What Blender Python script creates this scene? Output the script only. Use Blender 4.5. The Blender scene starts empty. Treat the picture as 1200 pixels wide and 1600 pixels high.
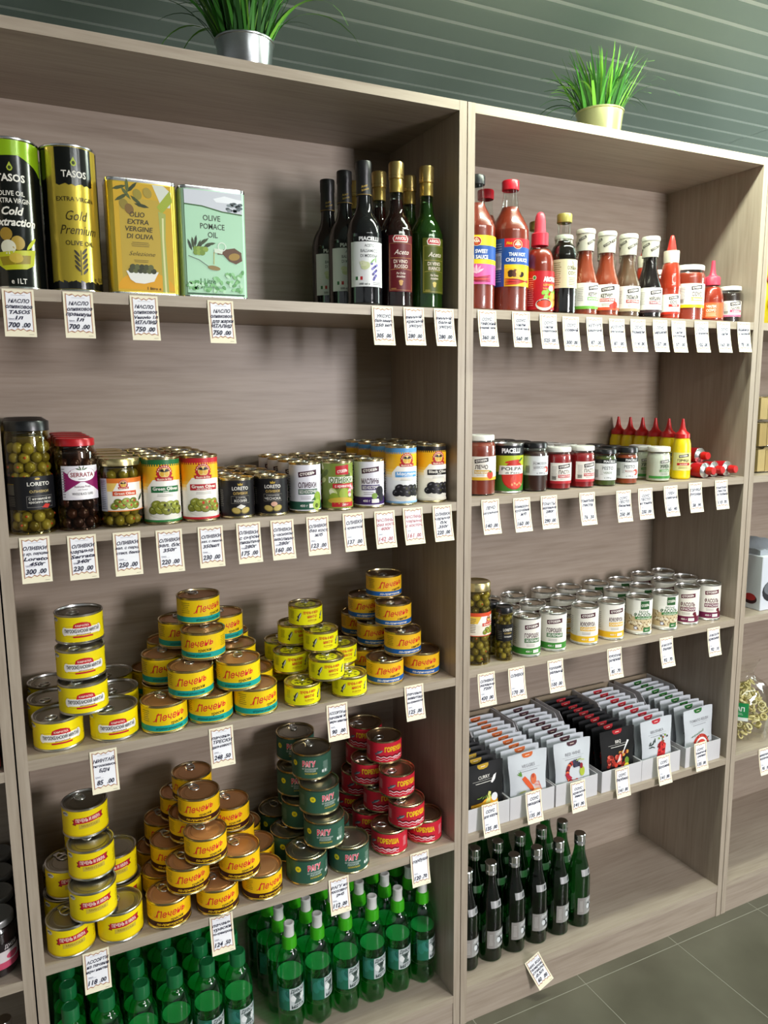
import bpy, bmesh, math, random
from mathutils import Vector, Matrix

SC = bpy.context.scene
COL = SC.collection
PI = math.pi
RND = random.Random(11)

# ------------------------------------------------------------------ camera
cam_data = bpy.data.cameras.new('camera')
cam = bpy.data.objects.new('camera', cam_data)
COL.objects.link(cam)
cam.location = (-0.84048, -1.33885, 1.44793)
cam.rotation_euler = (math.radians(81.21587), math.radians(0.4326), math.radians(-26.1459))
cam_data.sensor_width = 36.0
cam_data.lens = 1197.861 / 1600 * 36.0
cam_data.clip_start = 0.02
SC.camera = cam

# ------------------------------------------------------------------ world and lights
world = bpy.data.worlds.new('world')
SC.world = world
world.use_nodes = True
wn = world.node_tree
wt = wn.nodes.new('ShaderNodeTexCoord')
ws = wn.nodes.new('ShaderNodeSeparateXYZ')
wr = wn.nodes.new('ShaderNodeValToRGB')
wr.color_ramp.elements[0].position, wr.color_ramp.elements[1].position = 0.495, 0.60
wr.color_ramp.elements[0].color = (0.07, 0.065, 0.055, 1)
wr.color_ramp.elements[1].color = (0.90, 0.97, 1.0, 1)
wm = wn.nodes.new('ShaderNodeMath')
wm.operation = 'MULTIPLY_ADD'
wm.inputs[1].default_value, wm.inputs[2].default_value = 0.5, 0.5
wn.links.new(wt.outputs['Generated'], ws.inputs[0])
wn.links.new(ws.outputs['Z'], wm.inputs[0])
wn.links.new(wm.outputs[0], wr.inputs[0])
wn.links.new(wr.outputs[0], wn.nodes['Background'].inputs[0])
wn.nodes['Background'].inputs[1].default_value = 0.74


def area_light(name, loc, target, sx, sy, energy, color):
    d = bpy.data.lights.new(name, 'AREA')
    d.shape = 'RECTANGLE'
    d.size, d.size_y = sx, sy
    d.energy = energy
    d.color = color
    o = bpy.data.objects.new(name, d)
    COL.objects.link(o)
    o.location = loc
    o.rotation_euler = (Vector(target) - Vector(loc)).to_track_quat('-Z', 'Y').to_euler()
    return o


area_light('ceiling_lamp_light', (0.55, -0.22, 2.285), (0.55, -0.20, 0), 0.9, 0.07, 23, (0.90, 1.0, 0.82))
area_light('aisle_lamp_light', (0.3, -2.0, 2.285), (0.3, -1.9, 0), 1.6, 0.3, 20, (0.97, 1.0, 0.95))
area_light('shop_window_light', (1.15, -3.05, 1.62), (0.0, 0.0, 1.2), 0.55, 0.8, 79, (1.0, 0.955, 0.99))
area_light('ceiling_side_fill', (3.45, -0.35, 1.65), (0.9, 0.3, 2.3), 1.2, 1.1, 60, (0.86, 1.0, 0.94))  # unseen fill light added to brighten the ceiling towards +x, no window modelled

SC.view_settings.view_transform = 'Standard'
SC.view_settings.look = 'None'
SC.view_settings.gamma = 1.0
SC.view_settings.use_curve_mapping = False
SC.view_settings.exposure = 0.0
SC.cycles.transparent_max_bounces = 32
SC.cycles.max_bounces = 8


# ------------------------------------------------------------------ materials
def lin(c):
    if isinstance(c, str):
        c = [int(c[i:i + 2], 16) / 255 for i in (0, 2, 4)]
        c = [x / 12.92 if x <= 0.04045 else ((x + 0.055) / 1.055) ** 2.4 for x in c]
    return (c[0], c[1], c[2], 1.0)


MATS = {}


def mat(color, rough=0.5, metal=0.0, spec=0.5, name=None, trans=0.0):
    key = (str(color), rough, metal, spec, trans)
    if key in MATS:
        return MATS[key]
    m = bpy.data.materials.new(name or 'surface_%d' % len(MATS))
    m.use_nodes = True
    b = m.node_tree.nodes['Principled BSDF']
    b.inputs['Base Color'].default_value = lin(color)
    b.inputs['Roughness'].default_value = rough
    b.inputs['Metallic'].default_value = metal
    b.inputs['Specular IOR Level'].default_value = spec
    b.inputs['Transmission Weight'].default_value = trans
    MATS[key] = m
    return m


def ink(color):
    return mat(color, 0.42, 0.0, 0.35)


def glassy(color, name, edge=0.75, rough=0.04):
    """clear or tinted bottle wall: see-through with a glossy sheen that grows towards grazing angles"""
    key = ('glassy', str(color), edge)
    if key in MATS:
        return MATS[key]
    m = bpy.data.materials.new(name)
    m.use_nodes = True
    nt = m.node_tree
    nt.nodes.clear()
    out = nt.nodes.new('ShaderNodeOutputMaterial')
    mix = nt.nodes.new('ShaderNodeMixShader')
    tr = nt.nodes.new('ShaderNodeBsdfTransparent')
    gl = nt.nodes.new('ShaderNodeBsdfGlossy')
    lw = nt.nodes.new('ShaderNodeLayerWeight')
    pw = nt.nodes.new('ShaderNodeMath')
    ml = nt.nodes.new('ShaderNodeMath')
    pw.operation, ml.operation = 'POWER', 'MULTIPLY_ADD'
    pw.inputs[1].default_value = 3.5
    ml.inputs[1].default_value, ml.inputs[2].default_value = edge, 0.045
    tr.inputs[0].default_value = lin(color)
    gl.inputs['Color'].default_value = (1, 1, 1, 1)
    gl.inputs['Roughness'].default_value = rough
    nt.links.new(lw.outputs['Facing'], pw.inputs[0])
    nt.links.new(pw.outputs[0], ml.inputs[0])
    nt.links.new(ml.outputs[0], mix.inputs[0])
    nt.links.new(tr.outputs[0], mix.inputs[1])
    nt.links.new(gl.outputs[0], mix.inputs[2])
    nt.links.new(mix.outputs[0], out.inputs[0])
    MATS[key] = m
    return m


def wood(name, scale, tint=(1, 1, 1)):
    """sonoma-oak laminate; the grain runs along the axis with the small scale"""
    m = bpy.data.materials.new(name)
    m.use_nodes = True
    nt = m.node_tree
    b = nt.nodes['Principled BSDF']
    tc = nt.nodes.new('ShaderNodeTexCoord')
    oi = nt.nodes.new('ShaderNodeObjectInfo')
    add = nt.nodes.new('ShaderNodeVectorMath')
    mul = nt.nodes.new('ShaderNodeVectorMath')
    mul.operation = 'MULTIPLY'
    mul.inputs[1].default_value = (3.1, 5.3, 7.7)
    nt.links.new(oi.outputs['Random'], mul.inputs[0])
    nt.links.new(tc.outputs['Object'], add.inputs[0])
    nt.links.new(mul.outputs[0], add.inputs[1])

    def noise(sc, nscale, detail, dist):
        mp = nt.nodes.new('ShaderNodeMapping')
        mp.inputs['Scale'].default_value = sc
        n = nt.nodes.new('ShaderNodeTexNoise')
        n.inputs['Scale'].default_value = nscale
        n.inputs['Detail'].default_value = detail
        n.inputs['Distortion'].default_value = dist
        nt.links.new(add.outputs[0], mp.inputs[0])
        nt.links.new(mp.outputs[0], n.inputs['Vector'])
        return n
    n1 = noise(scale, 1.0, 6, 0.7)
    n2 = noise([s * 5 if s < 5 else s * 6 for s in scale], 1.0, 3, 0.2)
    mx = nt.nodes.new('ShaderNodeMix')
    mx.data_type = 'FLOAT'
    mx.inputs[0].default_value = 0.55
    nt.links.new(n1.outputs[0], mx.inputs[2])
    nt.links.new(n2.outputs[0], mx.inputs[3])
    cr = nt.nodes.new('ShaderNodeValToRGB')
    e = cr.color_ramp.elements
    cols = [(0.27, (0.262, 0.206, 0.158)), (0.44, (0.336, 0.271, 0.213)), (0.56, (0.372, 0.304, 0.242)), (0.75, (0.415, 0.345, 0.280))]
    e[0].position, e[1].position = cols[0][0], cols[3][0]
    e[0].color = lin([c * t for c, t in zip(cols[0][1], tint)])
    e[1].color = lin([c * t for c, t in zip(cols[3][1], tint)])
    for p, c in cols[1:3]:
        k = e.new(p)
        k.color = lin([x * t for x, t in zip(c, tint)])
    nt.links.new(mx.outputs[0], cr.inputs[0])
    nt.links.new(cr.outputs[0], b.inputs['Base Color'])
    b.inputs['Roughness'].default_value = 0.42
    b.inputs['Specular IOR Level'].default_value = 0.4
    bp = nt.nodes.new('ShaderNodeBump')
    bp.inputs['Strength'].default_value = 0.06
    bp.inputs['Distance'].default_value = 0.002
    nt.links.new(n2.outputs[0], bp.inputs['Height'])
    nt.links.new(bp.outputs[0], b.inputs['Normal'])
    return m


WOOD_H = wood('oak_laminate_horizontal', (1.7, 24, 24))
WOOD_V = wood('oak_laminate_vertical', (24, 24, 1.7))
WOOD_E = wood('oak_edge_band', (2.2, 30, 30), (1.08, 1.11, 1.08))
WOOD_EV = wood('oak_edge_band_upright', (30, 30, 2.2), (1.10, 1.12, 1.10))

STEEL = mat((0.62, 0.62, 0.60), 0.28, 1.0, name='tin_plate')
GOLDTIN = mat((0.62, 0.52, 0.30), 0.26, 1.0, name='gold_lacquered_tin')
CHROME = mat((0.75, 0.76, 0.77), 0.2, 1.0, name='bright_aluminium')
CLEAR = glassy((0.93, 0.96, 0.94), 'clear_glass')


# ------------------------------------------------------------------ mesh helpers
class MB:
    def __init__(self):
        self.bm = bmesh.new()
        self.mats = []

    def mi(self, m):
        if m not in self.mats:
            self.mats.append(m)
        return self.mats.index(m)

    def box(self, x0, x1, y0, y1, z0, z1, m, front=None):
        v = [self.bm.verts.new(p) for p in ((x0, y0, z0), (x1, y0, z0), (x1, y1, z0), (x0, y1, z0), (x0, y0, z1), (x1, y0, z1), (x1, y1, z1), (x0, y1, z1))]
        for i, q in enumerate(((0, 3, 2, 1), (4, 5, 6, 7), (0, 1, 5, 4), (1, 2, 6, 5), (2, 3, 7, 6), (3, 0, 4, 7))):
            f = self.bm.faces.new([v[k] for k in q])
            f.material_index = self.mi(front if (front and i == 2) else m)
        return self

    def lathe(self, prof, m, seg=32, at=(0, 0, 0), wob=None, mats=None):
        """revolve (radius, z) pairs; mats gives one material per band"""
        rings = []
        for r, z in prof:
            if r < 1e-6:
                rings.append([self.bm.verts.new((at[0], at[1], at[2] + z))])
            else:
                ring = []
                for k in range(seg):
                    a = 2 * PI * k / seg
                    rr = r * (wob(a, z) if wob else 1)
                    ring.append(self.bm.verts.new((at[0] + rr * math.sin(a), at[1] - rr * math.cos(a), at[2] + z)))
                rings.append(ring)
        for i in range(len(rings) - 1):
            a, b = rings[i], rings[i + 1]
            idx = self.mi(mats[i] if mats else m)
            for k in range(seg):
                k2 = (k + 1) % seg
                if len(a) == 1 and len(b) == 1:
                    continue
                if len(a) == 1:
                    f = self.bm.faces.new((a[0], b[k2], b[k]))
                elif len(b) == 1:
                    f = self.bm.faces.new((a[k], a[k2], b[0]))
                else:
                    f = self.bm.faces.new((a[k], a[k2], b[k2], b[k]))
                f.material_index = idx
        return self

    def tube(self, pts, rad, m, seg=8, closed=False):
        n = len(pts)
        rings = []
        for i, p in enumerate(pts):
            p = Vector(p)
            if closed:
                d = Vector(pts[(i + 1) % n]) - Vector(pts[i - 1])
            else:
                d = Vector(pts[min(i + 1, n - 1)]) - Vector(pts[max(i - 1, 0)])
            d.normalize()
            up = Vector((0, 0, 1)) if abs(d.z) < 0.9 else Vector((1, 0, 0))
            s = d.cross(up).normalized()
            t = s.cross(d)
            rr = rad[i] if isinstance(rad, (list, tuple)) else rad
            rings.append([self.bm.verts.new(p + s * rr * math.cos(2 * PI * k / seg) + t * rr * math.sin(2 * PI * k / seg)) for k in range(seg)])
        idx = self.mi(m)
        for i in range(n if closed else n - 1):
            a, b = rings[i], rings[(i + 1) % n]
            for k in range(seg):
                f = self.bm.faces.new((a[k], a[(k + 1) % seg], b[(k + 1) % seg], b[k]))
                f.material_index = idx
        if not closed:
            for r in (rings[0], rings[-1]):
                f = self.bm.faces.new(r)
                f.material_index = idx
        return self

    def blob(self, c, r, m, sub=1, sq=(1, 1, 1)):
        g = bmesh.ops.create_icosphere(self.bm, subdivisions=sub, radius=r, matrix=Matrix.Translation(c) @ Matrix.Diagonal((*sq, 1)))
        idx = self.mi(m)
        for v in g['verts']:
            for f in v.link_faces:
                f.material_index = idx
        return self

    def build(self, name, parent=None, smooth=35, fixn=True):
        if fixn:
            bmesh.ops.recalc_face_normals(self.bm, faces=self.bm.faces[:])
        me = bpy.data.meshes.new(name)
        self.bm.to_mesh(me)
        self.bm.free()
        for m in self.mats:
            me.materials.append(m)
        if smooth:
            for p in me.polygons:
                p.use_smooth = True
            me.set_sharp_from_angle(angle=math.radians(smooth))
        o = bpy.data.objects.new(name, me)
        COL.objects.link(o)
        if parent is not None:
            o.parent = parent
        return o


TEXT = {}


def text_mesh(s, bold, shear):
    key = (s, bold, shear)
    if key not in TEXT:
        cu = bpy.data.curves.new('lettering', 'FONT')
        cu.body = s
        cu.shear = shear
        cu.offset = bold
        cu.resolution_u = 2
        cu.space_line = 1.0
        o = bpy.data.objects.new('lettering', cu)
        me = bpy.data.meshes.new_from_object(o)
        vs = [(v.co.x, v.co.y) for v in me.vertices]
        fs = [tuple(p.vertices) for p in me.polygons]
        bpy.data.objects.remove(o)
        bpy.data.curves.remove(cu)
        bpy.data.meshes.remove(me)
        xs = [v[0] for v in vs] or [0, 1]
        TEXT[key] = (vs, fs, min(xs), max(xs))
    return TEXT[key]


class Print:
    """printed artwork laid on a surface: wrap(u, v, lift) -> point; later calls lie above earlier ones"""

    def __init__(self, wrap, step=None, lift=0.000025, base=0.00015):
        self.mb = MB()
        self.wrap, self.step, self.lift, self.base = wrap, step, lift, base
        self.n = 0

    def _lay(self, verts, faces, m, same=False):
        bm = bmesh.new()
        vv = [bm.verts.new((x, y, 0)) for x, y in verts]
        for f in faces:
            try:
                bm.faces.new([vv[i] for i in f])
            except ValueError:
                pass
        if self.step and verts:
            lo = min(x for x, y in verts)
            hi = max(x for x, y in verts)
            k = math.ceil(lo / self.step + 1e-6)
            while k * self.step < hi - 1e-6:
                bmesh.ops.bisect_plane(bm, geom=bm.verts[:] + bm.edges[:] + bm.faces[:], plane_co=(k * self.step, 0, 0), plane_no=(1, 0, 0))
                k += 1
        if not same:
            self.n += 1
        d = self.base + self.n * self.lift
        idx = self.mb.mi(m)
        mp = {}
        for f in bm.faces:
            ids = []
            for v in f.verts:
                if v not in mp:
                    mp[v] = self.mb.bm.verts.new(self.wrap(v.co.x, v.co.y, d))
                ids.append(mp[v])
            nf = self.mb.bm.faces.new(ids if f.normal.z >= 0 else ids[::-1])
            nf.material_index = idx
        bm.free()

    def rect(self, u0, u1, v0, v1, c, same=False):
        self._lay([(u0, v0), (u1, v0), (u1, v1), (u0, v1)], [(0, 1, 2, 3)], c if hasattr(c, 'node_tree') else ink(c), same)
        return self

    def poly(self, pts, c, same=False):
        n = len(pts)
        cx = sum(p[0] for p in pts) / n
        cy = sum(p[1] for p in pts) / n
        self._lay([(cx, cy)] + list(pts), [(0, i + 1, (i + 1) % n + 1) for i in range(n)], c if hasattr(c, 'node_tree') else ink(c), same)
        return self

    def ell(self, cx, cy, rx, ry, c, rot=0.0, n=18, same=False, a0=0, a1=2 * PI):
        cr, sr = math.cos(rot), math.sin(rot)
        pts = []
        for i in range(n):
            a = a0 + (a1 - a0) * i / (n if abs(a1 - a0 - 2 * PI) < 1e-6 else n - 1)
            x, y = rx * math.cos(a), ry * math.sin(a)
            pts.append((cx + x * cr - y * sr, cy + x * sr + y * cr))
        return self.poly(pts, c, same)

    def deck(self, n0, i, per=4, of=6):
        """scattered shapes share a few layers: shape i starts at layer n0 + (i mod of) * per"""
        self.n = n0 + (i % of) * per
        return self

    def ring(self, cx, cy, r0, r1, c, n=20, sy=1.0):
        vs, fs = [], []
        for i in range(n):
            a = 2 * PI * i / n
            vs += [(cx + r0 * math.cos(a), cy + r0 * sy * math.sin(a)), (cx + r1 * math.cos(a), cy + r1 * sy * math.sin(a))]
            j = (i + 1) % n
            fs.append((2 * i, 2 * i + 1, 2 * j + 1, 2 * j))
        self._lay(vs, fs, ink(c))
        return self

    def line(self, pts, w, c, same=False):
        vs, fs = [], []
        for i, p in enumerate(pts):
            a, b = pts[max(0, i - 1)], pts[min(len(pts) - 1, i + 1)]
            dx, dy = b[0] - a[0], b[1] - a[1]
            L = math.hypot(dx, dy) or 1
            ww = w[i] if isinstance(w, (list, tuple)) else w
            vs += [(p[0] - dy / L * ww / 2, p[1] + dx / L * ww / 2), (p[0] + dy / L * ww / 2, p[1] - dx / L * ww / 2)]
        for i in range(len(pts) - 1):
            fs.append((2 * i + 1, 2 * i + 3, 2 * i + 2, 2 * i))
        self._lay(vs, fs, ink(c), same)
        return self

    def text(self, s, cx, cy, h, c, w=None, bold=0.01, shear=0.0, rot=0.0, left=False, same=False, max_w=None):
        """h: height of a capital letter; w: width to fit"""
        vs, fs, x0, x1 = text_mesh(s, bold, shear)
        k = h / 0.73
        kx = k if w is None else w / max(x1 - x0, 1e-6)
        if max_w and kx * (x1 - x0) > max_w:
            kx = max_w / (x1 - x0)
        ox = x0 if left else (x0 + x1) / 2
        cr, sr = math.cos(rot), math.sin(rot)
        out = []
        for x, y in vs:
            X, Y = (x - ox) * kx, (y - 0.36) * k
            out.append((cx + X * cr - Y * sr, cy + X * sr + Y * cr))
        self._lay(out, fs, ink(c), same)
        return self

    def fine(self, cx, cy, w, h, c, rows, seed=0):
        """rows of unreadably small print"""
        r = random.Random(seed)
        for i in range(rows):
            y = cy + h / 2 - (i + 0.5) * h / rows
            ww = w * r.uniform(0.7, 1)
            self.rect(cx - ww / 2, cx + ww / 2, y - h / rows * 0.16, y + h / rows * 0.16, c, same=i > 0)
        return self

    def build(self, name, parent):
        return self.mb.build(name, parent, smooth=50, fixn=False)


def cyl_wrap(R):
    if callable(R):
        return lambda u, v, d: ((R(v) + d) * math.sin(u / R(v)), -(R(v) + d) * math.cos(u / R(v)), v)
    return lambda u, v, d: ((R + d) * math.sin(u / R), -(R + d) * math.cos(u / R), v)


def cyl_print(R, base=0.0003):
    r = R(0.05) if callable(R) else R
    return Print(cyl_wrap(R), step=r * 0.13, base=base)


def interp(prof):
    def f(v):
        for (r0, z0), (r1, z1) in zip(prof, prof[1:]):
            if z0 <= v <= z1 and z1 > z0:
                return r0 + (r1 - r0) * (v - z0) / (z1 - z0)
        return prof[-1][0]
    return f


def smooth_prof(pts, n=5):
    """Catmull-Rom through (radius, z)"""
    out = []
    P = [pts[0]] + list(pts) + [pts[-1]]
    for i in range(1, len(P) - 2):
        p0, p1, p2, p3 = P[i - 1], P[i], P[i + 1], P[i + 2]
        for k in range(n):
            t = k / n
            q = []
            for j in (0, 1):
                q.append(0.5 * (2 * p1[j] + (p2[j] - p0[j]) * t + (2 * p0[j] - 5 * p1[j] + 4 * p2[j] - p3[j]) * t * t + (3 * p1[j] - p0[j] - 3 * p2[j] + p3[j]) * t ** 3))
            out.append((max(q[0], 0), q[1]))
    out.append(pts[-1])
    return out


# ------------------------------------------------------------------ things and copies
def thing(name, label, cat, loc=(0, 0, 0), rz=0.0, group=None):
    o = bpy.data.objects.new(name, None)
    o.empty_display_size = 0.02
    COL.objects.link(o)
    o.location = loc
    o.rotation_euler = (0, 0, rz)
    return tag(o, label, cat, group)


def tag(o, label, cat, group=None):
    o['label'] = label
    o['category'] = cat
    if group:
        o['group'] = group
    return o


def dup(root):
    r = root.copy()
    COL.objects.link(r)
    for ch in list(root.children):
        c = ch.copy()
        COL.objects.link(c)
        c.parent = r
        for g in list(ch.children):
            d = g.copy()
            COL.objects.link(d)
            d.parent = c
    return r


class Kind:
    """a first piece and its copies"""

    def __init__(self, root):
        self.root, self.used = root, False

    def put(self, x, y, z, rz=0.0, label=None, group=None):
        o = dup(self.root) if self.used else self.root
        self.used = True
        o.location = (x, y, z + 0.0004)
        o.rotation_euler = (0, 0, rz)
        if label:
            o['label'] = label
        if group:
            o['group'] = group
        elif 'group' in o.keys():
            del o['group']
        return o


def jit(a=0.12):
    return RND.uniform(-a, a)


# ================================================================== the room
def structure(o):
    o['kind'] = 'structure'
    return o


def tiled_floor():
    m = bpy.data.materials.new('stoneware_tile')
    m.use_nodes = True
    nt = m.node_tree
    b = nt.nodes['Principled BSDF']
    tc = nt.nodes.new('ShaderNodeTexCoord')
    n = nt.nodes.new('ShaderNodeTexNoise')
    n.inputs['Scale'].default_value = 4.5
    n.inputs['Detail'].default_value = 5
    cr = nt.nodes.new('ShaderNodeValToRGB')
    cr.color_ramp.elements[0].color = lin((0.075, 0.068, 0.048))
    cr.color_ramp.elements[1].color = lin((0.118, 0.110, 0.080))
    cr.color_ramp.elements[0].position, cr.color_ramp.elements[1].position = 0.3, 0.7
    nt.links.new(tc.outputs['Object'], n.inputs['Vector'])
    nt.links.new(n.outputs[0], cr.inputs[0])
    nt.links.new(cr.outputs[0], b.inputs['Base Color'])
    b.inputs['Roughness'].default_value = 0.32
    return m


TILE = tiled_floor()
GROUT = mat((0.27, 0.26, 0.21), 0.7, name='tile_grout')
mb = MB()
mb.box(-3.2, 3.6, -4.6, 1.12, -0.05, -0.0004, GROUT)
gx, gy, ts, g = 0.656, -0.031, 0.3095, 0.0022
for i in range(-13, 10):
    for j in range(-15, 4):
        x0, y0 = gx + i * ts, gy + j * ts
        if x0 < -3.2 or x0 + ts > 3.6 or y0 < -4.6 or y0 + ts > 1.12:
            continue
        mb.box(x0 + g / 2, x0 + ts - g / 2, y0 + g / 2, y0 + ts - g / 2, -0.003, 0.0, TILE)
structure(mb.build('floor', smooth=0))

SLAT = mat((0.38, 0.48, 0.42), 0.14, 0.30, name='lacquered_ceiling_slat')
STRIP = mat((0.80, 0.88, 0.82), 0.3, 0.35, name='ceiling_filler_strip')
mb = MB()
mb.box(-3.2, 3.6, -4.6, 1.12, 2.2999, 2.36, STRIP)
y = 0.2345 - 0.0905 * 54
while y + 0.0905 < 1.12:
    ya, yb = y + 0.0042, y + 0.0863
    for xa, xb in ((-3.2, 1.4865), (1.4895, 3.6)):
        n = 12
        prof = []
        for k in range(n + 1):
            t = k / n
            prof.append((ya + (yb - ya) * t, 2.2995 + (0.0006 if k in (0, n) else 0)))
        va = [mb.bm.verts.new((xa, a, b)) for a, b in prof]
        vb = [mb.bm.verts.new((xb, a, b)) for a, b in prof]
        for k in range(n):
            f = mb.bm.faces.new((va[k], va[k + 1], vb[k + 1], vb[k]))
            f.material_index = mb.mi(SLAT)
    y += 0.0905
structure(mb.build('ceiling', smooth=60))
WALLP = mat((0.22, 0.23, 0.21), 0.8, name='painted_wall')
structure(MB().box(-3.2, 3.6, 1.12, 1.2, 0, 2.31, WALLP).build('wall_back', smooth=0))

# ================================================================== bookcases
T = 0.0181
DEP = 0.2985
ZB = dict(B1=1.6124, B2=1.226, B3=0.8469, B4=0.4654, Bb=0.084)
ZC = dict(C1=1.6146, C2=1.2322, C3=0.8572, C4=0.4696, Cb=0.0929)


def bookcase(x0, x1, shelves, bottom, label):
    t = thing('bookcase', label, 'bookcase', (x0, 0, 0))
    w = x1 - x0
    g = 0.0007

    def board(name, b, m, e, flip=False):
        mb = MB()
        mb.box(*b, m, front=e)
        return mb.build(name, t, smooth=0)
    board('side_panel', (g, T - g, 0, DEP, 0, 2.0), WOOD_V, WOOD_EV)
    board('side_panel', (w - T + g, w - g, 0, DEP, 0, 2.0), WOOD_V, WOOD_EV)
    board('top_panel', (T - g, w - T + g, 0.0003, DEP, 2.0 - T, 1.9998), WOOD_H, WOOD_E)
    for z in shelves:
        board('shelf', (T - g, w - T + g, 0.0005, DEP, z - T, z), WOOD_H, WOOD_E)
    board('bottom_board', (T - g, w - T + g, 0.0005, DEP, bottom - T, bottom), WOOD_H, WOOD_E)
    board('plinth', (T - g, w - T + g, 0.002, 0.018, 0, bottom - T), WOOD_V, WOOD_H)
    board('back_panel', (g, w - g, DEP, DEP + 0.004, 0.02, 1.995), WOOD_H, WOOD_H)
    return t


XA, XD = -0.8665, 0.8530
bookcase(XA, -0.0004, [ZB[k] for k in ('B1', 'B2', 'B3', 'B4')], ZB['Bb'], 'oak bookcase holding the oil tins, stacked yellow fish tins and green plastic bottles')
bookcase(0.0004, XD - 0.0004, [ZC[k] for k in ('C1', 'C2', 'C3', 'C4')], ZC['Cb'], 'oak bookcase holding the sauce bottles and the white trays of pouches')
bookcase(XD + 0.0004, XD + 0.853, [ZC[k] for k in ('C1', 'C2', 'C3', 'C4')], ZC['Cb'], 'oak bookcase with the yellow bag and pasta bag, cut by the photo edge')
bookcase(XA - 0.867, XA - 0.0012, [1.60, 1.215, 0.836, 0.452], 0.08, 'oak bookcase with dark jam jars, only its upright edge in the photo')


# ================================================================== potted grass
def grass_pot(potcol, rough, metal, label, x, y, z, seed, tall):
    t = thing('potted_grass', label, 'potted plant', (x, y, z))
    pm = mat(potcol, rough, metal, name='pot_metal')
    r0, r1, h = 0.042, 0.054, 0.092
    MB().lathe([(0, 0), (r0, 0), (r0 + 0.001, 0.002), (r1 - 0.001, h - 0.004), (r1 + 0.0012, h - 0.003), (r1 + 0.0016, h - 0.001), (r1 + 0.0008, h + 0.0004), (r1 - 0.0015, h - 0.001), (r1 - 0.004, h - 0.014), (0, h - 0.014)], pm, seg=56).build('pot', t, 40)
    r = random.Random(seed)
    mb = MB()
    cols = [mat(c, 0.45, 0, 0.4) for c in ((0.035, 0.16, 0.02), (0.06, 0.26, 0.03), (0.02, 0.09, 0.015), (0.16, 0.42, 0.04))]
    for i in range(230):
        a, q = r.uniform(0, 2 * PI), math.sqrt(r.random()) * 0.044
        bx, by = q * math.cos(a), q * math.sin(a)
        L = tall * r.uniform(0.62, 1.0)
        lean = (q / 0.044) * r.uniform(0.2, 0.62) + r.uniform(0, 0.08)
        aa = a + r.uniform(-0.5, 0.5)
        w = r.uniform(0.0022, 0.004)
        n = 12
        pts = []
        droop = r.uniform(0.0, 0.35) if r.random() < 0.8 else r.uniform(0.5, 1.1)
        for k in range(n + 1):
            s = k / n
            ang = lean + droop * s * s
            pts.append((bx + math.cos(aa) * L * s * math.sin(ang), by + math.sin(aa) * L * s * math.sin(ang), h - 0.015 + L * s * math.cos(ang * 0.9)))
        px, py = -math.sin(aa + r.uniform(-0.8, 0.8)), math.cos(aa)
        idx = mb.mi(r.choice(cols))
        prev = None
        for k, p in enumerate(pts):
            ww = w * (1 - (k / n) ** 2.2) + 0.0002
            cur = (mb.bm.verts.new((p[0] - px * ww, p[1] - py * ww, p[2])), mb.bm.verts.new((p[0] + px * ww, p[1] + py * ww, p[2] + 0.0006)))
            if prev:
                f = mb.bm.faces.new((prev[0], prev[1], cur[1], cur[0]))
                f.material_index = idx
            prev = cur
    g = mb.build('grass_blades', t, 60, fixn=False)
    return t


grass_pot((0.72, 0.75, 0.78), 0.24, 1.0, 'silver metal pot of artificial grass on the oil-tin bookcase', -0.391, 0.153, 2.0, 3, 0.20)
grass_pot((0.50, 0.50, 0.24), 0.33, 0.75, 'pale olive-gold metal pot of artificial grass on the sauce bookcase', 0.459, 0.153, 2.0, 5, 0.145)


# ================================================================== tins
def tin_parts(t, R, h, metal, lidm, ring=True, seg=40, ring_rot=0.0, steps=True, ring_mat=None):
    Rb = R - 0.0012
    MB().lathe([(0, 0.003), (R - 0.004, 0.003), (R - 0.003, 0.0003), (R - 0.0015, 0), (R, 0.0008), (R, 0.0022), (Rb, 0.0036), (Rb, h - 0.0036), (R, h - 0.0022), (R, h - 0.0008), (R - 0.0012, h), (R - 0.0026, h - 0.0008), (R - 0.0032, h - 0.0045)], metal, seg).build('tin_body', t, 40)
    Rl = R - 0.0032
    prof = [(Rl, h - 0.0045)]
    if steps:
        prof += [(Rl - 0.0015, h - 0.0047), (Rl - 0.003, h - 0.0036), (Rl - 0.0045, h - 0.0045), (Rl - 0.010, h - 0.0042), (Rl - 0.011, h - 0.0037)]
    prof += [(0, h - 0.0037)]
    lid = MB().lathe(prof, lidm, seg).build('lid', t, 20)
    if ring:
        a = ring_rot
        k = R / 0.042
        rm = ring_mat or STEEL
        cx, cy, z = 0.0, R * 0.42, h - 0.0021
        pts = []
        for i in range(16):
            b = 2 * PI * i / 16
            pts.append((cx + 0.0085 * k * math.cos(b), cy + 0.012 * k * math.sin(b), z + 0.0008 * math.sin(b)))
        mb = MB().tube(pts, 0.0013, rm, 6, closed=True)
        mb.box(-0.006 * k, 0.006 * k, cy + 0.010 * k, cy + 0.020 * k, z - 0.0016, z, rm)
        mb.box(-0.0075 * k, 0.0075 * k, cy - 0.001, cy + 0.003, z - 0.0008, z + 0.0006, rm)
        o = mb.build('pull_ring', t, 30)
        o.rotation_euler = (0, 0, a)
    return Rb


LID_RUST = mat((0.56, 0.27, 0.11), 0.33, 0.55, name='rust_lacquered_lid')
LID_GOLD = mat((0.55, 0.45, 0.22), 0.28, 0.95, name='gold_lacquered_lid')
LID_GREY = mat((0.36, 0.34, 0.27), 0.3, 0.95, name='dull_tin_lid')
LID_BROWN = mat((0.33, 0.20, 0.12), 0.3, 0.85, name='brown_lacquered_lid')


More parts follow.
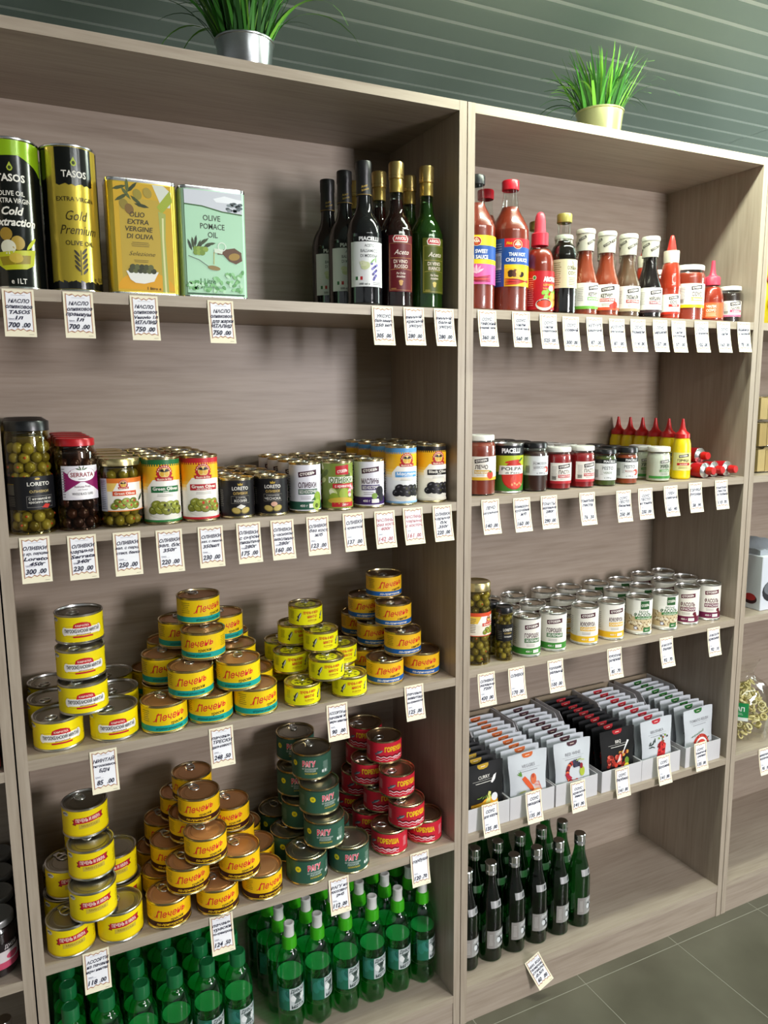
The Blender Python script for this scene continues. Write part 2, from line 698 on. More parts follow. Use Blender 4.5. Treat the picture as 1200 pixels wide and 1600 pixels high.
def fish(pr, cx, cy, L, rot, body='20232a', belly='c9cfc9'):
    """a fish seen from the side, head at +L/2"""
    def tr(pts):
        c, s = math.cos(rot), math.sin(rot)
        return [(cx + (x * c - y * s) * L, cy + (x * s + y * c) * L) for x, y in pts]
    pr.poly(tr([(.5, 0), (.38, .09), (.15, .15), (-.15, .12), (-.34, .04), (-.5, .15), (-.44, 0), (-.5, -.15), (-.34, -.04), (-.12, -.10), (.15, -.13), (.38, -.08)]), body)
    pr.poly(tr([(.44, -.01), (.2, .02), (-.2, .01), (-.3, -.01), (-.12, -.07), (.15, -.10), (.36, -.06)]), belly)
    pr.poly(tr([(.05, .14), (-.02, .24), (-.14, .12)]), body)
    pr.ell(*tr([(.38, .03)])[0], L * .02, L * .02, 'e8e8e0', n=8)


def make_tin(R, h, metal, lidm, art, bg, ring=True, ring_rot=0.0, name='fish_tin', cat='tin', ring_mat=None, steps=True):
    t = thing(name, 'x', cat)
    Rb = tin_parts(t, R, h, metal, lidm, ring, ring_rot=ring_rot, ring_mat=ring_mat, steps=steps)
    pr = cyl_print(Rb)
    v0, v1 = 0.0046, h - 0.0046
    pr.rect(-PI * Rb, PI * Rb, v0, v1, bg)
    art(pr, Rb, v0, v1)
    pr.build('label', t)
    return Kind(t)


YEL = 'f3dd08'


def art_mintai(p, R, a, b):
    m = (a + b) / 2
    p.text('КОНСЕРВЫ', -0.062, m + 0.008, 0.003, '20406a', w=0.018)
    p.ell(-0.052, b - 0.006, 0.010, 0.0038, 'd8dce4')
    fish(p, -0.052, b - 0.006, 0.017, 0.2)
    for s in (-1, 1):
        p.ell(s * 0.031 + 0.004, m - 0.003, 0.005, 0.0078, 'f4f2ee', same=s > 0)
    p.rect(-0.029 + 0.004, 0.029 + 0.004, m - 0.0095, m + 0.0035, 'f4f2ee')
    p.line([(-0.031, m + 0.005), (-0.012, m + 0.0065), (0.012 + 0.008, m + 0.0065), (0.039, m + 0.005)], 0.0006, 'b8943a')
    p.line([(-0.031, m - 0.011), (-0.012, m - 0.0125), (0.012 + 0.008, m - 0.0125), (0.039, m - 0.011)], 0.0006, 'b8943a')
    p.poly([(-0.012, m + 0.003), (0.020, m + 0.003), (0.018, m + 0.010), (0.012, m + 0.0125), (0.004, m + 0.0135), (-0.004, m + 0.0125), (-0.010, m + 0.010)], 'c2202a')
    p.text('КАМЧАТКА', 0.004, m + 0.0072, 0.0036, 'f6e8d8', w=0.023, bold=0.02)
    p.text('ТИХООКЕАНСКИЙ МИНТАЙ', 0.004, m - 0.0022, 0.0062, '1c1818', w=0.062, bold=0.03)
    p.text('натуральный', 0.006, m - 0.0085, 0.003, '8a2020', w=0.024)
    p.rect(-0.012, 0.022, m - 0.0145, m - 0.0115, 'c2202a')
    p.fine(0.06, m, 0.02, 0.024, '5a5420', 8, 3)


def art_liver(band, btxt, btxtcol, sub):
    def f(p, R, a, b):
        h = b - a
        p.rect(-PI * R, PI * R, a + h * 0.03, a + h * 0.27, band)
        p.text('Печень', 0.008, a + h * 0.665, h * 0.30, 'd4202c', w=0.056, bold=0.014, shear=0.36, rot=0.14)
        p.line([(-0.024, a + h * 0.44), (-0.020, a + h * 0.46), (-0.013, a + h * 0.80)], 0.0016, 'd4202c')
        p.text(sub, 0.020, a + h * 0.375, h * 0.13, '1a1712', w=0.025, bold=0.02, shear=0.35, rot=0.1)
        p.text(btxt, 0.006, a + h * 0.15, h * 0.115, btxtcol, w=0.050, bold=0.02, shear=0.3)
        p.fine(-0.040, a + h * 0.66, 0.018, h * 0.5, '8f7a1a', 6, 2)
        p.fine(0.062, a + h * 0.62, 0.02, h * 0.45, '8f7a1a', 6, 4)
    return f


def art_roe(p, R, a, b):
    h = b - a
    fish(p, -0.016, a + h * 0.50, 0.021, 1.15)
    p.text('ПЕЧЕНЬ И ИКРА', 0.0085, a + h * 0.76, h * 0.16, 'c8281e', w=0.033, bold=0.035, shear=0.2)
    p.text('МИНТАЯ', 0.011, a + h * 0.50, h * 0.16, 'c8281e', w=0.021, bold=0.035, shear=0.2)
    p.line([(0.001, a + h * 0.24), (0.008, a + h * 0.18), (0.016, a + h * 0.18), (0.022, a + h * 0.26)], 0.0006, 'c05a20')
    p.text('по-приморски', 0.011, a + h * 0.29, h * 0.08, 'b04418', w=0.018)
    p.fine(-0.034, a + h * 0.6, 0.012, h * 0.5, '7a7a14', 7, 6)
    fish(p, 0.034, a + h * 0.5, 0.018, 1.15)


def art_ribbon(p, R, a, b):
    h = b - a
    p.ell(-0.040, a + h * 0.86, 0.008, h * 0.09, 'd8dce0')
    fish(p, -0.040, a + h * 0.86, 0.013, 0.1)
    p.poly([(-0.024, a + h * 0.48), (-0.017, a + h * 0.44), (-0.017, a + h * 0.68), (-0.024, a + h * 0.66), (-0.021, a + h * 0.57)], '8f1420')
    p.poly([(0.034, a + h * 0.60), (0.026, a + h * 0.54), (0.026, a + h * 0.78), (0.034, a + h * 0.84), (0.031, a + h * 0.71)], '8f1420')
    p.poly([(-0.020, a + h * 0.50), (0.006, a + h * 0.53), (0.030, a + h * 0.59), (0.030, a + h * 0.83), (0.006, a + h * 0.76), (-0.020, a + h * 0.73)], 'b81c2c')
    p.text('ПЕЧЕНЬ И ИКРА', 0.005, a + h * 0.66, h * 0.135, 'f4dcd0', w=0.044, bold=0.03, rot=0.06)
    p.poly([(-0.012, a + h * 0.30), (0.026, a + h * 0.36), (0.026, a + h * 0.53), (-0.012, a + h * 0.48)], 'cdb63e')
    p.text('МИНТАЯ', 0.007, a + h * 0.42, h * 0.09, '9a8224', w=0.028)
    p.fine(0.056, a + h * 0.5, 0.018, h * 0.5, '8f7f14', 7, 8)
    p.rect(-PI * R, PI * R, a, a + h * 0.05, 'd8b80a')


def art_ragu(p, R, a, b):
    h = b - a
    p.ell(-0.028, a + h * 0.62, 0.0062, 0.0062, 'e8d91c')
    p.text('18', -0.028, a + h * 0.62, 0.004, '2a5a30', bold=0.02)
    p.text('РАГУ', 0.006, a + h * 0.66, h * 0.24, 'f4dfe0', w=0.029, bold=0.075)
    p.text('РАГУ', 0.006, a + h * 0.66, h * 0.24, 'dd3a50', w=0.0285, bold=0.03)
    p.text('ИЗ ТИХООКЕАНСКИХ', 0.008, a + h * 0.43, h * 0.07, 'c8d4cc', w=0.034, bold=0.02)
    p.text('ЛОСОСЕЙ', 0.008, a + h * 0.33, h * 0.08, 'c8d4cc', w=0.024, bold=0.02)
    p.text('НАТУРАЛЬНОЕ', 0.010, a + h * 0.21, h * 0.07, 'd8c040', w=0.026, bold=0.02)
    p.fine(0.044, a + h * 0.42, 0.016, h * 0.55, '9ab0a4', 9, 9)
    p.fine(-0.056, a + h * 0.5, 0.018, h * 0.5, '7a9a8a', 8, 10)
    for k in range(2):
        p.rect(0.034 + k * 0.007, 0.039 + k * 0.007, a + h * 0.2, a + h * 0.32, 'dfe6e0', same=k > 0)
    p.rect(-PI * R, PI * R, b - h * 0.05, b, '27453a')


def art_gorb(p, R, a, b):
    h = b - a
    fish(p, -0.020, a + h * 0.50, 0.022, 0.5, '4a5560', '9aa6ac')
    p.text('ГОРБУША', 0.017, a + h * 0.66, h * 0.24, 'f2c81c', w=0.048, bold=0.05)
    wave = [(-0.026 + 0.0028 * i, a + h * (0.32 + 0.03 * math.sin(i * 1.3))) for i in range(25)]
    p.line(wave, 0.0026, '6a1420')
    p.line([(x, y - h * 0.07) for x, y in wave], 0.0018, 'f0d8dc')
    p.text('натуральная', 0.024, a + h * 0.22, h * 0.08, 'f4e4e4', w=0.022, bold=0.02)
    p.line([(x, y - h * 0.20) for x, y in wave], 0.0012, 'f2d0d4')
    p.fine(-0.052, a + h * 0.5, 0.016, h * 0.5, 'f0c0c4', 8, 11)
    p.fine(0.058, a + h * 0.5, 0.012, h * 0.5, 'f0c0c4', 8, 12)


K_min = make_tin(0.042, 0.0543, STEEL, LID_GREY, art_mintai, YEL, ring_rot=2.5)
K_pec = make_tin(0.042, 0.0538, GOLDTIN, LID_RUST, art_liver('12a296', 'натуральная дальневосточная', '0c5a58', 'трески'), 'f0cc0e', ring_rot=0.2)
K_roe = make_tin(0.0362, 0.0428, GOLDTIN, LID_GOLD, art_roe, 'e8e40c', ring_rot=0.0, ring_mat=STEEL)
K_blu = make_tin(0.0405, 0.0518, GOLDTIN, LID_BROWN, art_liver('1a5ea8', 'по-приморски', 'f2ead8', 'минтая'), 'f0bc20', ring_rot=2.8)
K_rib = make_tin(0.0413, 0.0578, STEEL, LID_GREY, art_ribbon, 'f0d80a', ring_rot=0.5)
K_bro = make_tin(0.041, 0.0528, GOLDTIN, LID_RUST, art_liver('3a140c', 'по-приморски', 'efc020', 'трески'), 'f2c010', ring_rot=0.7)
K_rag = make_tin(0.0432, 0.0578, GOLDTIN, LID_GREY, art_ragu, '2f5a48', ring_rot=0.5)
K_gor = make_tin(0.0405, 0.0538, GOLDTIN, LID_BROWN, art_gorb, 'cf2438', ring_rot=2.2)


def lay_lid_art(K, cols, seed):
    """printed marks on the lids of the small liver-and-roe tins"""
    lid = [c for c in K.root.children if c.name.split('.')[0] == 'lid'][0]
    r = random.Random(seed)
    h, R = 0.0428, 0.0362
    p = Print(lambda u, v, d: (u, v, h - 0.0036 + d))
    p.ell(0, 0, R - 0.0145, R - 0.0145, 'd8d416', n=28)
    for k in range(6):
        a = k * 1.05 + 0.4
        p.ell(0.014 * math.cos(a), 0.013 * math.sin(a), 0.004, 0.0022, cols, rot=a, same=k > 0)
    fish(p, -0.002, -0.005, 0.020, 0.3, '2a2a1a', '8a8a30')
    o = p.build('lid_print', lid)


lay_lid_art(K_roe, '3a3a14', 5)


def stack(K, z0, h, turn, front, rear, rear_label, group, rr=0.10):
    """turn: degrees each front tin is turned about its axis"""
    for (x, y, lv, lab), deg in zip(front, turn):
        K.put(x, y, z0 + lv * h, math.radians(deg), lab, group)
    mean = math.radians(sum(turn) / len(turn))
    for x, y, lv in rear:
        K.put(x, y, z0 + lv * h, mean + jit(rr + 0.1), rear_label, group)


z3, z4 = ZB['B3'], ZB['B4']
stack(K_min, z3, 0.0545, [-2, -3, -4, -1, -3], [
    (-0.797, 0.056, 0, 'yellow pollock tin on the shelf nearest the upright edge'),
    (-0.704, 0.052, 0, 'yellow pollock tin on the shelf next to the turquoise-banded liver tins'),
    (-0.752, 0.059, 1, 'yellow pollock tin second from the bottom of its four-high stack'),
    (-0.751, 0.083, 2, 'yellow pollock tin third from the bottom of its four-high stack'),
    (-0.747, 0.119, 3, 'yellow pollock tin on top of its four-high stack')],
    [(-0.802, 0.144, 0), (-0.800, 0.231, 0), (-0.690, 0.138, 0), (-0.688, 0.226, 0)],
    'yellow pollock tin in the shadowy rows behind the four-high stack', 'yellow pollock tins', 0.06)
stack(K_pec, z3, 0.054, [-5, -22, 3, -20, -26, -37, 8], [
    (-0.618, 0.040, 0, 'turquoise-banded liver tin at the pollock end of the pyramid base'),
    (-0.532, 0.044, 0, 'turquoise-banded liver tin in the middle of the pyramid base'),
    (-0.446, 0.038, 0, 'turquoise-banded liver tin at the small yellow-green tins end of the pyramid base'),
    (-0.566, 0.046, 1, 'turquoise-banded liver tin on the second tier, nearer the pollock tins'),
    (-0.476, 0.044, 1, 'turquoise-banded liver tin on the second tier, nearer the small yellow-green tins'),
    (-0.531, 0.087, 2, 'turquoise-banded liver tin on the third tier with a stained label'),
    (-0.526, 0.140, 3, 'turquoise-banded liver tin at the very top of its pyramid')],
    [(-0.598, 0.139, 1), (-0.574, 0.224, 1), (-0.458, 0.133, 1), (-0.448, 0.222, 1), (-0.557, 0.178, 2), (-0.470, 0.180, 2),
     (-0.600, 0.132, 0), (-0.512, 0.130, 0), (-0.424, 0.128, 0), (-0.606, 0.228, 0), (-0.520, 0.218, 0), (-0.432, 0.216, 0)],
    'turquoise-banded liver tin half hidden at the back of its pyramid', 'turquoise-banded liver tins')
stack(K_roe, z3, 0.043, [-15, -17, -16, -14, -15, -16], [
    (-0.352, 0.033, 0, 'small yellow-green liver and roe tin on the shelf beside the turquoise-banded pyramid'),
    (-0.251, 0.032, 0, 'small yellow-green liver and roe tin on the shelf beside the blue-banded tins'),
    (-0.300, 0.033, 1, 'small yellow-green liver and roe tin bridging the two front ones'),
    (-0.293, 0.080, 2, 'small yellow-green liver and roe tin just under the top one'),
    (-0.308, 0.126, 3, 'small yellow-green liver and roe tin topping its pile'),
    (-0.350, 0.104, 1, 'small yellow-green liver and roe tin on the second tier nearest the turquoise-banded pyramid')],
    [(-0.326, 0.146, 2), (-0.345, 0.180, 1), (-0.241, 0.103, 1), (-0.244, 0.108, 0), (-0.318, 0.108, 0), (-0.292, 0.185, 0), (-0.366, 0.182, 0), (-0.270, 0.176, 1)],
    'small yellow-green liver and roe tin tucked behind the front ones', 'small yellow-green roe tins', 0.05)
stack(K_blu, z3, 0.052, [-22, -30, -11, -25, -11], [
    (-0.155, 0.063, 0, 'blue-banded liver tin on the shelf next to the small yellow-green tins'),
    (-0.062, 0.071, 0, 'blue-banded liver tin on the shelf next to the bookcase side'),
    (-0.108, 0.072, 1, 'blue-banded liver tin on the second tier, front'),
    (-0.110, 0.112, 2, 'blue-banded liver tin on the third tier, front'),
    (-0.108, 0.162, 3, 'blue-banded liver tin on top of the tallest yellow pile')],
    [(-0.139, 0.192, 2), (-0.136, 0.240, 1), (-0.134, 0.156, 1), (-0.158, 0.148, 0), (-0.154, 0.236, 0), (-0.066, 0.157, 0), (-0.064, 0.242, 0)],
    'blue-banded liver tin half hidden at the back of its pile', 'blue-banded liver tins')
stack(K_rib, z4, 0.058, [-6, -3, -5, -9, -4], [
    (-0.802, 0.043, 0, 'yellow tin with red ribbon, on the shelf nearest the upright edge'),
    (-0.717, 0.043, 0, 'yellow tin with red ribbon, on the shelf next to the dark-banded tins'),
    (-0.761, 0.038, 1, 'yellow tin with red ribbon, lowest of the three stacked upon the base pair'),
    (-0.757, 0.075, 2, 'yellow tin with red ribbon, second from the top of its stack'),
    (-0.760, 0.121, 3, 'yellow tin with red ribbon, top of its stack')],
    [(-0.802, 0.128, 0), (-0.800, 0.213, 0), (-0.706, 0.128, 0), (-0.704, 0.226, 0), (-0.712, 0.131, 1), (-0.796, 0.128, 1), (-0.756, 0.205, 1), (-0.757, 0.168, 2)],
    'yellow tin with red ribbon, in the dark rows behind its stack', 'red-ribbon yellow tins', 0.06)
stack(K_bro, z4, 0.053, [-17, -13, 2, -13, -20, -13, -23, -45], [
    (-0.629, 0.038, 0, 'dark-banded liver tin at the red-ribbon tins end of the pyramid base'),
    (-0.537, 0.033, 0, 'dark-banded liver tin in the middle of the pyramid base'),
    (-0.446, 0.037, 0, 'dark-banded liver tin at the green stew tins end of the pyramid base'),
    (-0.589, 0.044, 1, 'dark-banded liver tin on the second tier, nearer the red-ribbon tins'),
    (-0.489, 0.042, 1, 'dark-banded liver tin on the second tier, nearer the green stew tins'),
    (-0.554, 0.040, 2, 'dark-banded liver tin on the third tier, at the front'),
    (-0.552, 0.095, 3, 'dark-banded liver tin at the top front of its pyramid'),
    (-0.547, 0.181, 3, 'dark-banded liver tin at the top back, its lid half behind a price tag')],
    [(-0.566, 0.125, 2), (-0.568, 0.213, 2), (-0.602, 0.219, 1), (-0.604, 0.131, 1), (-0.484, 0.127, 2), (-0.472, 0.215, 1), (-0.474, 0.130, 1),
     (-0.434, 0.124, 0), (-0.437, 0.212, 0), (-0.624, 0.123, 0), (-0.622, 0.211, 0), (-0.536, 0.118, 0), (-0.530, 0.204, 0)],
    'dark-banded liver tin half hidden at the back of its pyramid', 'dark-banded liver tins')
stack(K_rag, z4, 0.058, [-6, -22, -30, -1, -36], [
    (-0.348, 0.044, 0, 'green fish stew tin on the shelf next to the dark-banded tins'),
    (-0.255, 0.039, 0, 'green fish stew tin on the shelf next to the red salmon tins'),
    (-0.302, 0.059, 1, 'green fish stew tin bridging the front pair'),
    (-0.300, 0.090, 2, 'green fish stew tin second from the top of its stack'),
    (-0.300, 0.132, 3, 'green fish stew tin on top of its stack')],
    [(-0.352, 0.133, 0), (-0.350, 0.225, 0), (-0.320, 0.150, 1), (-0.318, 0.182, 2), (-0.304, 0.224, 3), (-0.262, 0.128, 0), (-0.262, 0.218, 0), (-0.300, 0.238, 1)],
    'green fish stew tin in the dim rows behind its stack', 'green stew tins', 0.22)
stack(K_gor, z4, 0.054, [-55, -52, -16, -14, -14], [
    (-0.152, 0.054, 0, 'red salmon tin on the shelf next to the green stew tins'),
    (-0.063, 0.058, 0, 'red salmon tin on the shelf next to the bookcase side'),
    (-0.112, 0.049, 1, 'red salmon tin on the second tier, front'),
    (-0.117, 0.085, 2, 'red salmon tin on the third tier, front'),
    (-0.119, 0.144, 3, 'red salmon tin on top of its pile')],
    [(-0.128, 0.228, 3), (-0.150, 0.163, 2), (-0.134, 0.133, 1), (-0.150, 0.222, 1), (-0.156, 0.238, 0), (-0.158, 0.142, 0), (-0.066, 0.144, 0), (-0.066, 0.232, 0), (-0.126, 0.250, 2)],
    'red salmon tin half hidden at the back of its pile', 'red salmon tins', 0.22)


# ================================================================== tall food cans
def olives(p, cx, cy, w, h, n, seed, cols=('7d8a2c', '8f9a3a', '6a7424'), hole='3a3a14', r=0.0075, pim=None, plate=None):
    rr = random.Random(seed)
    if plate:
        p.ell(cx, cy - h * 0.30, w * 0.62, h * 0.42, plate)
    n0 = p.n
    for i in range(n):
        p.deck(n0, i, 4, 5)
        row = i % 2
        x = cx - w / 2 + w * ((i // 2) + 0.5 * row + 0.3) / (n / 2 + 0.3)
        y = cy + (h * 0.22 if row else -h * 0.2) + rr.uniform(-0.0012, 0.0012)
        a = rr.uniform(-0.5, 0.5)
        p.ell(x, y, r * 1.12, r * 0.92, '4a5218' if cols[0] != '1c1a1e' else '0c0b0d', rot=a, n=14)
        p.ell(x, y + r * 0.05, r, r * 0.84, rr.choice(cols), rot=a, n=14)
        p.ell(x - r * 0.2, y + r * 0.3, r * 0.35, r * 0.2, 'b4bb6a' if cols[0] != '1c1a1e' else '5a585e', rot=a, n=8)
        if rr.random() < 0.6:
            p.ell(x + r * 0.35, y + r * 0.1, r * 0.28, r * 0.34, pim or hole, rot=a, n=8)
    p.n = n0 + 21


def olive_man(p, cx, cy, s):
    """round scalloped red badge with two dark hats over two yellow faces, and a ribbon below"""
    pts = []
    for i in range(32):
        a = 2 * PI * i / 32
        r = s * (1.0 if i % 2 else 0.88)
        pts.append((cx + r * math.cos(a), cy + r * math.sin(a)))
    p.poly(pts, 'b4242a')
    for i in range(9):
        a = PI * (0.08 + 0.84 * i / 8)
        p.rect(cx + s * 0.76 * math.cos(a) - s * 0.06, cx + s * 0.76 * math.cos(a) + s * 0.06, cy + s * 0.76 * math.sin(a) - s * 0.08, cy + s * 0.76 * math.sin(a) + s * 0.08, 'f0dcc0', same=i > 0)
    p.ell(cx, cy, s * 0.62, s * 0.60, 'e6c878')
    for k in (-1, 1):
        p.ell(cx + k * s * 0.27, cy - s * 0.14, s * 0.24, s * 0.28, 'd8a83c')
        p.ell(cx + k * s * 0.27, cy + s * 0.20, s * 0.34, s * 0.09, '1c1612', rot=k * 0.2)
        p.ell(cx + k * s * 0.27, cy + s * 0.30, s * 0.20, s * 0.16, '1c1612')
    p.poly([(cx - s * 1.0, cy - s * 0.95), (cx + s * 1.0, cy - s * 0.95), (cx + s * 1.1, cy - s * 0.50), (cx - s * 1.1, cy - s * 0.50)], 'b4242a')
    p.text('Maestro de Oliva', cx, cy - s * 0.74, s * 0.26, 'f0dcc0', w=s * 1.7, bold=0.02)


def art_maestro(top, bar, barc, title, sub, cols=None, pim=None, sky='f4b820', bottom=None):
    def f(p, R, a, b):
        h = b - a
        W = PI * R
        p.rect(-W, W, a + h * 0.62, b, sky)
        for i in range(3):
            p.rect(-W, W, a + h * (0.62 - 0.05 * (i + 1)), a + h * (0.62 - 0.05 * i), ('f6c84c', 'f8dc8c', 'faeccc')[i], same=False)
        zig = [(-W, b), (-W, b - h * 0.085)] + [(-W + 2 * W * i / 60, b - h * (0.085 + 0.02 * (i % 2))) for i in range(61)] + [(W, b)]
        p.rect(-W, W, b - h * 0.075, b, top)
        for i in range(44):
            x = -W + 2 * W * i / 44
            p.rect(x, x + W / 44, b - h * 0.105, b - h * 0.074, top, same=i > 0)
        u = 0.008
        p.poly([(u - 0.02, a + h * 0.68), (u + 0.034, a + h * 0.66), (u + 0.034, a + h * 0.40), (u - 0.03, a + h * 0.42), (u - 0.032, a + h * 0.55)], 'f8f4ea')
        olive_man(p, u, a + h * 0.79, 0.0145)
        p.rect(u - 0.024, u + 0.026, a + h * 0.475, a + h * 0.575, bar)
        p.text(title, u + 0.001, a + h * 0.538, h * 0.052, barc, w=0.044, bold=0.03)
        p.text(sub, u + 0.001, a + h * 0.495, h * 0.026, barc, max_w=0.04)
        p.fine(u, a + h * 0.43, 0.03, h * 0.045, '9a9488', 2, 5)
        p.ell(u + 0.002, a + h * 0.15, 0.030, h * 0.115, 'dcd8cc')
        olives(p, u + 0.002, a + h * 0.23, 0.054, h * 0.20, 9, 5, cols or ('8a8e30', '9aa040', '7a7c28'), r=0.0082, pim=pim)
        if bottom:
            p.rect(-W, W, a, a + h * 0.035, bottom)
        p.fine(-0.050, a + h * 0.45, 0.022, h * 0.6, '8c8474', 14, 6)
        p.fine(0.064, a + h * 0.45, 0.022, h * 0.6, '8c8474', 14, 7)
    return f


def art_loreto(word1, word2, pic):
    def f(p, R, a, b):
        h = b - a
        u = 0.006
        p.poly([(u - 0.004, b - h * 0.14), (u + 0.004, b - h * 0.14), (u + 0.005, b - h * 0.08), (u + 0.002, b - h * 0.11), (u, b - h * 0.06), (u - 0.002, b - h * 0.11), (u - 0.005, b - h * 0.08)], 'b89a3c')
        p.text('LORETO', u, b - h * 0.22, h * 0.10, 'e8e4da', w=0.030, bold=0.02)
        p.text(word1, u, b - h * 0.36, h * 0.075, 'c8a858', w=0.026)
        p.line([(u - 0.017, b - h * 0.44), (u + 0.017, b - h * 0.44), (u + 0.017, b - h * 0.64), (u - 0.017, b - h * 0.64), (u - 0.017, b - h * 0.44)], 0.0005, '8a8478')
        p.text(word2, u, b - h * 0.57, h * 0.075, 'e0dcd2', max_w=0.030)
        p.text('С СЫРОМ' if pic == 'cheese' else 'С КУСОЧКОМ', u, b - h * 0.48, h * 0.04, 'c0bcb2', max_w=0.026)
        if pic == 'cheese':
            p.poly([(u - 0.008, a + h * 0.25), (u + 0.001, a + h * 0.19), (u + 0.009, a + h * 0.27), (u, a + h * 0.33)], 'ece8dc')
        else:
            p.ell(u + 0.002, a + h * 0.27, 0.006, h * 0.07, 'd8a890')
        for k in (-1, 1):
            p.ell(u + k * 0.0085, a + h * 0.15, 0.0088, h * 0.09, '7a6a2c', rot=k * 0.3)
            p.ell(u + k * 0.0085, a + h * 0.16, 0.0074, h * 0.075, 'b8a258', rot=k * 0.3)
        p.fine(-0.034, a + h * 0.5, 0.014, h * 0.5, '8a867c', 9, 3)
        p.fine(0.048, a + h * 0.5, 0.014, h * 0.5, '8a867c', 9, 4)
    return f


def stoev_logo(p, cx, cy, w, col='3a1c2a', rot=0.12):
    hh = w * 0.14
    c, s = math.cos(rot), math.sin(rot)
    q = [(-w / 2, -hh), (w / 2, -hh), (w / 2 * 1.04, hh), (-w / 2 * 0.97, hh)]
    p.poly([(cx + x * c - y * s, cy + x * s + y * c) for x, y in q], col)
    p.text('СТОЕВЪ', cx, cy, w * 0.135, 'f2ece4', w=w * 0.82, bold=0.04, rot=rot)


def art_stoev(l1, l2, barcol, botcol, logo='3a1c2a', pic=None, bg_bot=0.2, u=0.010):
    def f(p, R, a, b):
        h = b - a
        W = PI * R
        p.rect(-W, W, a + h * 0.02, a + h * bg_bot, botcol)
        stoev_logo(p, u, b - h * 0.19, 0.036, logo)
        p.text(l1, u, b - h * 0.44, h * 0.115, logo, w=0.036 if len(l1) > 5 else 0.030, bold=0.03)
        p.rect(u - 0.018, u + 0.020, b - h * 0.645, b - h * 0.525, barcol)
        p.text(l2, u + 0.001, b - h * 0.585, h * 0.07, 'f4f0ea', max_w=0.034, bold=0.02)
        p.fine(u - 0.004, b - h * 0.72, 0.026, h * 0.08, '8a8580', 2, 4)
        p.text('400 г', u - 0.008, a + h * (bg_bot * 0.5 + 0.01), h * 0.055, 'f4f0ea')
        p.rect(u + 0.002, u + 0.018, a + h * 0.06, a + h * (bg_bot - 0.05), 'e8e6e0')
        if pic == 'green':
            p.ell(u + 0.022, a + h * 0.25, 0.010, h * 0.16, '8aa63c', rot=0.2)
            p.ell(u + 0.019, a + h * 0.12, 0.010, h * 0.12, 'a4bc54', rot=-0.3)
            p.ell(u + 0.018, a + h * 0.10, 0.004, h * 0.05, '4a5a1c')
            p.poly([(u + 0.006, a + h * 0.22), (u + 0.014, a + h * 0.30), (u + 0.016, a + h * 0.22)], '3f6a2a')
        if pic == 'black':
            p.ell(u + 0.020, a + h * 0.32, 0.010, h * 0.12, '1c1a22', rot=0.2)
            p.ell(u + 0.024, a + h * 0.18, 0.008, h * 0.10, '24222c')
            p.ell(u + 0.008, a + h * 0.22, 0.006, h * 0.07, '7a9a3c', rot=0.5)
        if pic == 'bean':
            for k in range(3):
                p.ell(u + 0.018 + 0.003 * k, a + h * (0.28 - 0.07 * k), 0.0055, h * 0.05, '6a1c2c', rot=0.5 + k)
        p.fine(-0.036, a + h * 0.52, 0.016, h * 0.5, 'a8a4a0', 9, 5)
        p.fine(0.054, a + h * 0.55, 0.014, h * 0.5, 'a8a4a0', 9, 6)
    return f


def art_shrimp(p, R, a, b):
    h = b - a
    W = PI * R
    p.rect(-W, W, a + h * 0.05, b, '7c8c3a')
    rr = random.Random(4)
    n0 = p.n
    for i in range(26):
        p.deck(n0, i, 1, 8)
        x, y = rr.uniform(-W, W), a + h * rr.uniform(0.2, 0.95)
        p.ell(x, y, 0.009, h * 0.06, rr.choice(('5a6a2a', '94a24a', 'c4cc8a', 'e4e4c4', '4a5824')), rot=rr.uniform(0, 3), n=10)
    p.n = n0 + 9
    u = 0.008
    p.poly([(u - 0.012, b - h * 0.06), (u + 0.014, b - h * 0.03), (u + 0.014, b - h * 0.25), (u - 0.012, b - h * 0.25)], 'b8242c')
    p.text('СТОЕВЪ', u + 0.001, b - h * 0.17, h * 0.06, 'f4e8e0', w=0.020, bold=0.03, rot=0.15)
    p.poly([(u - 0.026, b - h * 0.43), (u + 0.028, b - h * 0.43), (u + 0.028, b - h * 0.30), (u - 0.026, b - h * 0.30)], 'eef0e0')
    p.text('ОЛИВКИ', u, b - h * 0.37, h * 0.105, '4a6a2a', w=0.048, bold=0.04)
    p.rect(u - 0.018, u + 0.028, b - h * 0.55, b - h * 0.45, 'c02a34')
    p.text('с креветкой', u + 0.004, b - h * 0.50, h * 0.06, 'f6e8e4', w=0.036, bold=0.02)
    p.ell(u + 0.004, a + h * 0.32, 0.010, h * 0.13, '9aae3c')
    p.ell(u - 0.016, a + h * 0.24, 0.009, h * 0.11, '8aa032')
    for i in range(7):
        t = -0.9 + i * 0.42
        p.ell(u + 0.024 + 0.008 * math.cos(t + 2), a + h * 0.34 + h * 0.11 * math.sin(t + 2), 0.0042, h * 0.045, 'dc6070' if i % 2 else 'f0c4c8', n=10)
    p.ell(u - 0.002, a + h * 0.17, 0.026, h * 0.075, 'c8a83c')
    p.rect(u - 0.020, u + 0.026, a + h * 0.03, a + h * 0.13, 'b8242c')
    p.text('280 г', u + 0.006, a + h * 0.08, h * 0.05, 'f6e8e4')


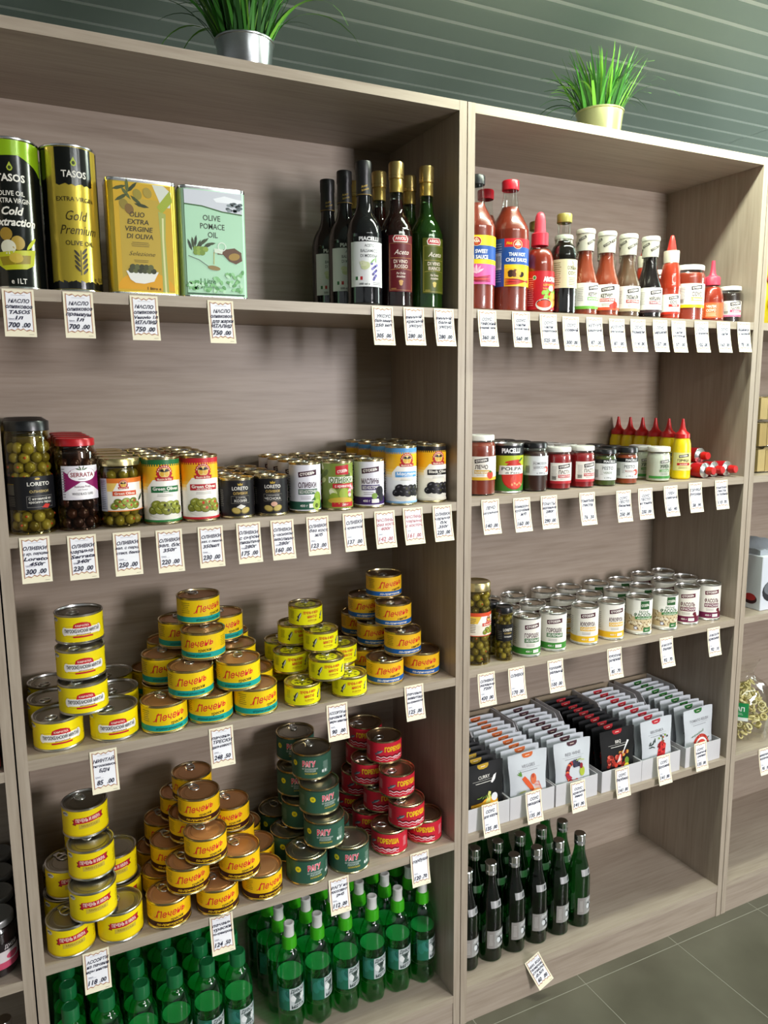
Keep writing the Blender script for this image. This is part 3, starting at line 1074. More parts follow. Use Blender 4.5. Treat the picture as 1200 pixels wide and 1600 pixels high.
def art_beans(p, R, a, b):
    h = b - a
    W = PI * R
    rr = random.Random(8)
    p.rect(-W, W, a + h * 0.06, a + h * 0.54, 'd8c49c')
    n0 = p.n
    for i in range(60):
        p.deck(n0, i, 2, 8)
        x, y = rr.uniform(-W, W), a + h * rr.uniform(0.08, 0.50)
        p.ell(x, y, 0.0062, h * 0.042, '8a7048', rot=rr.uniform(0, 3), n=10)
        p.ell(x, y + 0.0003, 0.0055, h * 0.036, rr.choice(('ece0c4', 'e0d0ac', 'f2eada')), rot=rr.uniform(0, 3), n=10)
    p.n = n0 + 17
    u = 0.010
    p.rect(u - 0.004, u + 0.018, b - h * 0.27, b - h * 0.02, '2c5c30')
    p.text('СТОЕВЪ', u + 0.007, b - h * 0.15, h * 0.07, 'f0ece0', w=0.019, bold=0.03, rot=0.12)
    p.poly([(u - 0.024, b - h * 0.50), (u + 0.030, b - h * 0.50), (u + 0.030, b - h * 0.30), (u - 0.018, b - h * 0.30), (u - 0.026, b - h * 0.38)], 'f4f2ea')
    p.text('БЕЛАЯ', u + 0.004, b - h * 0.345, h * 0.06, '2c5c30', w=0.022, bold=0.03)
    p.text('ФАСОЛЬ', u + 0.003, b - h * 0.445, h * 0.10, '2c5c30', w=0.044, bold=0.04)
    p.rect(u - 0.016, u + 0.030, b - h * 0.58, b - h * 0.50, '3f8040')
    p.text('натуральная', u + 0.006, b - h * 0.54, h * 0.05, 'f0f0e4', max_w=0.034)
    p.rect(u + 0.004, u + 0.024, a + h * 0.03, a + h * 0.17, '2f7036')
    p.text('400 г', u + 0.014, a + h * 0.10, h * 0.05, 'f0f0e4')
    p.ell(u - 0.014, a + h * 0.15, 0.004, h * 0.05, '3a5ab0')
    p.ell(u - 0.014, a + h * 0.15, 0.003, h * 0.038, 'f0f0f0')
    p.fine(-0.044, b - h * 0.26, 0.018, h * 0.25, 'a8a4a0', 5, 5)


def art_polpa(p, R, a, b):
    h = b - a
    W = PI * R
    p.rect(-W, W, b - h * 0.22, b, '15151a')
    p.rect(-W, W, a, a + h * 0.42, '3f7a2c')
    u = 0.012
    p.text('PIACELLI', u, b - h * 0.11, h * 0.10, 'e8e8ea', w=0.042, bold=0.05)
    p.ell(u + 0.008, a + h * 0.34, 0.029, h * 0.31, 'a81c14')
    p.ell(u + 0.008, a + h * 0.34, 0.027, h * 0.285, 'c8352a')
    p.ell(u + 0.014, a + h * 0.22, 0.016, h * 0.16, 'd84a3a')
    for k in range(5):
        p.ell(u + 0.002 + k * 0.006, a + h * (0.14 + 0.03 * (k % 2)), 0.0022, h * 0.03, 'e8a070', rot=k, n=8)
    p.ell(u + 0.006, b - h * 0.35, 0.020, h * 0.035, 'c8352a', rot=0.1)
    p.ell(u + 0.024, b - h * 0.31, 0.008, h * 0.02, '2f6a24', rot=0.5)
    p.poly([(u - 0.028, a + h * 0.36), (u + 0.034, a + h * 0.38), (u + 0.034, a + h * 0.56), (u - 0.026, a + h * 0.56)], 'f2f0e8')
    p.text('POLPA', u + 0.002, a + h * 0.495, h * 0.075, '1c1c1c', w=0.046, bold=0.02)
    p.text('di Pezzi', u + 0.004, a + h * 0.405, h * 0.045, '1c1c1c', w=0.034)
    p.fine(-0.046, a + h * 0.4, 0.018, h * 0.5, 'd0e0a0', 8, 5)


def make_can(R, h, metal, lidm, art, bg, rr=0.0, ring=True, name='food_can', rib=True):
    return make_tin(R, h, metal, lidm, art, bg, ring=ring, ring_rot=rr, name=name, cat='can')


K_cg = make_can(0.0325, 0.117, GOLDTIN, LID_GOLD, art_maestro('1f6a3a', '1f6a3a', 'f2f0e4', 'Green Olives', 'pitted', bottom='2f7a3c'), 'f6f2e8')
K_cr = make_can(0.0328, 0.117, GOLDTIN, LID_GOLD, art_maestro('c0242e', 'b4222c', 'f2f0e4', 'Green Olives', 'with shrimp filling', pim='c8402c', bottom='c0242e'), 'f6f2e8')
K_mb = make_can(0.0325, 0.119, GOLDTIN, LID_GOLD, art_maestro('5a9ad0', '5aa0d8', 'f4f6f8', 'Маслины', 'с косточкой', cols=('1c1a1e', '262428', '141216'), bottom='8ab8dc'), 'eef0ee')
K_mk = make_can(0.0318, 0.119, GOLDTIN, LID_GOLD, art_maestro('1c1a1a', '1c1a1a', 'e8e4d8', 'Black Olives', 'pitted', cols=('1c1a1e', '262428', '141216'), bottom='d8d2c0'), 'f2ecdc')
K_la = make_can(0.0316, 0.0735, GOLDTIN, LID_GOLD, art_loreto('ОЛИВКИ', 'КОЗИЙ', 'cheese'), '1b191b')
K_lb = make_can(0.0316, 0.0735, GOLDTIN, LID_GOLD, art_loreto('ОЛИВКИ', 'ЧЕСНОКА', 'garlic'), '1b191b')
K_so = make_can(0.0312, 0.0953, GOLDTIN, LID_GOLD, art_stoev('ОЛИВКИ', 'БЕЗ КОСТОЧКИ', '2f5a44', '2a5a48', '3f1a2c', 'green'), 'e6e4ec')
K_kr = make_can(0.0308, 0.0953, GOLDTIN, LID_GOLD, art_shrimp, '8a9a40')
K_ms = make_can(0.0308, 0.0953, GOLDTIN, LID_GOLD, art_stoev('МАСЛИНЫ', 'БЕЗ КОСТОЧКИ', '3a2a62', '3c2060', '3f1a2c', 'black'), 'e8e6ee')
LID_FLAT = mat((0.50, 0.46, 0.36), 0.26, 0.95, name='tin_lid')
K_go = make_can(0.0325, 0.0915, STEEL, LID_FLAT, art_stoev('ГОРОШЕК', 'ЗЕЛЕНЫЙ', '2f6a30', '3f8a34', '4a1c2c', None), 'ece8de', rr=2.6)
K_ku = make_can(0.0330, 0.0915, STEEL, LID_FLAT, art_stoev('КУКУРУЗА', 'САХАРНАЯ', 'e0b02c', 'e8b824', '4a1c2c', None), 'ece8de', ring=False)
K_fb = make_can(0.0325, 0.0915, STEEL, LID_FLAT, art_beans, 'eeece2', ring=False)
K_fr = make_can(0.0315, 0.0960, STEEL, LID_FLAT, art_stoev('ФАСОЛЬ', 'КРАСНАЯ', '6a1c3c', '6e1c44', '5a1428', 'bean'), 'ece8de', ring=False)
K_po = make_can(0.0345, 0.1075, STEEL, LID_FLAT, art_polpa, 'b8c42c', ring=False)


def row(K, x, y, z, n, pitch, label, rear_label, group, turn=0, slope=0.0):
    """a front piece and the ones lined up behind it"""
    K.put(x, y, z, math.radians(turn), label, group)
    for i in range(1, n):
        K.put(x + slope * i + jit(0.0006), y + pitch * i, z, math.radians(turn) + jit(0.25), rear_label, group)


z2 = ZB['B2']
row(K_cg, -0.6025, 0.036, z2, 4, 0.0695, 'tall yellow olive can with a green banner, front of its row', 'tall yellow green-bannered olive can lined up behind the front one', 'green-banner olive cans', -14)
row(K_cr, -0.5355, 0.036, z2, 4, 0.0695, 'tall yellow olive can with a red banner, front of its row', 'tall yellow red-bannered olive can lined up behind the front one', 'red-banner olive cans', -15)
row(K_la, -0.468, 0.036, z2, 4, 0.065, 'small black olive can with a white cheese cube, front of its row', 'small black olive can behind the one showing a cheese cube', 'black cheese olive cans', -15)
row(K_lb, -0.403, 0.036, z2, 4, 0.065, 'small black olive can with a garlic picture, front of its row', 'small black olive can behind the one showing garlic', 'black garlic olive cans', -23)
row(K_so, -0.3355, 0.036, z2, 4, 0.0645, 'white can of green olives with a dark green base band, front of its row', 'white green-olive can with dark green base band, behind the front one', 'white green-olive cans', -29)
row(K_kr, -0.269, 0.034, z2, 4, 0.0645, 'leafy green and red olive can with a shrimp picture, front of its row', 'leafy green shrimp-olive can behind the front one', 'shrimp olive cans', -21)
row(K_ms, -0.2005, 0.036, z2, 4, 0.0645, 'white can of black olives with a purple base band, front of its row', 'white black-olive can with purple base band, behind the front one', 'white black-olive cans', -38)
row(K_mb, -0.129, 0.036, z2, 4, 0.0665, 'tall yellow can of black olives with a blue banner, front of its row', 'tall yellow blue-bannered olive can lined up behind the front one', 'blue-banner olive cans', -18)
row(K_mk, -0.0555, 0.042, z2, 4, 0.0655, 'tall yellow can of black olives with a black banner, front of its row', 'tall yellow black-bannered olive can lined up behind the front one', 'black-banner olive cans', -13)

z3c = ZC['C3']
row(K_go, 0.193, 0.036, z3c, 3, 0.078, 'white pea can with a green base, beside the slim olive jar', 'white pea can in the rows behind the front pair', 'pea cans', -30)
row(K_go, 0.270, 0.040, z3c, 3, 0.078, 'white pea can with a green base, beside the sweetcorn cans', 'white pea can in the rows behind the front pair', 'pea cans', -48)
row(K_ku, 0.367, 0.042, z3c, 3, 0.078, 'white sweetcorn can with a yellow base, beside the pea cans', 'white sweetcorn can in the rows behind the front pair', 'sweetcorn cans', -43)
row(K_ku, 0.4475, 0.042, z3c, 3, 0.078, 'white sweetcorn can with a yellow base, beside the white bean cans', 'white sweetcorn can in the rows behind the front pair', 'sweetcorn cans', -33)
row(K_fb, 0.537, 0.040, z3c, 3, 0.078, 'white bean can showing beans, beside the sweetcorn cans', 'white bean can in the rows behind the front pair', 'white bean cans', -48)
row(K_fb, 0.6215, 0.038, z3c, 3, 0.078, 'white bean can showing beans, beside the purple-based cans', 'white bean can in the rows behind the front pair', 'white bean cans', -47)
row(K_fr, 0.706, 0.045, z3c, 3, 0.078, 'white red-bean can with a purple base, beside the white bean cans', 'white red-bean can in the rows behind the front pair', 'red bean cans', -60)
row(K_fr, 0.784, 0.046, z3c, 3, 0.078, 'white red-bean can with a purple base, nearest the bookcase side', 'white red-bean can in the rows behind the front pair', 'red bean cans', -48)
z2c = ZC['C2']
row(K_po, 0.1425, 0.050, z2c, 3, 0.0715, 'green and red tomato pulp can beside the pepper relish jar', 'green and red tomato pulp can behind the front one', 'tomato pulp cans', -42)


# ================================================================== oil tins and vinegar bottles
z1 = ZB['B1']
GLOSS_BLACK = mat('0d0f0d', 0.18, 0.0, 0.6)
GOLD_FOIL = mat((0.72, 0.55, 0.07), 0.25, 0.6, name='gold_printed_tin')
LIME_INK = mat('8cb418', 0.2, 0.1, 0.6)


def oil_drop(p, cx, cy, s, c='a8b83c'):
    p.poly([(cx, cy + s * 1.5), (cx + s * 0.45, cy + s * 0.6), (cx + s * 0.8, cy - s * 0.1), (cx + s * 0.55, cy - s * 0.75), (cx, cy - s), (cx - s * 0.55, cy - s * 0.75), (cx - s * 0.8, cy - s * 0.1), (cx - s * 0.45, cy + s * 0.6)], c)
    p.ell(cx, cy - s * 0.1, s * 0.42, s * 0.5, '2c3a14')


def round_tin(name, label, body, R, h, art, rimm=CHROME):
    t = thing(name, label, 'tin')
    MB().lathe([(0, 0.003), (R - 0.004, 0.003), (R - 0.002, 0), (R, 0.001), (R, 0.003), (R - 0.0012, 0.005), (R - 0.0012, h - 0.004), (R, h - 0.003), (R + 0.0002, h - 0.001), (R - 0.001, h), (R - 0.003, h - 0.001), (R - 0.004, h - 0.006), (0, h - 0.006)], body, 56, mats=[rimm] * 5 + [body] + [rimm] * 6).build('tin_body', t, 40)
    p = cyl_print(R - 0.0012)
    art(p, R - 0.0012, 0.0055, h - 0.0045)
    p.build('print', t)
    return Kind(t)


def art_cold(p, R, a, b):
    W = PI * R
    h = b - a
    pts = [(-W, b), (-W, b - h * 0.10)]
    drip = [(-.9, .20), (-.7, .12), (-.5, .30), (-.42, .12), (-.3, .12), (-.1, .11), (.1, .10), (.3, .16), (.42, .21), (.47, .21), (.49, .40), (.53, .40), (.55, .21), (.62, .13), (.8, .24), (.9, .12)]
    xs = [-1] + [d[0] for d in drip] + [1]
    ys = [.12] + [d[1] for d in drip] + [.12]
    for i in range(len(xs) - 1):
        p._lay([(xs[i] * W, b), (xs[i + 1] * W, b), (xs[i + 1] * W, b - h * ys[i + 1]), (xs[i] * W, b - h * ys[i])], [(0, 3, 2, 1)], LIME_INK, same=i > 0)
    oil_drop(p, 0, b - h * 0.185, 0.0055)
    p.text('TASOS', 0, b - h * 0.255, h * 0.050, 'e6e4d8', w=0.042, bold=0.03)
    p.text('OLIVE OIL', 0, b - h * 0.36, h * 0.034, 'e6e4d8', w=0.038, bold=0.01)
    p.text('EXTRA VIRGIN', 0.002, b - h * 0.41, h * 0.034, 'e6e4d8', w=0.05, bold=0.01)
    p.text('Cold', 0, b - h * 0.48, h * 0.055, 'e6e4d8', w=0.032, bold=0.03, shear=0.3)
    p.text('Extraction', 0.002, b - h * 0.555, h * 0.055, 'e6e4d8', w=0.062, bold=0.03, shear=0.3)
    p.ell(0.004, a + h * 0.30, 0.010, h * 0.05, 'a88c34')
    p.ell(-0.012, a + h * 0.36, 0.009, h * 0.045, '9a7c2c')
    p.ell(-0.010, a + h * 0.27, 0.011, h * 0.05, 'd8d8c0', rot=0.6)
    p.ell(0.024, a + h * 0.30, 0.012, h * 0.012, 'b8c01c', rot=0.9)
    p.poly([(-0.030, a + h * 0.23), (0.030, a + h * 0.26), (0.026, a + h * 0.15), (0.014, a + h * 0.12), (-0.016, a + h * 0.11), (-0.028, a + h * 0.15)], 'b4b81c')
    p.poly([(-0.024, a + h * 0.20), (0.022, a + h * 0.22), (0.020, a + h * 0.16), (-0.020, a + h * 0.14)], '8a7a14')
    p.ell(0, a + h * 0.195, 0.010, h * 0.035, 'c0a83c')
    p.text('e 1LT', 0.002, a + h * 0.035, h * 0.038, 'e6e4d8', w=0.022)


def art_gold(p, R, a, b):
    W = PI * R
    h = b - a
    u = 0.006
    for i in range(12):
        x0, x1 = u - 0.028 + i * 0.0048, u - 0.028 + (i + 1) * 0.0048
        p._lay([(x0, b), (x1, b), (x1, b - h * (0.268 - 0.004 * ((i * 7) % 5))), (x0, b - h * (0.268 - 0.004 * ((i * 7 + 3) % 5)))], [(0, 3, 2, 1)], GLOSS_BLACK, same=i > 0)
    for i in range(40):
        x0, x1 = -W + 2 * W * i / 40, -W + 2 * W * (i + 1) / 40
        p._lay([(x0, a), (x1, a), (x1, a + h * (0.045 + 0.006 * ((i * 5) % 4))), (x0, a + h * (0.045 + 0.006 * ((i * 5 + 2) % 4)))], [(0, 1, 2, 3)], GLOSS_BLACK, same=i > 0)
    p.rect(-W, -0.040, a, b, GLOSS_BLACK)
    p.rect(0.052, W, a, b, GLOSS_BLACK)
    oil_drop(p, u, b - h * 0.105, 0.0058)
    p.text('TASOS', u, b - h * 0.185, h * 0.048, 'e6e4d8', w=0.038, bold=0.02)
    p.text('EXTRA VIRGIN', u, b - h * 0.36, h * 0.032, '2a2408', w=0.058)
    p.text('Gold', u + 0.001, b - h * 0.475, h * 0.072, '3a3008', w=0.034, bold=0.0, shear=0.35)
    p.text('Premium', u + 0.003, b - h * 0.575, h * 0.068, '3a3008', w=0.058, bold=0.0, shear=0.35)
    p.text('OLIVE OIL', u + 0.003, b - h * 0.67, h * 0.034, '2a2408', w=0.044)
    for k in range(9):
        s = -1 if k % 2 else 1
        p.ell(u + 0.003 + s * 0.006, a + h * (0.13 + 0.018 * k), 0.0065, h * 0.009, '2a2408', rot=s * 0.9, n=10, same=k > 0)
    p.line([(u + 0.002, a + h * 0.10), (u + 0.003, a + h * 0.28)], 0.0012, '2a2408')
    p.text('e 1LT', 0.040, a + h * 0.08, h * 0.03, '2a2408')


K_tb = round_tin('oil_tin', 'tall black olive oil tin with dripping lime-green top, front', GLOSS_BLACK, 0.0425, 0.226, art_cold)
K_tb.put(-0.8045, 0.0645, z1, -0.05, group='black oil tins')
K_tb.put(-0.794, 0.158, z1, 0.08, 'tall black olive oil tin standing in the dark behind the front two', 'black oil tins')
K_tg = round_tin('oil_tin', 'tall gold olive oil tin with a black top panel', GOLD_FOIL, 0.0435, 0.226, art_gold)
K_tg.put(-0.7185, 0.0655, z1, -0.05)


def square_tin(label, w, d, h, body, art, cap=False):
    t = thing('oil_tin', label, 'tin')
    r = 0.012
    pts = []
    for cx, cy, a0 in ((w / 2 - r, -d / 2 + r, -PI / 2), (w / 2 - r, d / 2 - r, 0), (-w / 2 + r, d / 2 - r, PI / 2), (-w / 2 + r, -d / 2 + r, PI)):
        for k in range(6):
            a = a0 + PI / 2 * k / 5
            pts.append((cx + r * math.cos(a), cy + r * math.sin(a)))
    mb = MB()
    lv = [(0.98, 0.002, CHROME), (1.0, 0.0, CHROME), (1.006, 0.002, CHROME), (0.994, 0.0045, body), (0.994, h - 0.005, CHROME), (1.006, h - 0.003, CHROME), (1.004, h, CHROME), (0.985, h - 0.001, CHROME), (0.97, h - 0.005, CHROME)]
    rings = [[mb.bm.verts.new((x * s if abs(x) > 0 else 0, y * s, z)) for x, y in pts] for s, z, m in lv]
    for i in range(len(rings) - 1):
        for k in range(len(pts)):
            k2 = (k + 1) % len(pts)
            f = mb.bm.faces.new((rings[i][k], rings[i][k2], rings[i + 1][k2], rings[i + 1][k]))
            f.material_index = mb.mi(lv[i][2] if i != 3 else body)
    for ring, m in ((rings[0], CHROME), (rings[-1], CHROME)):
        f = mb.bm.faces.new(ring)
        f.material_index = mb.mi(m)
    mb.build('tin_body', t, 40)
    MB().lathe([(0.013, h - 0.005), (0.013, h + 0.0), (0.011, h + 0.002), (0, h + 0.002)], mat('c8b070', 0.4), 24, at=(w * 0.28, 0.01, 0)).build('cap', t, 40)
    p = Print(lambda u, v, q: (u, -d / 2 * 0.994 - q, v))
    art(p, w, 0.006, h - 0.0065)
    p.build('print', t)
    return Kind(t)


def leaf(p, cx, cy, L, rot, c):
    q = [(-.5, 0), (-.2, .11), (.2, .10), (.5, 0), (.2, -.10), (-.2, -.11)]
    cr, sr = math.cos(rot), math.sin(rot)
    p.poly([(cx + L * (x * cr - y * sr), cy + L * (x * sr + y * cr)) for x, y in q], c)


def art_olio(p, w, a, b):
    h = b - a
    x = w / 2 - 0.010
    p.rect(-x, x, a, b, 'c8a01c')
    p.rect(-x + 0.008, x - 0.02, a + h * 0.12, b - h * 0.14, 'b89c34')
    p.ell(0.0, a + h * 0.02, x, h * 0.17, 'd89c0c', a0=0, a1=PI, n=20)
    # pouring jug and oil
    p.poly([(0.016, b), (0.030, b - h * 0.20), (0.044, b - h * 0.20), (0.046, b - h * 0.06), (0.034, b)], 'd0d4c8')
    p.poly([(0.030, b - h * 0.26), (0.022, b - h * 0.20), (0.044, b - h * 0.04), (0.048, b - h * 0.14)], '9aa830')
    p.poly([(0.024, b - h * 0.24), (0.036, b - h * 0.26), (0.034, b - h * 0.5), (0.036, a), (0.026, a), (0.026, b - h * 0.5)], 'a0a854')
    p.line([(0.031, b - h * 0.3), (0.030, a + h * 0.5), (0.031, a)], 0.003, 'd4d49a')
    for i, (lx, ly, rt) in enumerate(((-.036, .95, .3), (-.026, .90, -.9), (-.016, .96, .8), (-.010, .84, -.7), (-.024, .97, 1.6), (-.002, .80, -.2), (-.034, .86, -2.6))):
        leaf(p, lx, a + h * ly, 0.024, rt, ('3f4a20', '56602c', '2c3818')[i % 3])
    for k, (ox, oy) in enumerate(((-.030, .80), (-.008, .90), (.008, .92), (-.022, .76))):
        p.ell(ox, a + h * oy, 0.0068, h * 0.05, ('8a7a2c', '94862c', 'a08c34', '7a5c28')[k], rot=0.4)
    p.text('OLIO', -0.010, a + h * 0.715, h * 0.048, '3a3418', w=0.024, bold=0.015, shear=0.15)
    p.text('EXTRA', -0.009, a + h * 0.648, h * 0.046, '3a3418', w=0.034, bold=0.015, shear=0.15)
    p.text('VERGINE', -0.008, a + h * 0.582, h * 0.046, '3a3418', w=0.044, bold=0.015, shear=0.15)
    p.text('DI OLIVA', -0.007, a + h * 0.515, h * 0.046, '3a3418', w=0.042, bold=0.015, shear=0.15)
    p.fine(-0.007, a + h * 0.44, 0.034, h * 0.05, '6a5c28', 3, 3)
    p.text('Selezione', -0.005, a + h * 0.355, h * 0.042, '4a4018', w=0.042, bold=-0.005, shear=0.4)
    p.fine(-0.007, a + h * 0.285, 0.03, h * 0.03, '6a5c28', 2, 4)
    p.poly([(-0.032, a + h * 0.19), (0.020, a + h * 0.19), (0.012, a + h * 0.10), (-0.004, a + h * 0.075), (-0.018, a + h * 0.08), (-0.026, a + h * 0.11)], 'e4e4dc')
    for k in range(11):
        p.ell(-0.024 + (k % 6) * 0.0072 + (0.003 if k > 5 else 0), a + h * (0.195 + (0.035 if k > 5 else 0)), 0.0046, h * 0.026, ('3f4424', '565c30', '2f3418')[k % 3], n=12)
    p.text('1 litro e', 0.012, a + h * 0.035, h * 0.028, '3a3418', w=0.022)


def art_pomace(p, w, a, b):
    h = b - a
    x = w / 2 - 0.008
    p.rect(-x, x, a, b, 'a9d4b4')
    p.poly([(-x, b), (x, b), (x, a + h * 0.80), (x * 0.3, a + h * 0.815), (-x * 0.4, a + h * 0.855), (-x, a + h * 0.86)], 'c8ccd4')
    p.poly([(x * 0.0, a + h * 0.93), (x * 0.4, a + h * 0.965), (x * 0.8, a + h * 0.945), (x, a + h * 0.94), (x, a + h * 0.90), (x * 0.1, a + h * 0.90)], 'e8ecf0')
    rr = random.Random(2)
    n0 = p.n
    for k in range(22):
        p.deck(n0, k, 1, 6)
        p.ell(x * rr.uniform(0.45, 0.98), a + h * rr.uniform(0.815, 0.90), 0.004, h * 0.014, rr.choice(('3a4648', '5a686c', '7c888c')), n=9, same=False)
    p.line([(-x, a + h * 0.86), (-x * 0.4, a + h * 0.852), (x * 0.3, a + h * 0.812), (x, a + h * 0.797)], 0.0022, '2f5c28')
    p.text('OLIVE', -0.004, a + h * 0.745, h * 0.055, '2c3a28', w=0.030, bold=0.01)
    p.text('POMACE', -0.003, a + h * 0.665, h * 0.055, '2c3a28', w=0.042, bold=0.01)
    p.text('OIL', -0.003, a + h * 0.585, h * 0.055, '2c3a28', w=0.017, bold=0.01)
    for i in range(8):
        leaf(p, -0.043 + 0.005 * i, a + h * (0.475 + 0.02 * (i % 3)), 0.020, 1.9 - 0.24 * i, ('24301c', '33421f')[i % 2])
    for k in range(7):
        p.ell(-0.033 + 0.0055 * (k % 4), a + h * (0.44 - 0.035 * (k // 4)), 0.0048, h * 0.026, ('6f8c2c', '86a03c')[k % 2], rot=0.3, n=12)
    # cruet pouring into a spoon
    p.poly([(0.004, a + h * 0.44), (0.020, a + h * 0.455), (0.034, a + h * 0.47), (0.046, a + h * 0.43), (0.047, a + h * 0.35), (0.036, a + h * 0.315), (0.024, a + h * 0.34), (0.014, a + h * 0.40), (0.004, a + h * 0.40)], '5a3a1c')
    p.poly([(-0.002, a + h * 0.455), (0.014, a + h * 0.45), (0.012, a + h * 0.405), (-0.001, a + h * 0.415)], 'cfdcc8')
    p.ell(0.033, a + h * 0.385, 0.010, h * 0.035, '9a7a2c', rot=0.2)
    p.ring(0.012, a + h * 0.475, 0.006, 0.0075, 'dfe8dc')
    p.line([(-0.002, a + h * 0.42), (-0.003, a + h * 0.30)], 0.0012, 'b8a85c')
    p.line([(-0.046, a + h * 0.37), (-0.028, a + h * 0.335), (-0.012, a + h * 0.275)], 0.0013, '6f7c74')
    p.ell(-0.003, a + h * 0.265, 0.011, h * 0.022, '8a7440', rot=-0.12)
    n0 = p.n
    for k in range(70):
        p.deck(n0, k, 1, 10)
        xx = rr.uniform(-1, 1)
        p.ell(x * xx * 0.96, a + h * (0.04 + max(0, 0.20 * rr.random() * (0.4 + 0.6 * max(0, xx + 0.4)))), 0.0042, h * 0.016, rr.choice(('7cb878', '5a9a58', '8fc890', 'b4dcb8')), rot=rr.uniform(0, 3), n=8)
    p.n = n0 + 11
    p.text('1 Litre', -0.014, a + h * 0.135, h * 0.05, '3f7a44', w=0.026)
    p.fine(-0.012, a + h * 0.075, 0.05, h * 0.02, '4a7c50', 2, 5)
    p.rect(-x, x, a, a + h * 0.015, '1f4a2c')


K_ol = square_tin('golden rectangular extra virgin oil tin with an oil stream picture', 0.112, 0.062, 0.184, GOLD_FOIL, art_olio)
K_ol.put(-0.6115, 0.053, z1, 0.0)
K_pm = square_tin('pale green rectangular pomace oil tin with olives and cruet', 0.115, 0.062, 0.184, mat('a9d4b4', 0.3, 0.2, 0.5), art_pomace)
K_pm.put(-0.4945, 0.053, z1, 0.0)

# ---- bottles
WINE_BLACK = mat((0.006, 0.006, 0.007), 0.06, 0.0, 0.7, name='near_black_bottle_glass')
CAP_BLACK = mat((0.012, 0.012, 0.013), 0.4, 0.0, 0.5, name='black_capsule')
CAP_GOLD = mat((0.52, 0.38, 0.14), 0.3, 0.9, name='gold_screw_cap')


def ribbed(r, z0, z1, lip=0.0):
    """closed cap profile"""
    return [(0, z0), (r, z0), (r, z1 - 0.0015), (r - 0.0015, z1), (0, z1)]


def bottle(name, label, cat, prof, glass, cap_fn, art=None, lbl_name='label', fill=None, rib=None, seg=36, n=5):
    t = thing(name, label, cat)
    pf = smooth_prof(prof, n)
    body = MB().lathe([(0, 0.0)] + pf, glass, seg, wob=rib)
    body.build('bottle_body', t, 50)
    if fill is not None:
        fm, frac_z, shrink = fill
        q = [(max(r - shrink, 0.001), max(z, 0.003)) for r, z in pf if z < frac_z]
        q.append((max(interp(pf)(frac_z) - shrink, 0.001), frac_z))
        MB().lathe([(0, 0.003)] + q + [(0, frac_z)], fm, seg, wob=rib).build('contents', t, 50)
    cap_fn(t)
    if art:
        f = interp(pf)
        art(t, f)
    return Kind(t)


def balsamic_cap(t):
    c = MB().lathe([(0.0135, 0.205), (0.0148, 0.206), (0.0142, 0.243), (0.0152, 0.245), (0.0152, 0.266), (0.0145, 0.268), (0, 0.268)], CAP_BLACK, 32).build('capsule', t, 40)
    p = cyl_print(lambda v: 0.0152)
    p.text('Aceto', 0, 0.222, 0.0045, 'c8a850', w=0.013, shear=0.4, rot=0.3)
    p.text('Balsamico', 0.002, 0.216, 0.004, 'c8a850', w=0.015, shear=0.4, rot=0.3)
    p.rect(-PI * 0.0148, PI * 0.0148, 0.2065, 0.2075, 'a08038')
    p.build('capsule_print', c)


def balsamic_art(t, f):
    p = cyl_print(lambda v: 0.034)
    p.rect(-0.030, 0.042, 0.036, 0.118, 'e4e6e6')
    p.rect(-0.024, 0.042, 0.119, 0.128, '101012')
    u = 0.008
    p.text('PIACELLI', u, 0.1235, 0.0068, 'dcdcdc', w=0.040, bold=0.05)
    p.text('ACETO', u, 0.111, 0.0055, '55585a', w=0.019)
    p.text('BALSAMICO', u, 0.1015, 0.0058, '55585a', w=0.034)
    p.text('DI MODENA', u, 0.0925, 0.0058, '55585a', w=0.034)
    for i in range(13):
        p.ell(u + 0.010 + 0.0038 * ((i * 3) % 4 - 1.5) * (1 - i / 18), 0.078 - 0.0024 * i, 0.0026, 0.0026, ('5a549c', '7a74b4', '44407c')[i % 3], n=10)
    leaf(p, u + 0.006, 0.083, 0.014, 0.8, '7ca864')
    leaf(p, u + 0.013, 0.085, 0.012, 1.6, '94bc7c')
    p.ell(u - 0.008, 0.074, 0.009, 0.007, 'c8d0a0', rot=0.4)
    p.ell(u - 0.012, 0.078, 0.007, 0.005, 'd8dcb8', rot=-0.3)
    for k, c in enumerate(('2f6a3c', 'f4f4f0', 'b82c30')):
        p.rect(-0.019 + 0.0045 * k, -0.0145 + 0.0045 * k, 0.048, 0.0545, c, same=False)
    p.text('500 ml e', u - 0.010, 0.041, 0.004, '3a3c3e', w=0.020)
    p.fine(u + 0.016, 0.042, 0.02, 0.006, '7a7c7e', 2, 2)
    p.build('label', t)


K_bal = bottle('vinegar_bottle', 'black balsamic vinegar bottle with a white label, front of its row', 'bottle',
               [(0.031, 0.0), (0.0338, 0.005), (0.034, 0.02), (0.034, 0.12), (0.0335, 0.138), (0.028, 0.158), (0.0185, 0.175), (0.0145, 0.19), (0.0135, 0.21), (0.0135, 0.235)],
               WINE_BLACK, balsamic_cap, balsamic_art)
K_bal.put(-0.196, 0.055, z1, -0.38, group='balsamic bottles')
K_bal.put(-0.2045, 0.128, z1, -0.35, 'black balsamic vinegar bottle second in its row, half hidden', 'balsamic bottles')
K_bal.put(-0.2115, 0.200, z1, -0.33, 'black balsamic vinegar bottle at the back of its row', 'balsamic bottles')


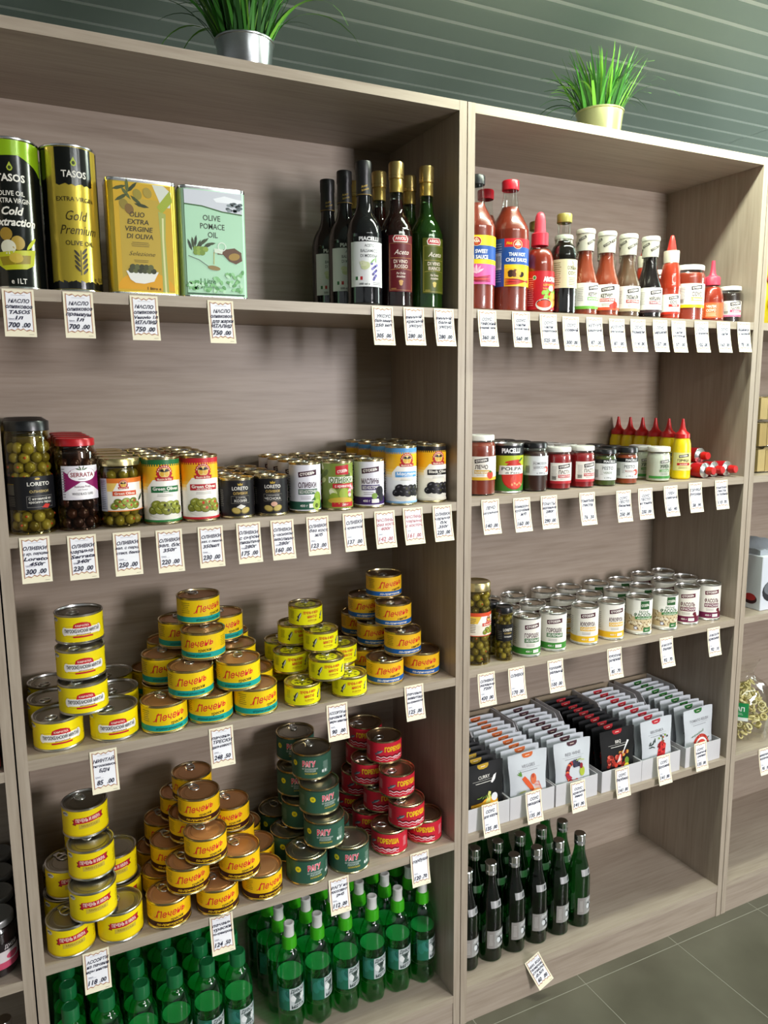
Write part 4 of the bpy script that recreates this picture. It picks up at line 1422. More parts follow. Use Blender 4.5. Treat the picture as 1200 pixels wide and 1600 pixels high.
def aceto_cap(t):
    c = MB().lathe([(0.0125, 0.218), (0.0135, 0.219), (0.0132, 0.243), (0.0128, 0.2435)], mat((0.50, 0.36, 0.10), 0.3, 0.8), 32).build('neck_foil', t, 40)
    MB().lathe([(0.0128, 0.2435), (0.0148, 0.244), (0.0148, 0.2475), (0.0143, 0.248), (0.0143, 0.250), (0.0148, 0.2505), (0.0148, 0.271), (0.0138, 0.274), (0, 0.274)], CAP_GOLD, 32, wob=lambda a, z: 1 + (0.012 * math.cos(16 * a) if z > 0.251 else 0)).build('screw_cap', t, 40)


def aceto_art(bg, edge, l2, l3):
    def f(t, fr):
        p = cyl_print(lambda v: 0.0328)
        u = 0.010
        p.rect(u - 0.024, u + 0.028, 0.030, 0.135, bg)
        p.line([(u - 0.022, 0.033), (u - 0.022, 0.120), (u + 0.026, 0.120), (u + 0.026, 0.033), (u - 0.022, 0.033)], 0.0006, edge)
        p.poly([(u - 0.014, 0.122), (u + 0.014, 0.122), (u + 0.016, 0.129), (u + 0.012, 0.135), (u - 0.012, 0.135), (u - 0.016, 0.129)], 'e8dcd0')
        p.poly([(u - 0.0125, 0.1235), (u + 0.0125, 0.1235), (u + 0.014, 0.129), (u + 0.011, 0.134), (u - 0.011, 0.134), (u - 0.014, 0.129)], 'b4202c')
        p.text('ARIOLI', u, 0.129, 0.0058, 'f4ece4', w=0.022, bold=0.03)
        p.text('Aceto', u + 0.002, 0.104, 0.0095, 'f0e4d8', w=0.030, bold=0.0, shear=0.4)
        p.rect(u - 0.020, u + 0.024, 0.0925, 0.0930, edge)
        p.text('DI ' + l2, u, 0.0865, 0.0068, 'e8d8c8', w=0.028)
        p.text(l3, u + 0.001, 0.0775, 0.0068, 'e8d8c8', w=0.027)
        p.line([(u - 0.020, 0.071), (u, 0.073), (u + 0.024, 0.071)], 0.0005, edge)
        p.text('Per Dolce', u, 0.0645, 0.0042, 'e8d8c8', w=0.018, shear=0.3)
        p.text('Insalata', u, 0.0585, 0.0042, 'e8d8c8', w=0.017, shear=0.3)
        p.ell(u, 0.046, 0.0035, 0.005, edge, n=10)
        p.ell(u, 0.049, 0.0045, 0.003, edge, n=10)
        p.fine(u - 0.014, 0.0355, 0.010, 0.003, edge, 2, 2)
        p.build('label', t)
    return f


ACETO = [(0.030, 0.0), (0.0325, 0.004), (0.0328, 0.02), (0.0328, 0.132), (0.031, 0.150), (0.024, 0.168), (0.016, 0.182), (0.0130, 0.200), (0.0125, 0.222), (0.0125, 0.244)]
RED_WINE = glassy((0.10, 0.012, 0.010), 'dark_red_filled_glass')
GREEN_WINE = glassy((0.10, 0.22, 0.05), 'green_filled_glass')
K_ro = bottle('vinegar_bottle', 'red wine vinegar bottle with gold cap, front of its row', 'bottle', ACETO, glassy((0.55, 0.62, 0.55), 'pale_bottle_glass'), aceto_cap, aceto_art('5c1018', 'c89a5a', 'VINO', 'ROSSO'), fill=(mat((0.055, 0.006, 0.006), 0.1, 0, 0.5, name='red_vinegar', trans=0.3), 0.205, 0.0012))
K_ro.put(-0.1275, 0.053, z1, -0.52, group='red vinegar bottles')
K_ro.put(-0.130, 0.124, z1, 0.3, 'red wine vinegar bottle second in its row, only the gold neck showing', 'red vinegar bottles')
K_ro.put(-0.1440, 0.208, z1, 0.5, 'red wine vinegar bottle at the back between two black capsules', 'red vinegar bottles')
K_bi = bottle('vinegar_bottle', 'green-glass white wine vinegar bottle with gold cap, front of its row', 'bottle', ACETO, glassy((0.45, 0.66, 0.40), 'green_bottle_glass'), aceto_cap, aceto_art('4c5410', 'c8b45a', 'VINO', 'BIANCO'), fill=(mat((0.09, 0.17, 0.035), 0.1, 0, 0.5, name='white_vinegar', trans=0.55), 0.205, 0.0012))
K_bi.put(-0.0605, 0.053, z1, -0.31, group='white vinegar bottles')
K_bi.put(-0.060, 0.126, z1, 0.3, 'white wine vinegar bottle behind, only its gold neck showing', 'white vinegar bottles')


# ================================================================== jars
def jar_lid(r, z0, z1, m, gm=None, knurl=0):
    def f(t):
        MB().lathe([(r - 0.002, z0), (r, z0 + 0.0006), (r, z1 - 0.0022), (r - 0.0012, z1 - 0.0004), (r - 0.003, z1), (r - 0.0045, z1 - 0.0012), (0, z1 - 0.0012)], m, 44,
                   wob=(lambda a, z: 1 + 0.006 * math.cos(knurl * a)) if knurl else None).build('lid', t, 40)
    return f


def whole_olives(t, R, z0, z1, cols, r=0.0085, seed=1, holes=None, skip=None, sq=1.0):
    """whole olives packed against the glass, ring over ring, round a dark core"""
    rr = random.Random(seed)
    mb = MB()
    ms = [mat(c, 0.3, 0, 0.5) for c in cols]
    n = max(5, int(2 * PI * (R - r) / (2 * r * 1.02)))
    z, k = z0 + r, 0
    while z < z1 - r * 0.7:
        for i in range(n):
            a = 2 * PI * (i + 0.5 * (k % 2)) / n + rr.uniform(-.1, .1)
            q = R - r * sq - 0.0012
            p = (q * math.sin(a), -q * math.cos(a), z + rr.uniform(-.0012, .0012))
            if skip and skip[0] < z < skip[1] and abs(((a + PI) % (2 * PI)) - PI) < 1.0:
                pass
            mb.blob(p, r * rr.uniform(0.92, 1.02), rr.choice(ms), 2, (sq, sq, 1.06))
            if holes and rr.random() < 0.4:
                mb.blob(((q + r * 0.86 * sq) * math.sin(a + .1), -(q + r * 0.86 * sq) * math.cos(a + .1), p[2] + r * 0.15), r * 0.26, holes, 1)
        z += r * 1.72
        k += 1
    mb.lathe([(0, z0), (R - r * 1.3, z0), (R - r * 1.3, z1), (0, z1)], ms[-1], 20)
    o = mb.build('olives', t, 60)
    o['kind'] = 'stuff'
    return o


def simple_fill(prof, top, m, shrink=0.0014):
    def f(t):
        fr = interp(prof)
        q = [(max(r - shrink, 0.002), max(z, 0.0025)) for r, z in prof if z < top] + [(max(fr(top) - shrink, 0.002), top)]
        MB().lathe([(0, 0.0025)] + q + [(0, top)], m, 40).build('contents', t, 50)
    return f


def jar(name, label, prof, lid_fn, fill_fn, art, glass=None, cat='jar', n=4):
    t = thing(name, label, cat)
    pf = smooth_prof(prof, n)
    MB().lathe([(0, 0.0006)] + pf, glass or CLEAR, 44).build('jar_body', t, 50)
    fill_fn(t, pf)
    lid_fn(t)
    if art:
        art(t, interp(pf))
    return Kind(t)


LID_BLACK = mat('141416', 0.3, 0, 0.5)
LID_RED = mat('b01820', 0.28, 0.1, 0.5)
LID_WHITE = mat('d8d6d0', 0.35, 0, 0.5)
LID_GOLDJ = mat((0.66, 0.54, 0.26), 0.27, 0.9, name='gold_jar_lid')
OLIVE_G = ('7c7430', '8a8038', '6c6226', '948a46', '574c1c')
PIMENTO = mat('b8402a', 0.4)
BRINE = glassy((0.88, 0.83, 0.52), 'olive_brine_glass')


def loreto_jar_art(R, z0, z1, u=0.010, line3='С начинкой из', line4='красного перца'):
    def f(t, fr):
        p = cyl_print(lambda v: R)
        h = z1 - z0
        p.rect(-0.062, 0.046, z0, z1, '17171a')
        p.ell(u - 0.002, z0 + h * 0.93, 0.004, h * 0.03, 'b89a3c')
        p.text('LORETO', u, z0 + h * 0.78, h * 0.115, 'e4e0d6', w=0.036, bold=0.02)
        p.text('ОЛИВКИ', u, z0 + h * 0.55, h * 0.075, 'c0a868', w=0.030)
        p.line([(u - 0.020, z0 + h * 0.41), (u + 0.022, z0 + h * 0.41), (u + 0.022, z0 + h * 0.08), (u - 0.020, z0 + h * 0.08), (u - 0.020, z0 + h * 0.41)], 0.0006, '8a8680')
        p.text(line3, u + 0.001, z0 + h * 0.335, h * 0.075, 'dcd8ce', w=0.036)
        p.text(line4, u + 0.001, z0 + h * 0.235, h * 0.075, 'dcd8ce', w=0.036)
        p.poly([(u + 0.002, z0 + h * 0.06), (u + 0.012, z0 + h * 0.03), (u + 0.017, z0 + h * 0.14), (u + 0.008, z0 + h * 0.17)], 'b82c24')
        p.rect(-0.050, -0.030, z0 + h * 0.45, z0 + h * 0.75, '5a5850')
        p.rect(-0.050, -0.030, z0 + h * 0.76, z0 + h * 0.78, 'a08838')
        p.fine(-0.040, z0 + h * 0.25, 0.022, h * 0.3, '6a6860', 6, 5)
        p.build('label', t)
    return f


JAR_TALL = [(0.031, 0.0), (0.0344, 0.004), (0.0351, 0.012), (0.0351, 0.142), (0.0342, 0.156), (0.0325, 0.163), (0.0325, 0.168)]
K_lj = jar('olive_jar', 'tall green olive jar with black lid and black label, front of its row', JAR_TALL, jar_lid(0.0335, 0.166, 0.183, LID_BLACK),
           lambda t, pf: whole_olives(t, 0.0345, 0.003, 0.158, OLIVE_G, 0.0092, 3, PIMENTO), loreto_jar_art(0.0351, 0.040, 0.094), glass=BRINE)


def serrata_art(t, fr):
    p = cyl_print(lambda v: 0.0336)
    u = 0.012
    p.rect(-0.022, 0.044, 0.052, 0.108, 'e8e4ea')
    p.poly([(u - 0.030, 0.064), (u - 0.030, 0.099), (u, 0.083)], '8a1c5c')
    p.poly([(u + 0.032, 0.064), (u + 0.032, 0.099), (u, 0.083)], '8a1c5c')
    p.ell(u + 0.001, 0.093, 0.024, 0.012, '8a1c5c')
    p.ell(u + 0.001, 0.0935, 0.0228, 0.0112, 'f2eef0')
    p.ell(u + 0.001, 0.065, 0.024, 0.011, 'f2eef0')
    for i, rt in enumerate((.4, 1.2, 2.0, 2.8)):
        leaf(p, u + 0.006 * math.cos(rt), 0.1015 + 0.003 * math.sin(rt), 0.009, rt, '3a5a2a')
    p.text('SERRATA', u + 0.001, 0.0935, 0.0072, '8a2430', w=0.038, bold=0.02)
    p.fine(u, 0.086, 0.012, 0.003, '6a5a60', 1, 2)
    p.text('Aceitunas Prieta', u, 0.074, 0.0038, '5a2440', w=0.026)
    p.text('con hueso', u, 0.069, 0.003, '7a6a70', w=0.016)
    p.text('WHOLE BLACK OLIVES', u, 0.062, 0.0042, '2c2428', w=0.034)
    p.fine(-0.018, 0.08, 0.006, 0.05, '8a868c', 12, 2)
    p.build('label', t)


K_se = jar('olive_jar', 'jar of dark olives with a red lid and white-purple label, front of its row',
           [(0.029, 0.0), (0.0329, 0.004), (0.0335, 0.012), (0.0335, 0.118), (0.0325, 0.130), (0.0295, 0.137), (0.0295, 0.142)],
           jar_lid(0.0310, 0.1395, 0.1525, LID_RED), lambda t, pf: whole_olives(t, 0.0329, 0.003, 0.132, ('2c1810', '38200f', '23120c'), 0.0095, 5), serrata_art, glass=glassy((0.75, 0.6, 0.5), 'brown_brine_glass'))


def mae_jar_art(t, fr):
    p = cyl_print(lambda v: 0.0342)
    u = 0.010
    p.rect(-0.034, 0.058, 0.028, 0.084, 'f4eee0')
    p.rect(-0.018, 0.058, 0.076, 0.084, 'e07a2c')
    p.rect(-0.018, 0.058, 0.062, 0.076, 'f2cc6a')
    p.poly([(u - 0.010, 0.076), (u + 0.034, 0.076), (u + 0.034, 0.055), (u - 0.020, 0.058)], 'f8f4ea')
    p.rect(-0.034, -0.018, 0.028, 0.084, 'd0d0dc')
    p.fine(-0.026, 0.056, 0.012, 0.05, '5a5a70', 16, 2)
    olive_man(p, u, 0.0735, 0.0082)
    p.rect(u - 0.018, u + 0.022, 0.0545, 0.0625, 'd0502c')
    p.text('Green Olives', u + 0.002, 0.0585, 0.0042, 'f6eee0', w=0.034, bold=0.02)
    p.ell(u + 0.004, 0.038, 0.027, 0.0085, 'e0dccc')
    olives(p, u + 0.004, 0.041, 0.046, 0.016, 7, 8, r=0.0066, pim='b8402a')
    leaf(p, u + 0.032, 0.050, 0.018, 0.8, '2c4a24')
    p.rect(-0.018, 0.058, 0.028, 0.0295, 'e07a2c')
    p.build('label', t)


K_mj = jar('olive_jar', 'short jar of green olives with a gold lid and orange-topped label, front of its row',
           [(0.030, 0.0), (0.0335, 0.004), (0.0341, 0.011), (0.0341, 0.086), (0.0335, 0.096), (0.0322, 0.101), (0.0322, 0.106)],
           jar_lid(0.0336, 0.104, 0.117, LID_GOLDJ), lambda t, pf: whole_olives(t, 0.0335, 0.003, 0.100, OLIVE_G, 0.0088, 7, PIMENTO), mae_jar_art, glass=BRINE)
row(K_lj, -0.8105, 0.0435, z2, 4, 0.0725, K_lj.root['label'], 'tall black-lidded olive jar lined up behind the front one', 'black-lidded olive jars', 2)
row(K_se, -0.7395, 0.0415, z2, 4, 0.0700, K_se.root['label'], 'red-lidded dark olive jar lined up behind the front one', 'red-lidded olive jars', -11)
row(K_mj, -0.6713, 0.0410, z2, 4, 0.0722, K_mj.root['label'], 'gold-lidded short olive jar lined up behind the front one', 'gold-lidded olive jars', -15)

# ---- jars of the sauce bookcase
TOMATO = mat('8a3420', 0.35, 0, 0.5)
TOMATO2 = mat('94341e', 0.3, 0, 0.5)
PASTE = mat('98161c', 0.35, 0, 0.5)
PESTO_G = mat('4c5a1c', 0.55)
PESTO_R = mat('a0441c', 0.5)
DARK_TOM = mat('3a1a10', 0.4)
CREAM = mat('d8d8c8', 0.4)


def chunky(base, chunks, R, z0, z1, seed):
    """sauce with bits pressed against the glass"""
    def f(t, pf):
        simple_fill(pf, z1, base)(t)
        c = [o for o in t.children if o.name.startswith('contents')][0]
        rr = random.Random(seed)
        fr = interp(pf)
        mb = MB()
        for i in range(60):
            a, z = rr.uniform(0, 2 * PI), rr.uniform(z0, z1 - 0.006)
            q = fr(z) - 0.0034
            mb.blob((q * math.sin(a), -q * math.cos(a), z), rr.uniform(0.0025, 0.005), mat(rr.choice(chunks), 0.4), 1, (0.5, 0.5, 1))
        o = mb.build('chunks', c, 60)
        o['kind'] = 'stuff'
    return f


def sjar_art(R, z0, z1, l1, l2, bar, bot, u=0.010, bg='ece6dc', l1w=None, fruit=None, full=True):
    def f(t, fr):
        p = cyl_print(lambda v: R)
        h = z1 - z0
        p.rect(-0.9 * R, 1.75 * R, z0, z1, bg)
        p.rect(-0.9 * R, 1.75 * R, z0, z0 + h * 0.13, bot)
        stoev_logo(p, u, z1 - h * 0.17, 0.030, '2c2426', rot=0.14)
        p.text(l1, u, z1 - h * 0.44, h * 0.17, '3a2a26', w=l1w or 0.028, bold=0.03)
        p.rect(u - 0.015, u + 0.018, z1 - h * 0.72, z1 - h * 0.57, bar)
        p.text(l2, u + 0.001, z1 - h * 0.645, h * 0.085, 'f4efe8', max_w=0.030, bold=0.02)
        p.fine(u - 0.002, z1 - h * 0.78, 0.022, h * 0.07, '8a8078', 2, 4)
        if fruit:
            p.ell(u + 0.020, z0 + h * 0.22, 0.008, h * 0.17, fruit)
            p.ell(u + 0.020, z0 + h * 0.36, 0.003, h * 0.05, '3f7a2c', n=8)
        p.fine(-0.55 * R, z0 + h * 0.55, 0.012, h * 0.6, 'a09a94', 9, 6)
        for k in range(7):
            p.rect(-0.72 * R + 0.0014 * k, -0.72 * R + 0.0014 * k + 0.0007, z0 + h * 0.18, z0 + h * 0.36, '2a2a2a', same=k > 0)
        p.build('label', t)
    return f


K_le = jar('relish_jar', 'large pepper relish jar with white lid, beside the bookcase upright', [(0.028, 0.0), (0.0325, 0.004), (0.0332, 0.012), (0.0332, 0.095), (0.031, 0.108), (0.0285, 0.114), (0.0285, 0.117)],
           jar_lid(0.0300, 0.1155, 0.1275, LID_WHITE), chunky(TOMATO, ('b8441c', '8a1c10', 'c86a2c'), 0.033, 0.01, 0.112, 3), sjar_art(0.0333, 0.033, 0.083, 'ЛЕЧО', 'болгарское', 'c8a23c', 'e0b030', fruit='c8442c'))
z2c = ZC['C2']
K_le.put(0.0655, 0.0425, z2c, -0.78)


def text_art(R, z0, z1, bg, head, rows_, u=0.008, bar=None, fruit=None, span=(-1.2, 1.55)):
    """a white label under a black brand strip"""
    def f(t, fr):
        p = cyl_print(lambda v: R)
        h = z1 - z0
        p.rect(span[0] * R, span[1] * R, z0, z1, bg)
        if head:
            p.rect(span[0] * R, span[1] * R, z1 - h * 0.20, z1, '141416')
            p.text(head, u + 0.004, z1 - h * 0.10, h * 0.11, 'dcdcdc', w=0.028, bold=0.04)
        for s, v, k, c, w in rows_:
            p.text(s, u, z0 + h * v, h * k, c, w=w)
        if fruit:
            p.ell(u + 0.016, z0 + h * 0.3, 0.008, h * 0.15, fruit)
            p.ell(u + 0.012, z0 + h * 0.28, 0.004, h * 0.09, 'e8e0d0')
        for k in range(8):
            p.rect(-0.95 * R + 0.0013 * k, -0.95 * R + 0.0013 * k + 0.0006, z0 + h * 0.12, z0 + h * 0.5, '3a3a3a', same=k > 0)
        p.fine(-0.25 * R, z0 + h * 0.5, 0.008, h * 0.5, 'a8a4a0', 8, 5)
        p.build('label', t)
    return f


K_pj = jar('tomato_jar', 'dark tomato jar with black lid and pale label, front of its row', [(0.024, 0.0), (0.0278, 0.003), (0.0285, 0.010), (0.0285, 0.076), (0.0272, 0.086), (0.0250, 0.091), (0.0250, 0.096)],
           jar_lid(0.0268, 0.0945, 0.107, LID_BLACK), chunky(DARK_TOM, ('4a2012', '2c120a'), 0.028, 0.01, 0.088, 4),
           text_art(0.0286, 0.036, 0.078, 'd4d6d8', None, [('POMODORI', 0.62, 0.13, '4a4c50', 0.034), ('ESSICCATI', 0.42, 0.13, '4a4c50', 0.032), ('e 280 g', 0.12, 0.08, '5a5c60', 0.02)], fruit='c03028'))
row(K_pj, 0.2065, 0.038, z2c, 3, 0.060, K_pj.root['label'], 'black-lidded dark tomato jar behind the front one', 'dark tomato jars', -24)
K_ps = jar('tomato_paste_jar', 'red tomato paste jar', [(0.024, 0.0), (0.0278, 0.003), (0.0282, 0.010), (0.0282, 0.068), (0.0268, 0.077), (0.0255, 0.081), (0.0255, 0.085)],
           jar_lid(0.0272, 0.0835, 0.0945, LID_WHITE), lambda t, pf: simple_fill(pf, 0.079, PASTE)(t), sjar_art(0.0283, 0.014, 0.060, 'ПАСТА', 'ТОМАТНАЯ', 'b82c34', 'b82c34', u=0.008))
row(K_ps, 0.2720, 0.037, z2c, 3, 0.060, 'red tomato paste jar with white lid, beside the dark tomato jar', 'red tomato paste jar behind the front pair', 'tomato paste jars', -25)
row(K_ps, 0.3400, 0.038, z2c, 3, 0.060, 'red tomato paste jar with white lid, beside the green pesto', 'red tomato paste jar behind the front pair', 'tomato paste jars', -16)
for K_, x_, y_, lab_, rl_, gr_ in (
        (jar('pesto_jar', 'green pesto jar', [(0.021, 0.0), (0.0248, 0.003), (0.0253, 0.009), (0.0253, 0.058), (0.0242, 0.068), (0.0232, 0.071), (0.0232, 0.075)], jar_lid(0.0250, 0.0735, 0.085, LID_BLACK),
             chunky(PESTO_G, ('6a7c24', '3a4616', '7c8a34'), 0.025, 0.005, 0.069, 5), text_art(0.0254, 0.014, 0.062, 'dcdede', 'PIACELLI', [('PESTO', 0.58, 0.16, '44464a', 0.026), ('VERDE', 0.36, 0.10, '5a6a3c', 0.020), ('e 190 g', 0.12, 0.07, '5a5c60', 0.016)])),
         0.4055, 0.034, 'green pesto jar with black lid and white label, front of its row', 'black-lidded green pesto jar behind the front one', 'green pesto jars'),
        (jar('pesto_jar', 'red pesto jar', [(0.021, 0.0), (0.0248, 0.003), (0.0253, 0.009), (0.0253, 0.058), (0.0242, 0.068), (0.0232, 0.071), (0.0232, 0.075)], jar_lid(0.0250, 0.0735, 0.087, LID_BLACK),
             chunky(PESTO_R, ('b8501c', '8a3414', 'c87830'), 0.025, 0.005, 0.069, 6), text_art(0.0254, 0.014, 0.062, 'e2e2e0', 'PIACELLI', [('PESTO', 0.58, 0.16, '44464a', 0.026), ('ROSSO', 0.36, 0.10, '9a3c30', 0.020), ('e 190 g', 0.12, 0.07, '5a5c60', 0.016)], fruit='c03a2c')),
         0.4745, 0.037, 'red pesto jar with black lid and white label, front of its row', 'black-lidded red pesto jar behind the front one', 'red pesto jars')):
    row(K_, x_, y_, z2c, 3, 0.056, lab_, rl_, gr_, -44)


def horse_art(t, fr):
    p = cyl_print(lambda v: 0.0279)
    p.rect(-0.03, 0.045, 0.008, 0.014, '3f8a3c')
    stoev_logo(p, 0.010, 0.049, 0.024, '4a4a48')
    p.text('ХРЕН', 0.010, 0.037, 0.008, '3a4a34', w=0.024, bold=0.03)
    p.rect(-0.002, 0.022, 0.024, 0.030, '5a8a4a')
    p.text('столовый', 0.010, 0.027, 0.0036, 'f0f0e8', w=0.018)
    p.fine(0.010, 0.019, 0.02, 0.006, '7a8a74', 2, 4)
    p.build('label', t)


K_hr = jar('horseradish_jar', 'white horseradish jar with white lid and green base stripe, front of its row', [(0.023, 0.0), (0.0272, 0.003), (0.0278, 0.010), (0.0278, 0.052), (0.0262, 0.064), (0.0250, 0.068), (0.0250, 0.073)],
           jar_lid(0.0268, 0.0715, 0.0835, LID_WHITE), lambda t, pf: simple_fill(pf, 0.068, CREAM)(t), horse_art)
row(K_hr, 0.5785, 0.0395, z2c, 2, 0.062, K_hr.root['label'], 'white-lidded horseradish jar behind the front one', 'horseradish jars', -31)

# mustard squeeze bottles
RED_PLASTIC = mat('c01c1c', 0.35, 0, 0.5)
MUSTARD_Y = mat('e8c80a', 0.35, 0, 0.5)


def mustard():
    t = thing('mustard_bottle', 'x', 'bottle')
    pf = smooth_prof([(0.019, 0.0), (0.0222, 0.003), (0.0225, 0.012), (0.0222, 0.055), (0.0215, 0.075), (0.0205, 0.088), (0.0178, 0.098), (0.0160, 0.101)], 4)
    MB().lathe([(0, 0.0)] + pf, MUSTARD_Y, 36).build('bottle_body', t, 50)
    MB().lathe([(0.0165, 0.101), (0.0180, 0.1012), (0.0178, 0.111), (0.0150, 0.114), (0.0100, 0.118), (0.0066, 0.126), (0.0042, 0.140), (0.0030, 0.148), (0, 0.1485)], RED_PLASTIC, 32, wob=lambda a, z: 1 + (0.01 * math.cos(20 * a) if z < 0.111 else 0)).build('spout_cap', t, 40)
    p = cyl_print(interp(pf))
    p.rect(-0.018, 0.034, 0.022, 0.066, 'e0d890')
    stoev_logo(p, 0.010, 0.058, 0.024, '2c2426', rot=0.14)
    p.text('ГОРЧИЦА', 0.009, 0.047, 0.0062, '3a2a1c', w=0.028, bold=0.03)
    p.rect(-0.006, 0.026, 0.0345, 0.041, 'b82c24')
    p.text('русская', 0.010, 0.0378, 0.0036, 'f4ecdc', w=0.018)
    p.fine(0.009, 0.029, 0.024, 0.006, '6a5a2c', 2, 5)
    p.build('label', t)
    return Kind(t)


K_mu = mustard()
K_mu.put(0.6615, 0.046, z2c, -0.98, 'yellow mustard bottle with red spout, front of its row', 'mustard bottles')
for i in range(1, 6):
    K_mu.put(0.6615 + 0.001 * i, 0.046 + 0.0458 * i, z2c, -0.9 + jit(0.3), 'yellow mustard bottle with red spout lined up behind the front one', 'mustard bottles')


# red tubes lying on their sides, caps towards the bookcase side
def tube():
    t = thing('condiment_tube', 'x', 'tube')
    mb = MB()
    # body along +x from the crimped end (x=0) to the shoulder (x=0.11)
    n, L, R = 14, 0.110, 0.0195
    prev = None
    redm, whitem = mat('b81824', 0.3, 0.2, 0.5), mat('dcd8d4', 0.3, 0.2, 0.5)
    for i in range(n + 1):
        s = i / n
        k = min(1.0, 0.08 + 1.15 * s)
        ring = []
        for j in range(28):
            a = 2 * PI * j / 28
            ry = R * (1.08 - 0.08 * min(1, s * 1.3))
            ring.append(mb.bm.verts.new((L * s, ry * math.cos(a), R + R * k * math.sin(a) * 0.98)))
        if prev:
            for j in range(28):
                f = mb.bm.faces.new((prev[j], prev[(j + 1) % 28], ring[(j + 1) % 28], ring[j]))
                f.material_index = mb.mi(whitem if 4 <= i <= 6 or i == 10 else redm)
        else:
            f = mb.bm.faces.new(ring)
            f.material_index = mb.mi(redm)
        prev = ring
    mb.build('tube_body', t, 50)

    def along_x(prof, m, nm, wob=None):
        b = MB().lathe(prof, m, 28, wob=wob)
        bmesh.ops.rotate(b.bm, verts=b.bm.verts[:], cent=(0, 0, 0), matrix=Matrix.Rotation(PI / 2, 3, 'Y'))
        bmesh.ops.translate(b.bm, verts=b.bm.verts[:], vec=(L, 0, R))
        return b.build(nm, t, 40)
    along_x([(R - 0.0004, 0), (R - 0.0002, 0.001), (R - 0.001, 0.002), (0.008, 0.007), (0.0065, 0.0075), (0.0065, 0.011), (0, 0.011)], mat((0.78, 0.78, 0.80), 0.25, 0.9, name='tube_shoulder_metal'), 'shoulder')
    along_x([(0.0095, 0.0095), (0.0102, 0.010), (0.0092, 0.026), (0.0080, 0.027), (0, 0.027)], RED_PLASTIC, 'cap', wob=lambda a, z: 1 + 0.02 * math.cos(14 * a))
    p = Print(lambda u, v, d: (u, -(R + 0.001 + d) * math.cos(v / R), R + (R + d) * 0.97 * math.sin(v / R)))
    p.text('ТОМАТНАЯ', 0.066, 0.004, 0.006, 'f4f0ec', w=0.04, bold=0.02)
    p.text('ПАСТА', 0.066, -0.005, 0.006, 'f4f0ec', w=0.028, bold=0.02)
    p.build('label', t)
    return Kind(t)


K_tu = tube()
for x, y, dz, a, lab in (
        (0.7130, 0.134, 0.0, -1.50, 'red and white tube lying on the shelf, nearest the mustard bottle'),
        (0.7545, 0.142, 0.0, -1.50, 'red and white tube lying in the middle of the tube heap'),
        (0.7960, 0.138, 0.0, -1.50, 'red and white tube lying on the shelf, cap reaching nearest the bookcase side'),
        (0.7340, 0.165, 0.0345, -1.56, 'red and white tube lying on top of the tube heap')):
    K_tu.put(x, y, z2c + dz, a, lab, 'red tubes')

# olive jars of the pea shelf
z3c = ZC['C3']


def oj_art(t, fr):
    p = cyl_print(lambda v: 0.0325)
    u = 0.010
    p.rect(-0.034, 0.050, 0.066, 0.118, 'f2ead8')
    p.rect(-0.034, 0.050, 0.110, 0.118, 'd8502c')
    p.rect(-0.034, 0.050, 0.094, 0.110, 'f0c850')
    p.poly([(u - 0.010, 0.110), (u + 0.036, 0.110), (u + 0.036, 0.088), (u - 0.020, 0.091)], 'f8f4ea')
    olive_man(p, u + 0.010, 0.103, 0.0085)
    p.rect(u - 0.008, u + 0.030, 0.088, 0.095, 'c8402c')
    p.text('Green Olives', u + 0.011, 0.0915, 0.004, 'f6eee0', w=0.032, bold=0.02)
    olives(p, u + 0.014, 0.078, 0.036, 0.014, 6, 8, r=0.006, pim='b8402a')
    p.fine(-0.022, 0.09, 0.02, 0.034, '7a6a5a', 9, 2)
    p.rect(-0.034, 0.050, 0.066, 0.0675, 'd8502c')
    p.build('label', t)


K_oj = jar('olive_jar', 'big gold-lidded jar of green olives beside the bookcase upright', [(0.028, 0.0), (0.0320, 0.004), (0.0325, 0.012), (0.0325, 0.150), (0.031, 0.158), (0.0295, 0.162), (0.0295, 0.166)],
           jar_lid(0.0308, 0.164, 0.183, LID_GOLDJ), lambda t, pf: whole_olives(t, 0.0319, 0.003, 0.160, OLIVE_G, 0.0090, 9, PIMENTO), oj_art, glass=BRINE)
K_oj.put(0.062, 0.046, z3c, -0.2)
K_sj = jar('olive_jar', 'slim jar of green olives with black lid, front', [(0.0165, 0.0), (0.0192, 0.003), (0.0196, 0.008), (0.0196, 0.098), (0.0185, 0.105), (0.0178, 0.108), (0.0178, 0.110)],
           jar_lid(0.0190, 0.1085, 0.122, LID_BLACK), lambda t, pf: whole_olives(t, 0.0191, 0.003, 0.105, OLIVE_G, 0.0070, 11), None, glass=BRINE)


def slim_art(t):
    p = cyl_print(lambda v: 0.0197)
    p.rect(-0.020, 0.034, 0.046, 0.084, '17171a')
    p.text('LORETO', 0.011, 0.072, 0.0062, 'e4e0d6', w=0.022, bold=0.02)
    p.text('ОЛИВКИ', 0.011, 0.064, 0.004, 'c0a868', w=0.018)
    p.rect(0.001, 0.021, 0.0625 - 0.009, 0.0615 - 0.002, '3a3a3c')
    p.text('халкидики', 0.011, 0.0568, 0.0034, 'dcd8ce', w=0.017)
    p.fine(-0.008, 0.06, 0.012, 0.02, '6a6860', 5, 5)
    p.build('label', t)


slim_art(K_sj.root)
K_sj.put(0.1255, 0.029, z3c, -0.70, group='slim olive jars')
for i in range(1, 4):
    K_sj.put(0.1215, 0.029 + 0.047 * i, z3c, jit(0.3), 'slim black-lidded olive jar behind the front one', 'slim olive jars')


# ================================================================== sauce bottles
z1c = ZC['C1']
CHILI = mat('822c18', 0.28, 0, 0.5)
CAP_RED = mat('c4182c', 0.32, 0, 0.5)
CAP_DK = mat('14181c', 0.35, 0, 0.5)
CAP_WHITE = mat('d4d2c6', 0.45)


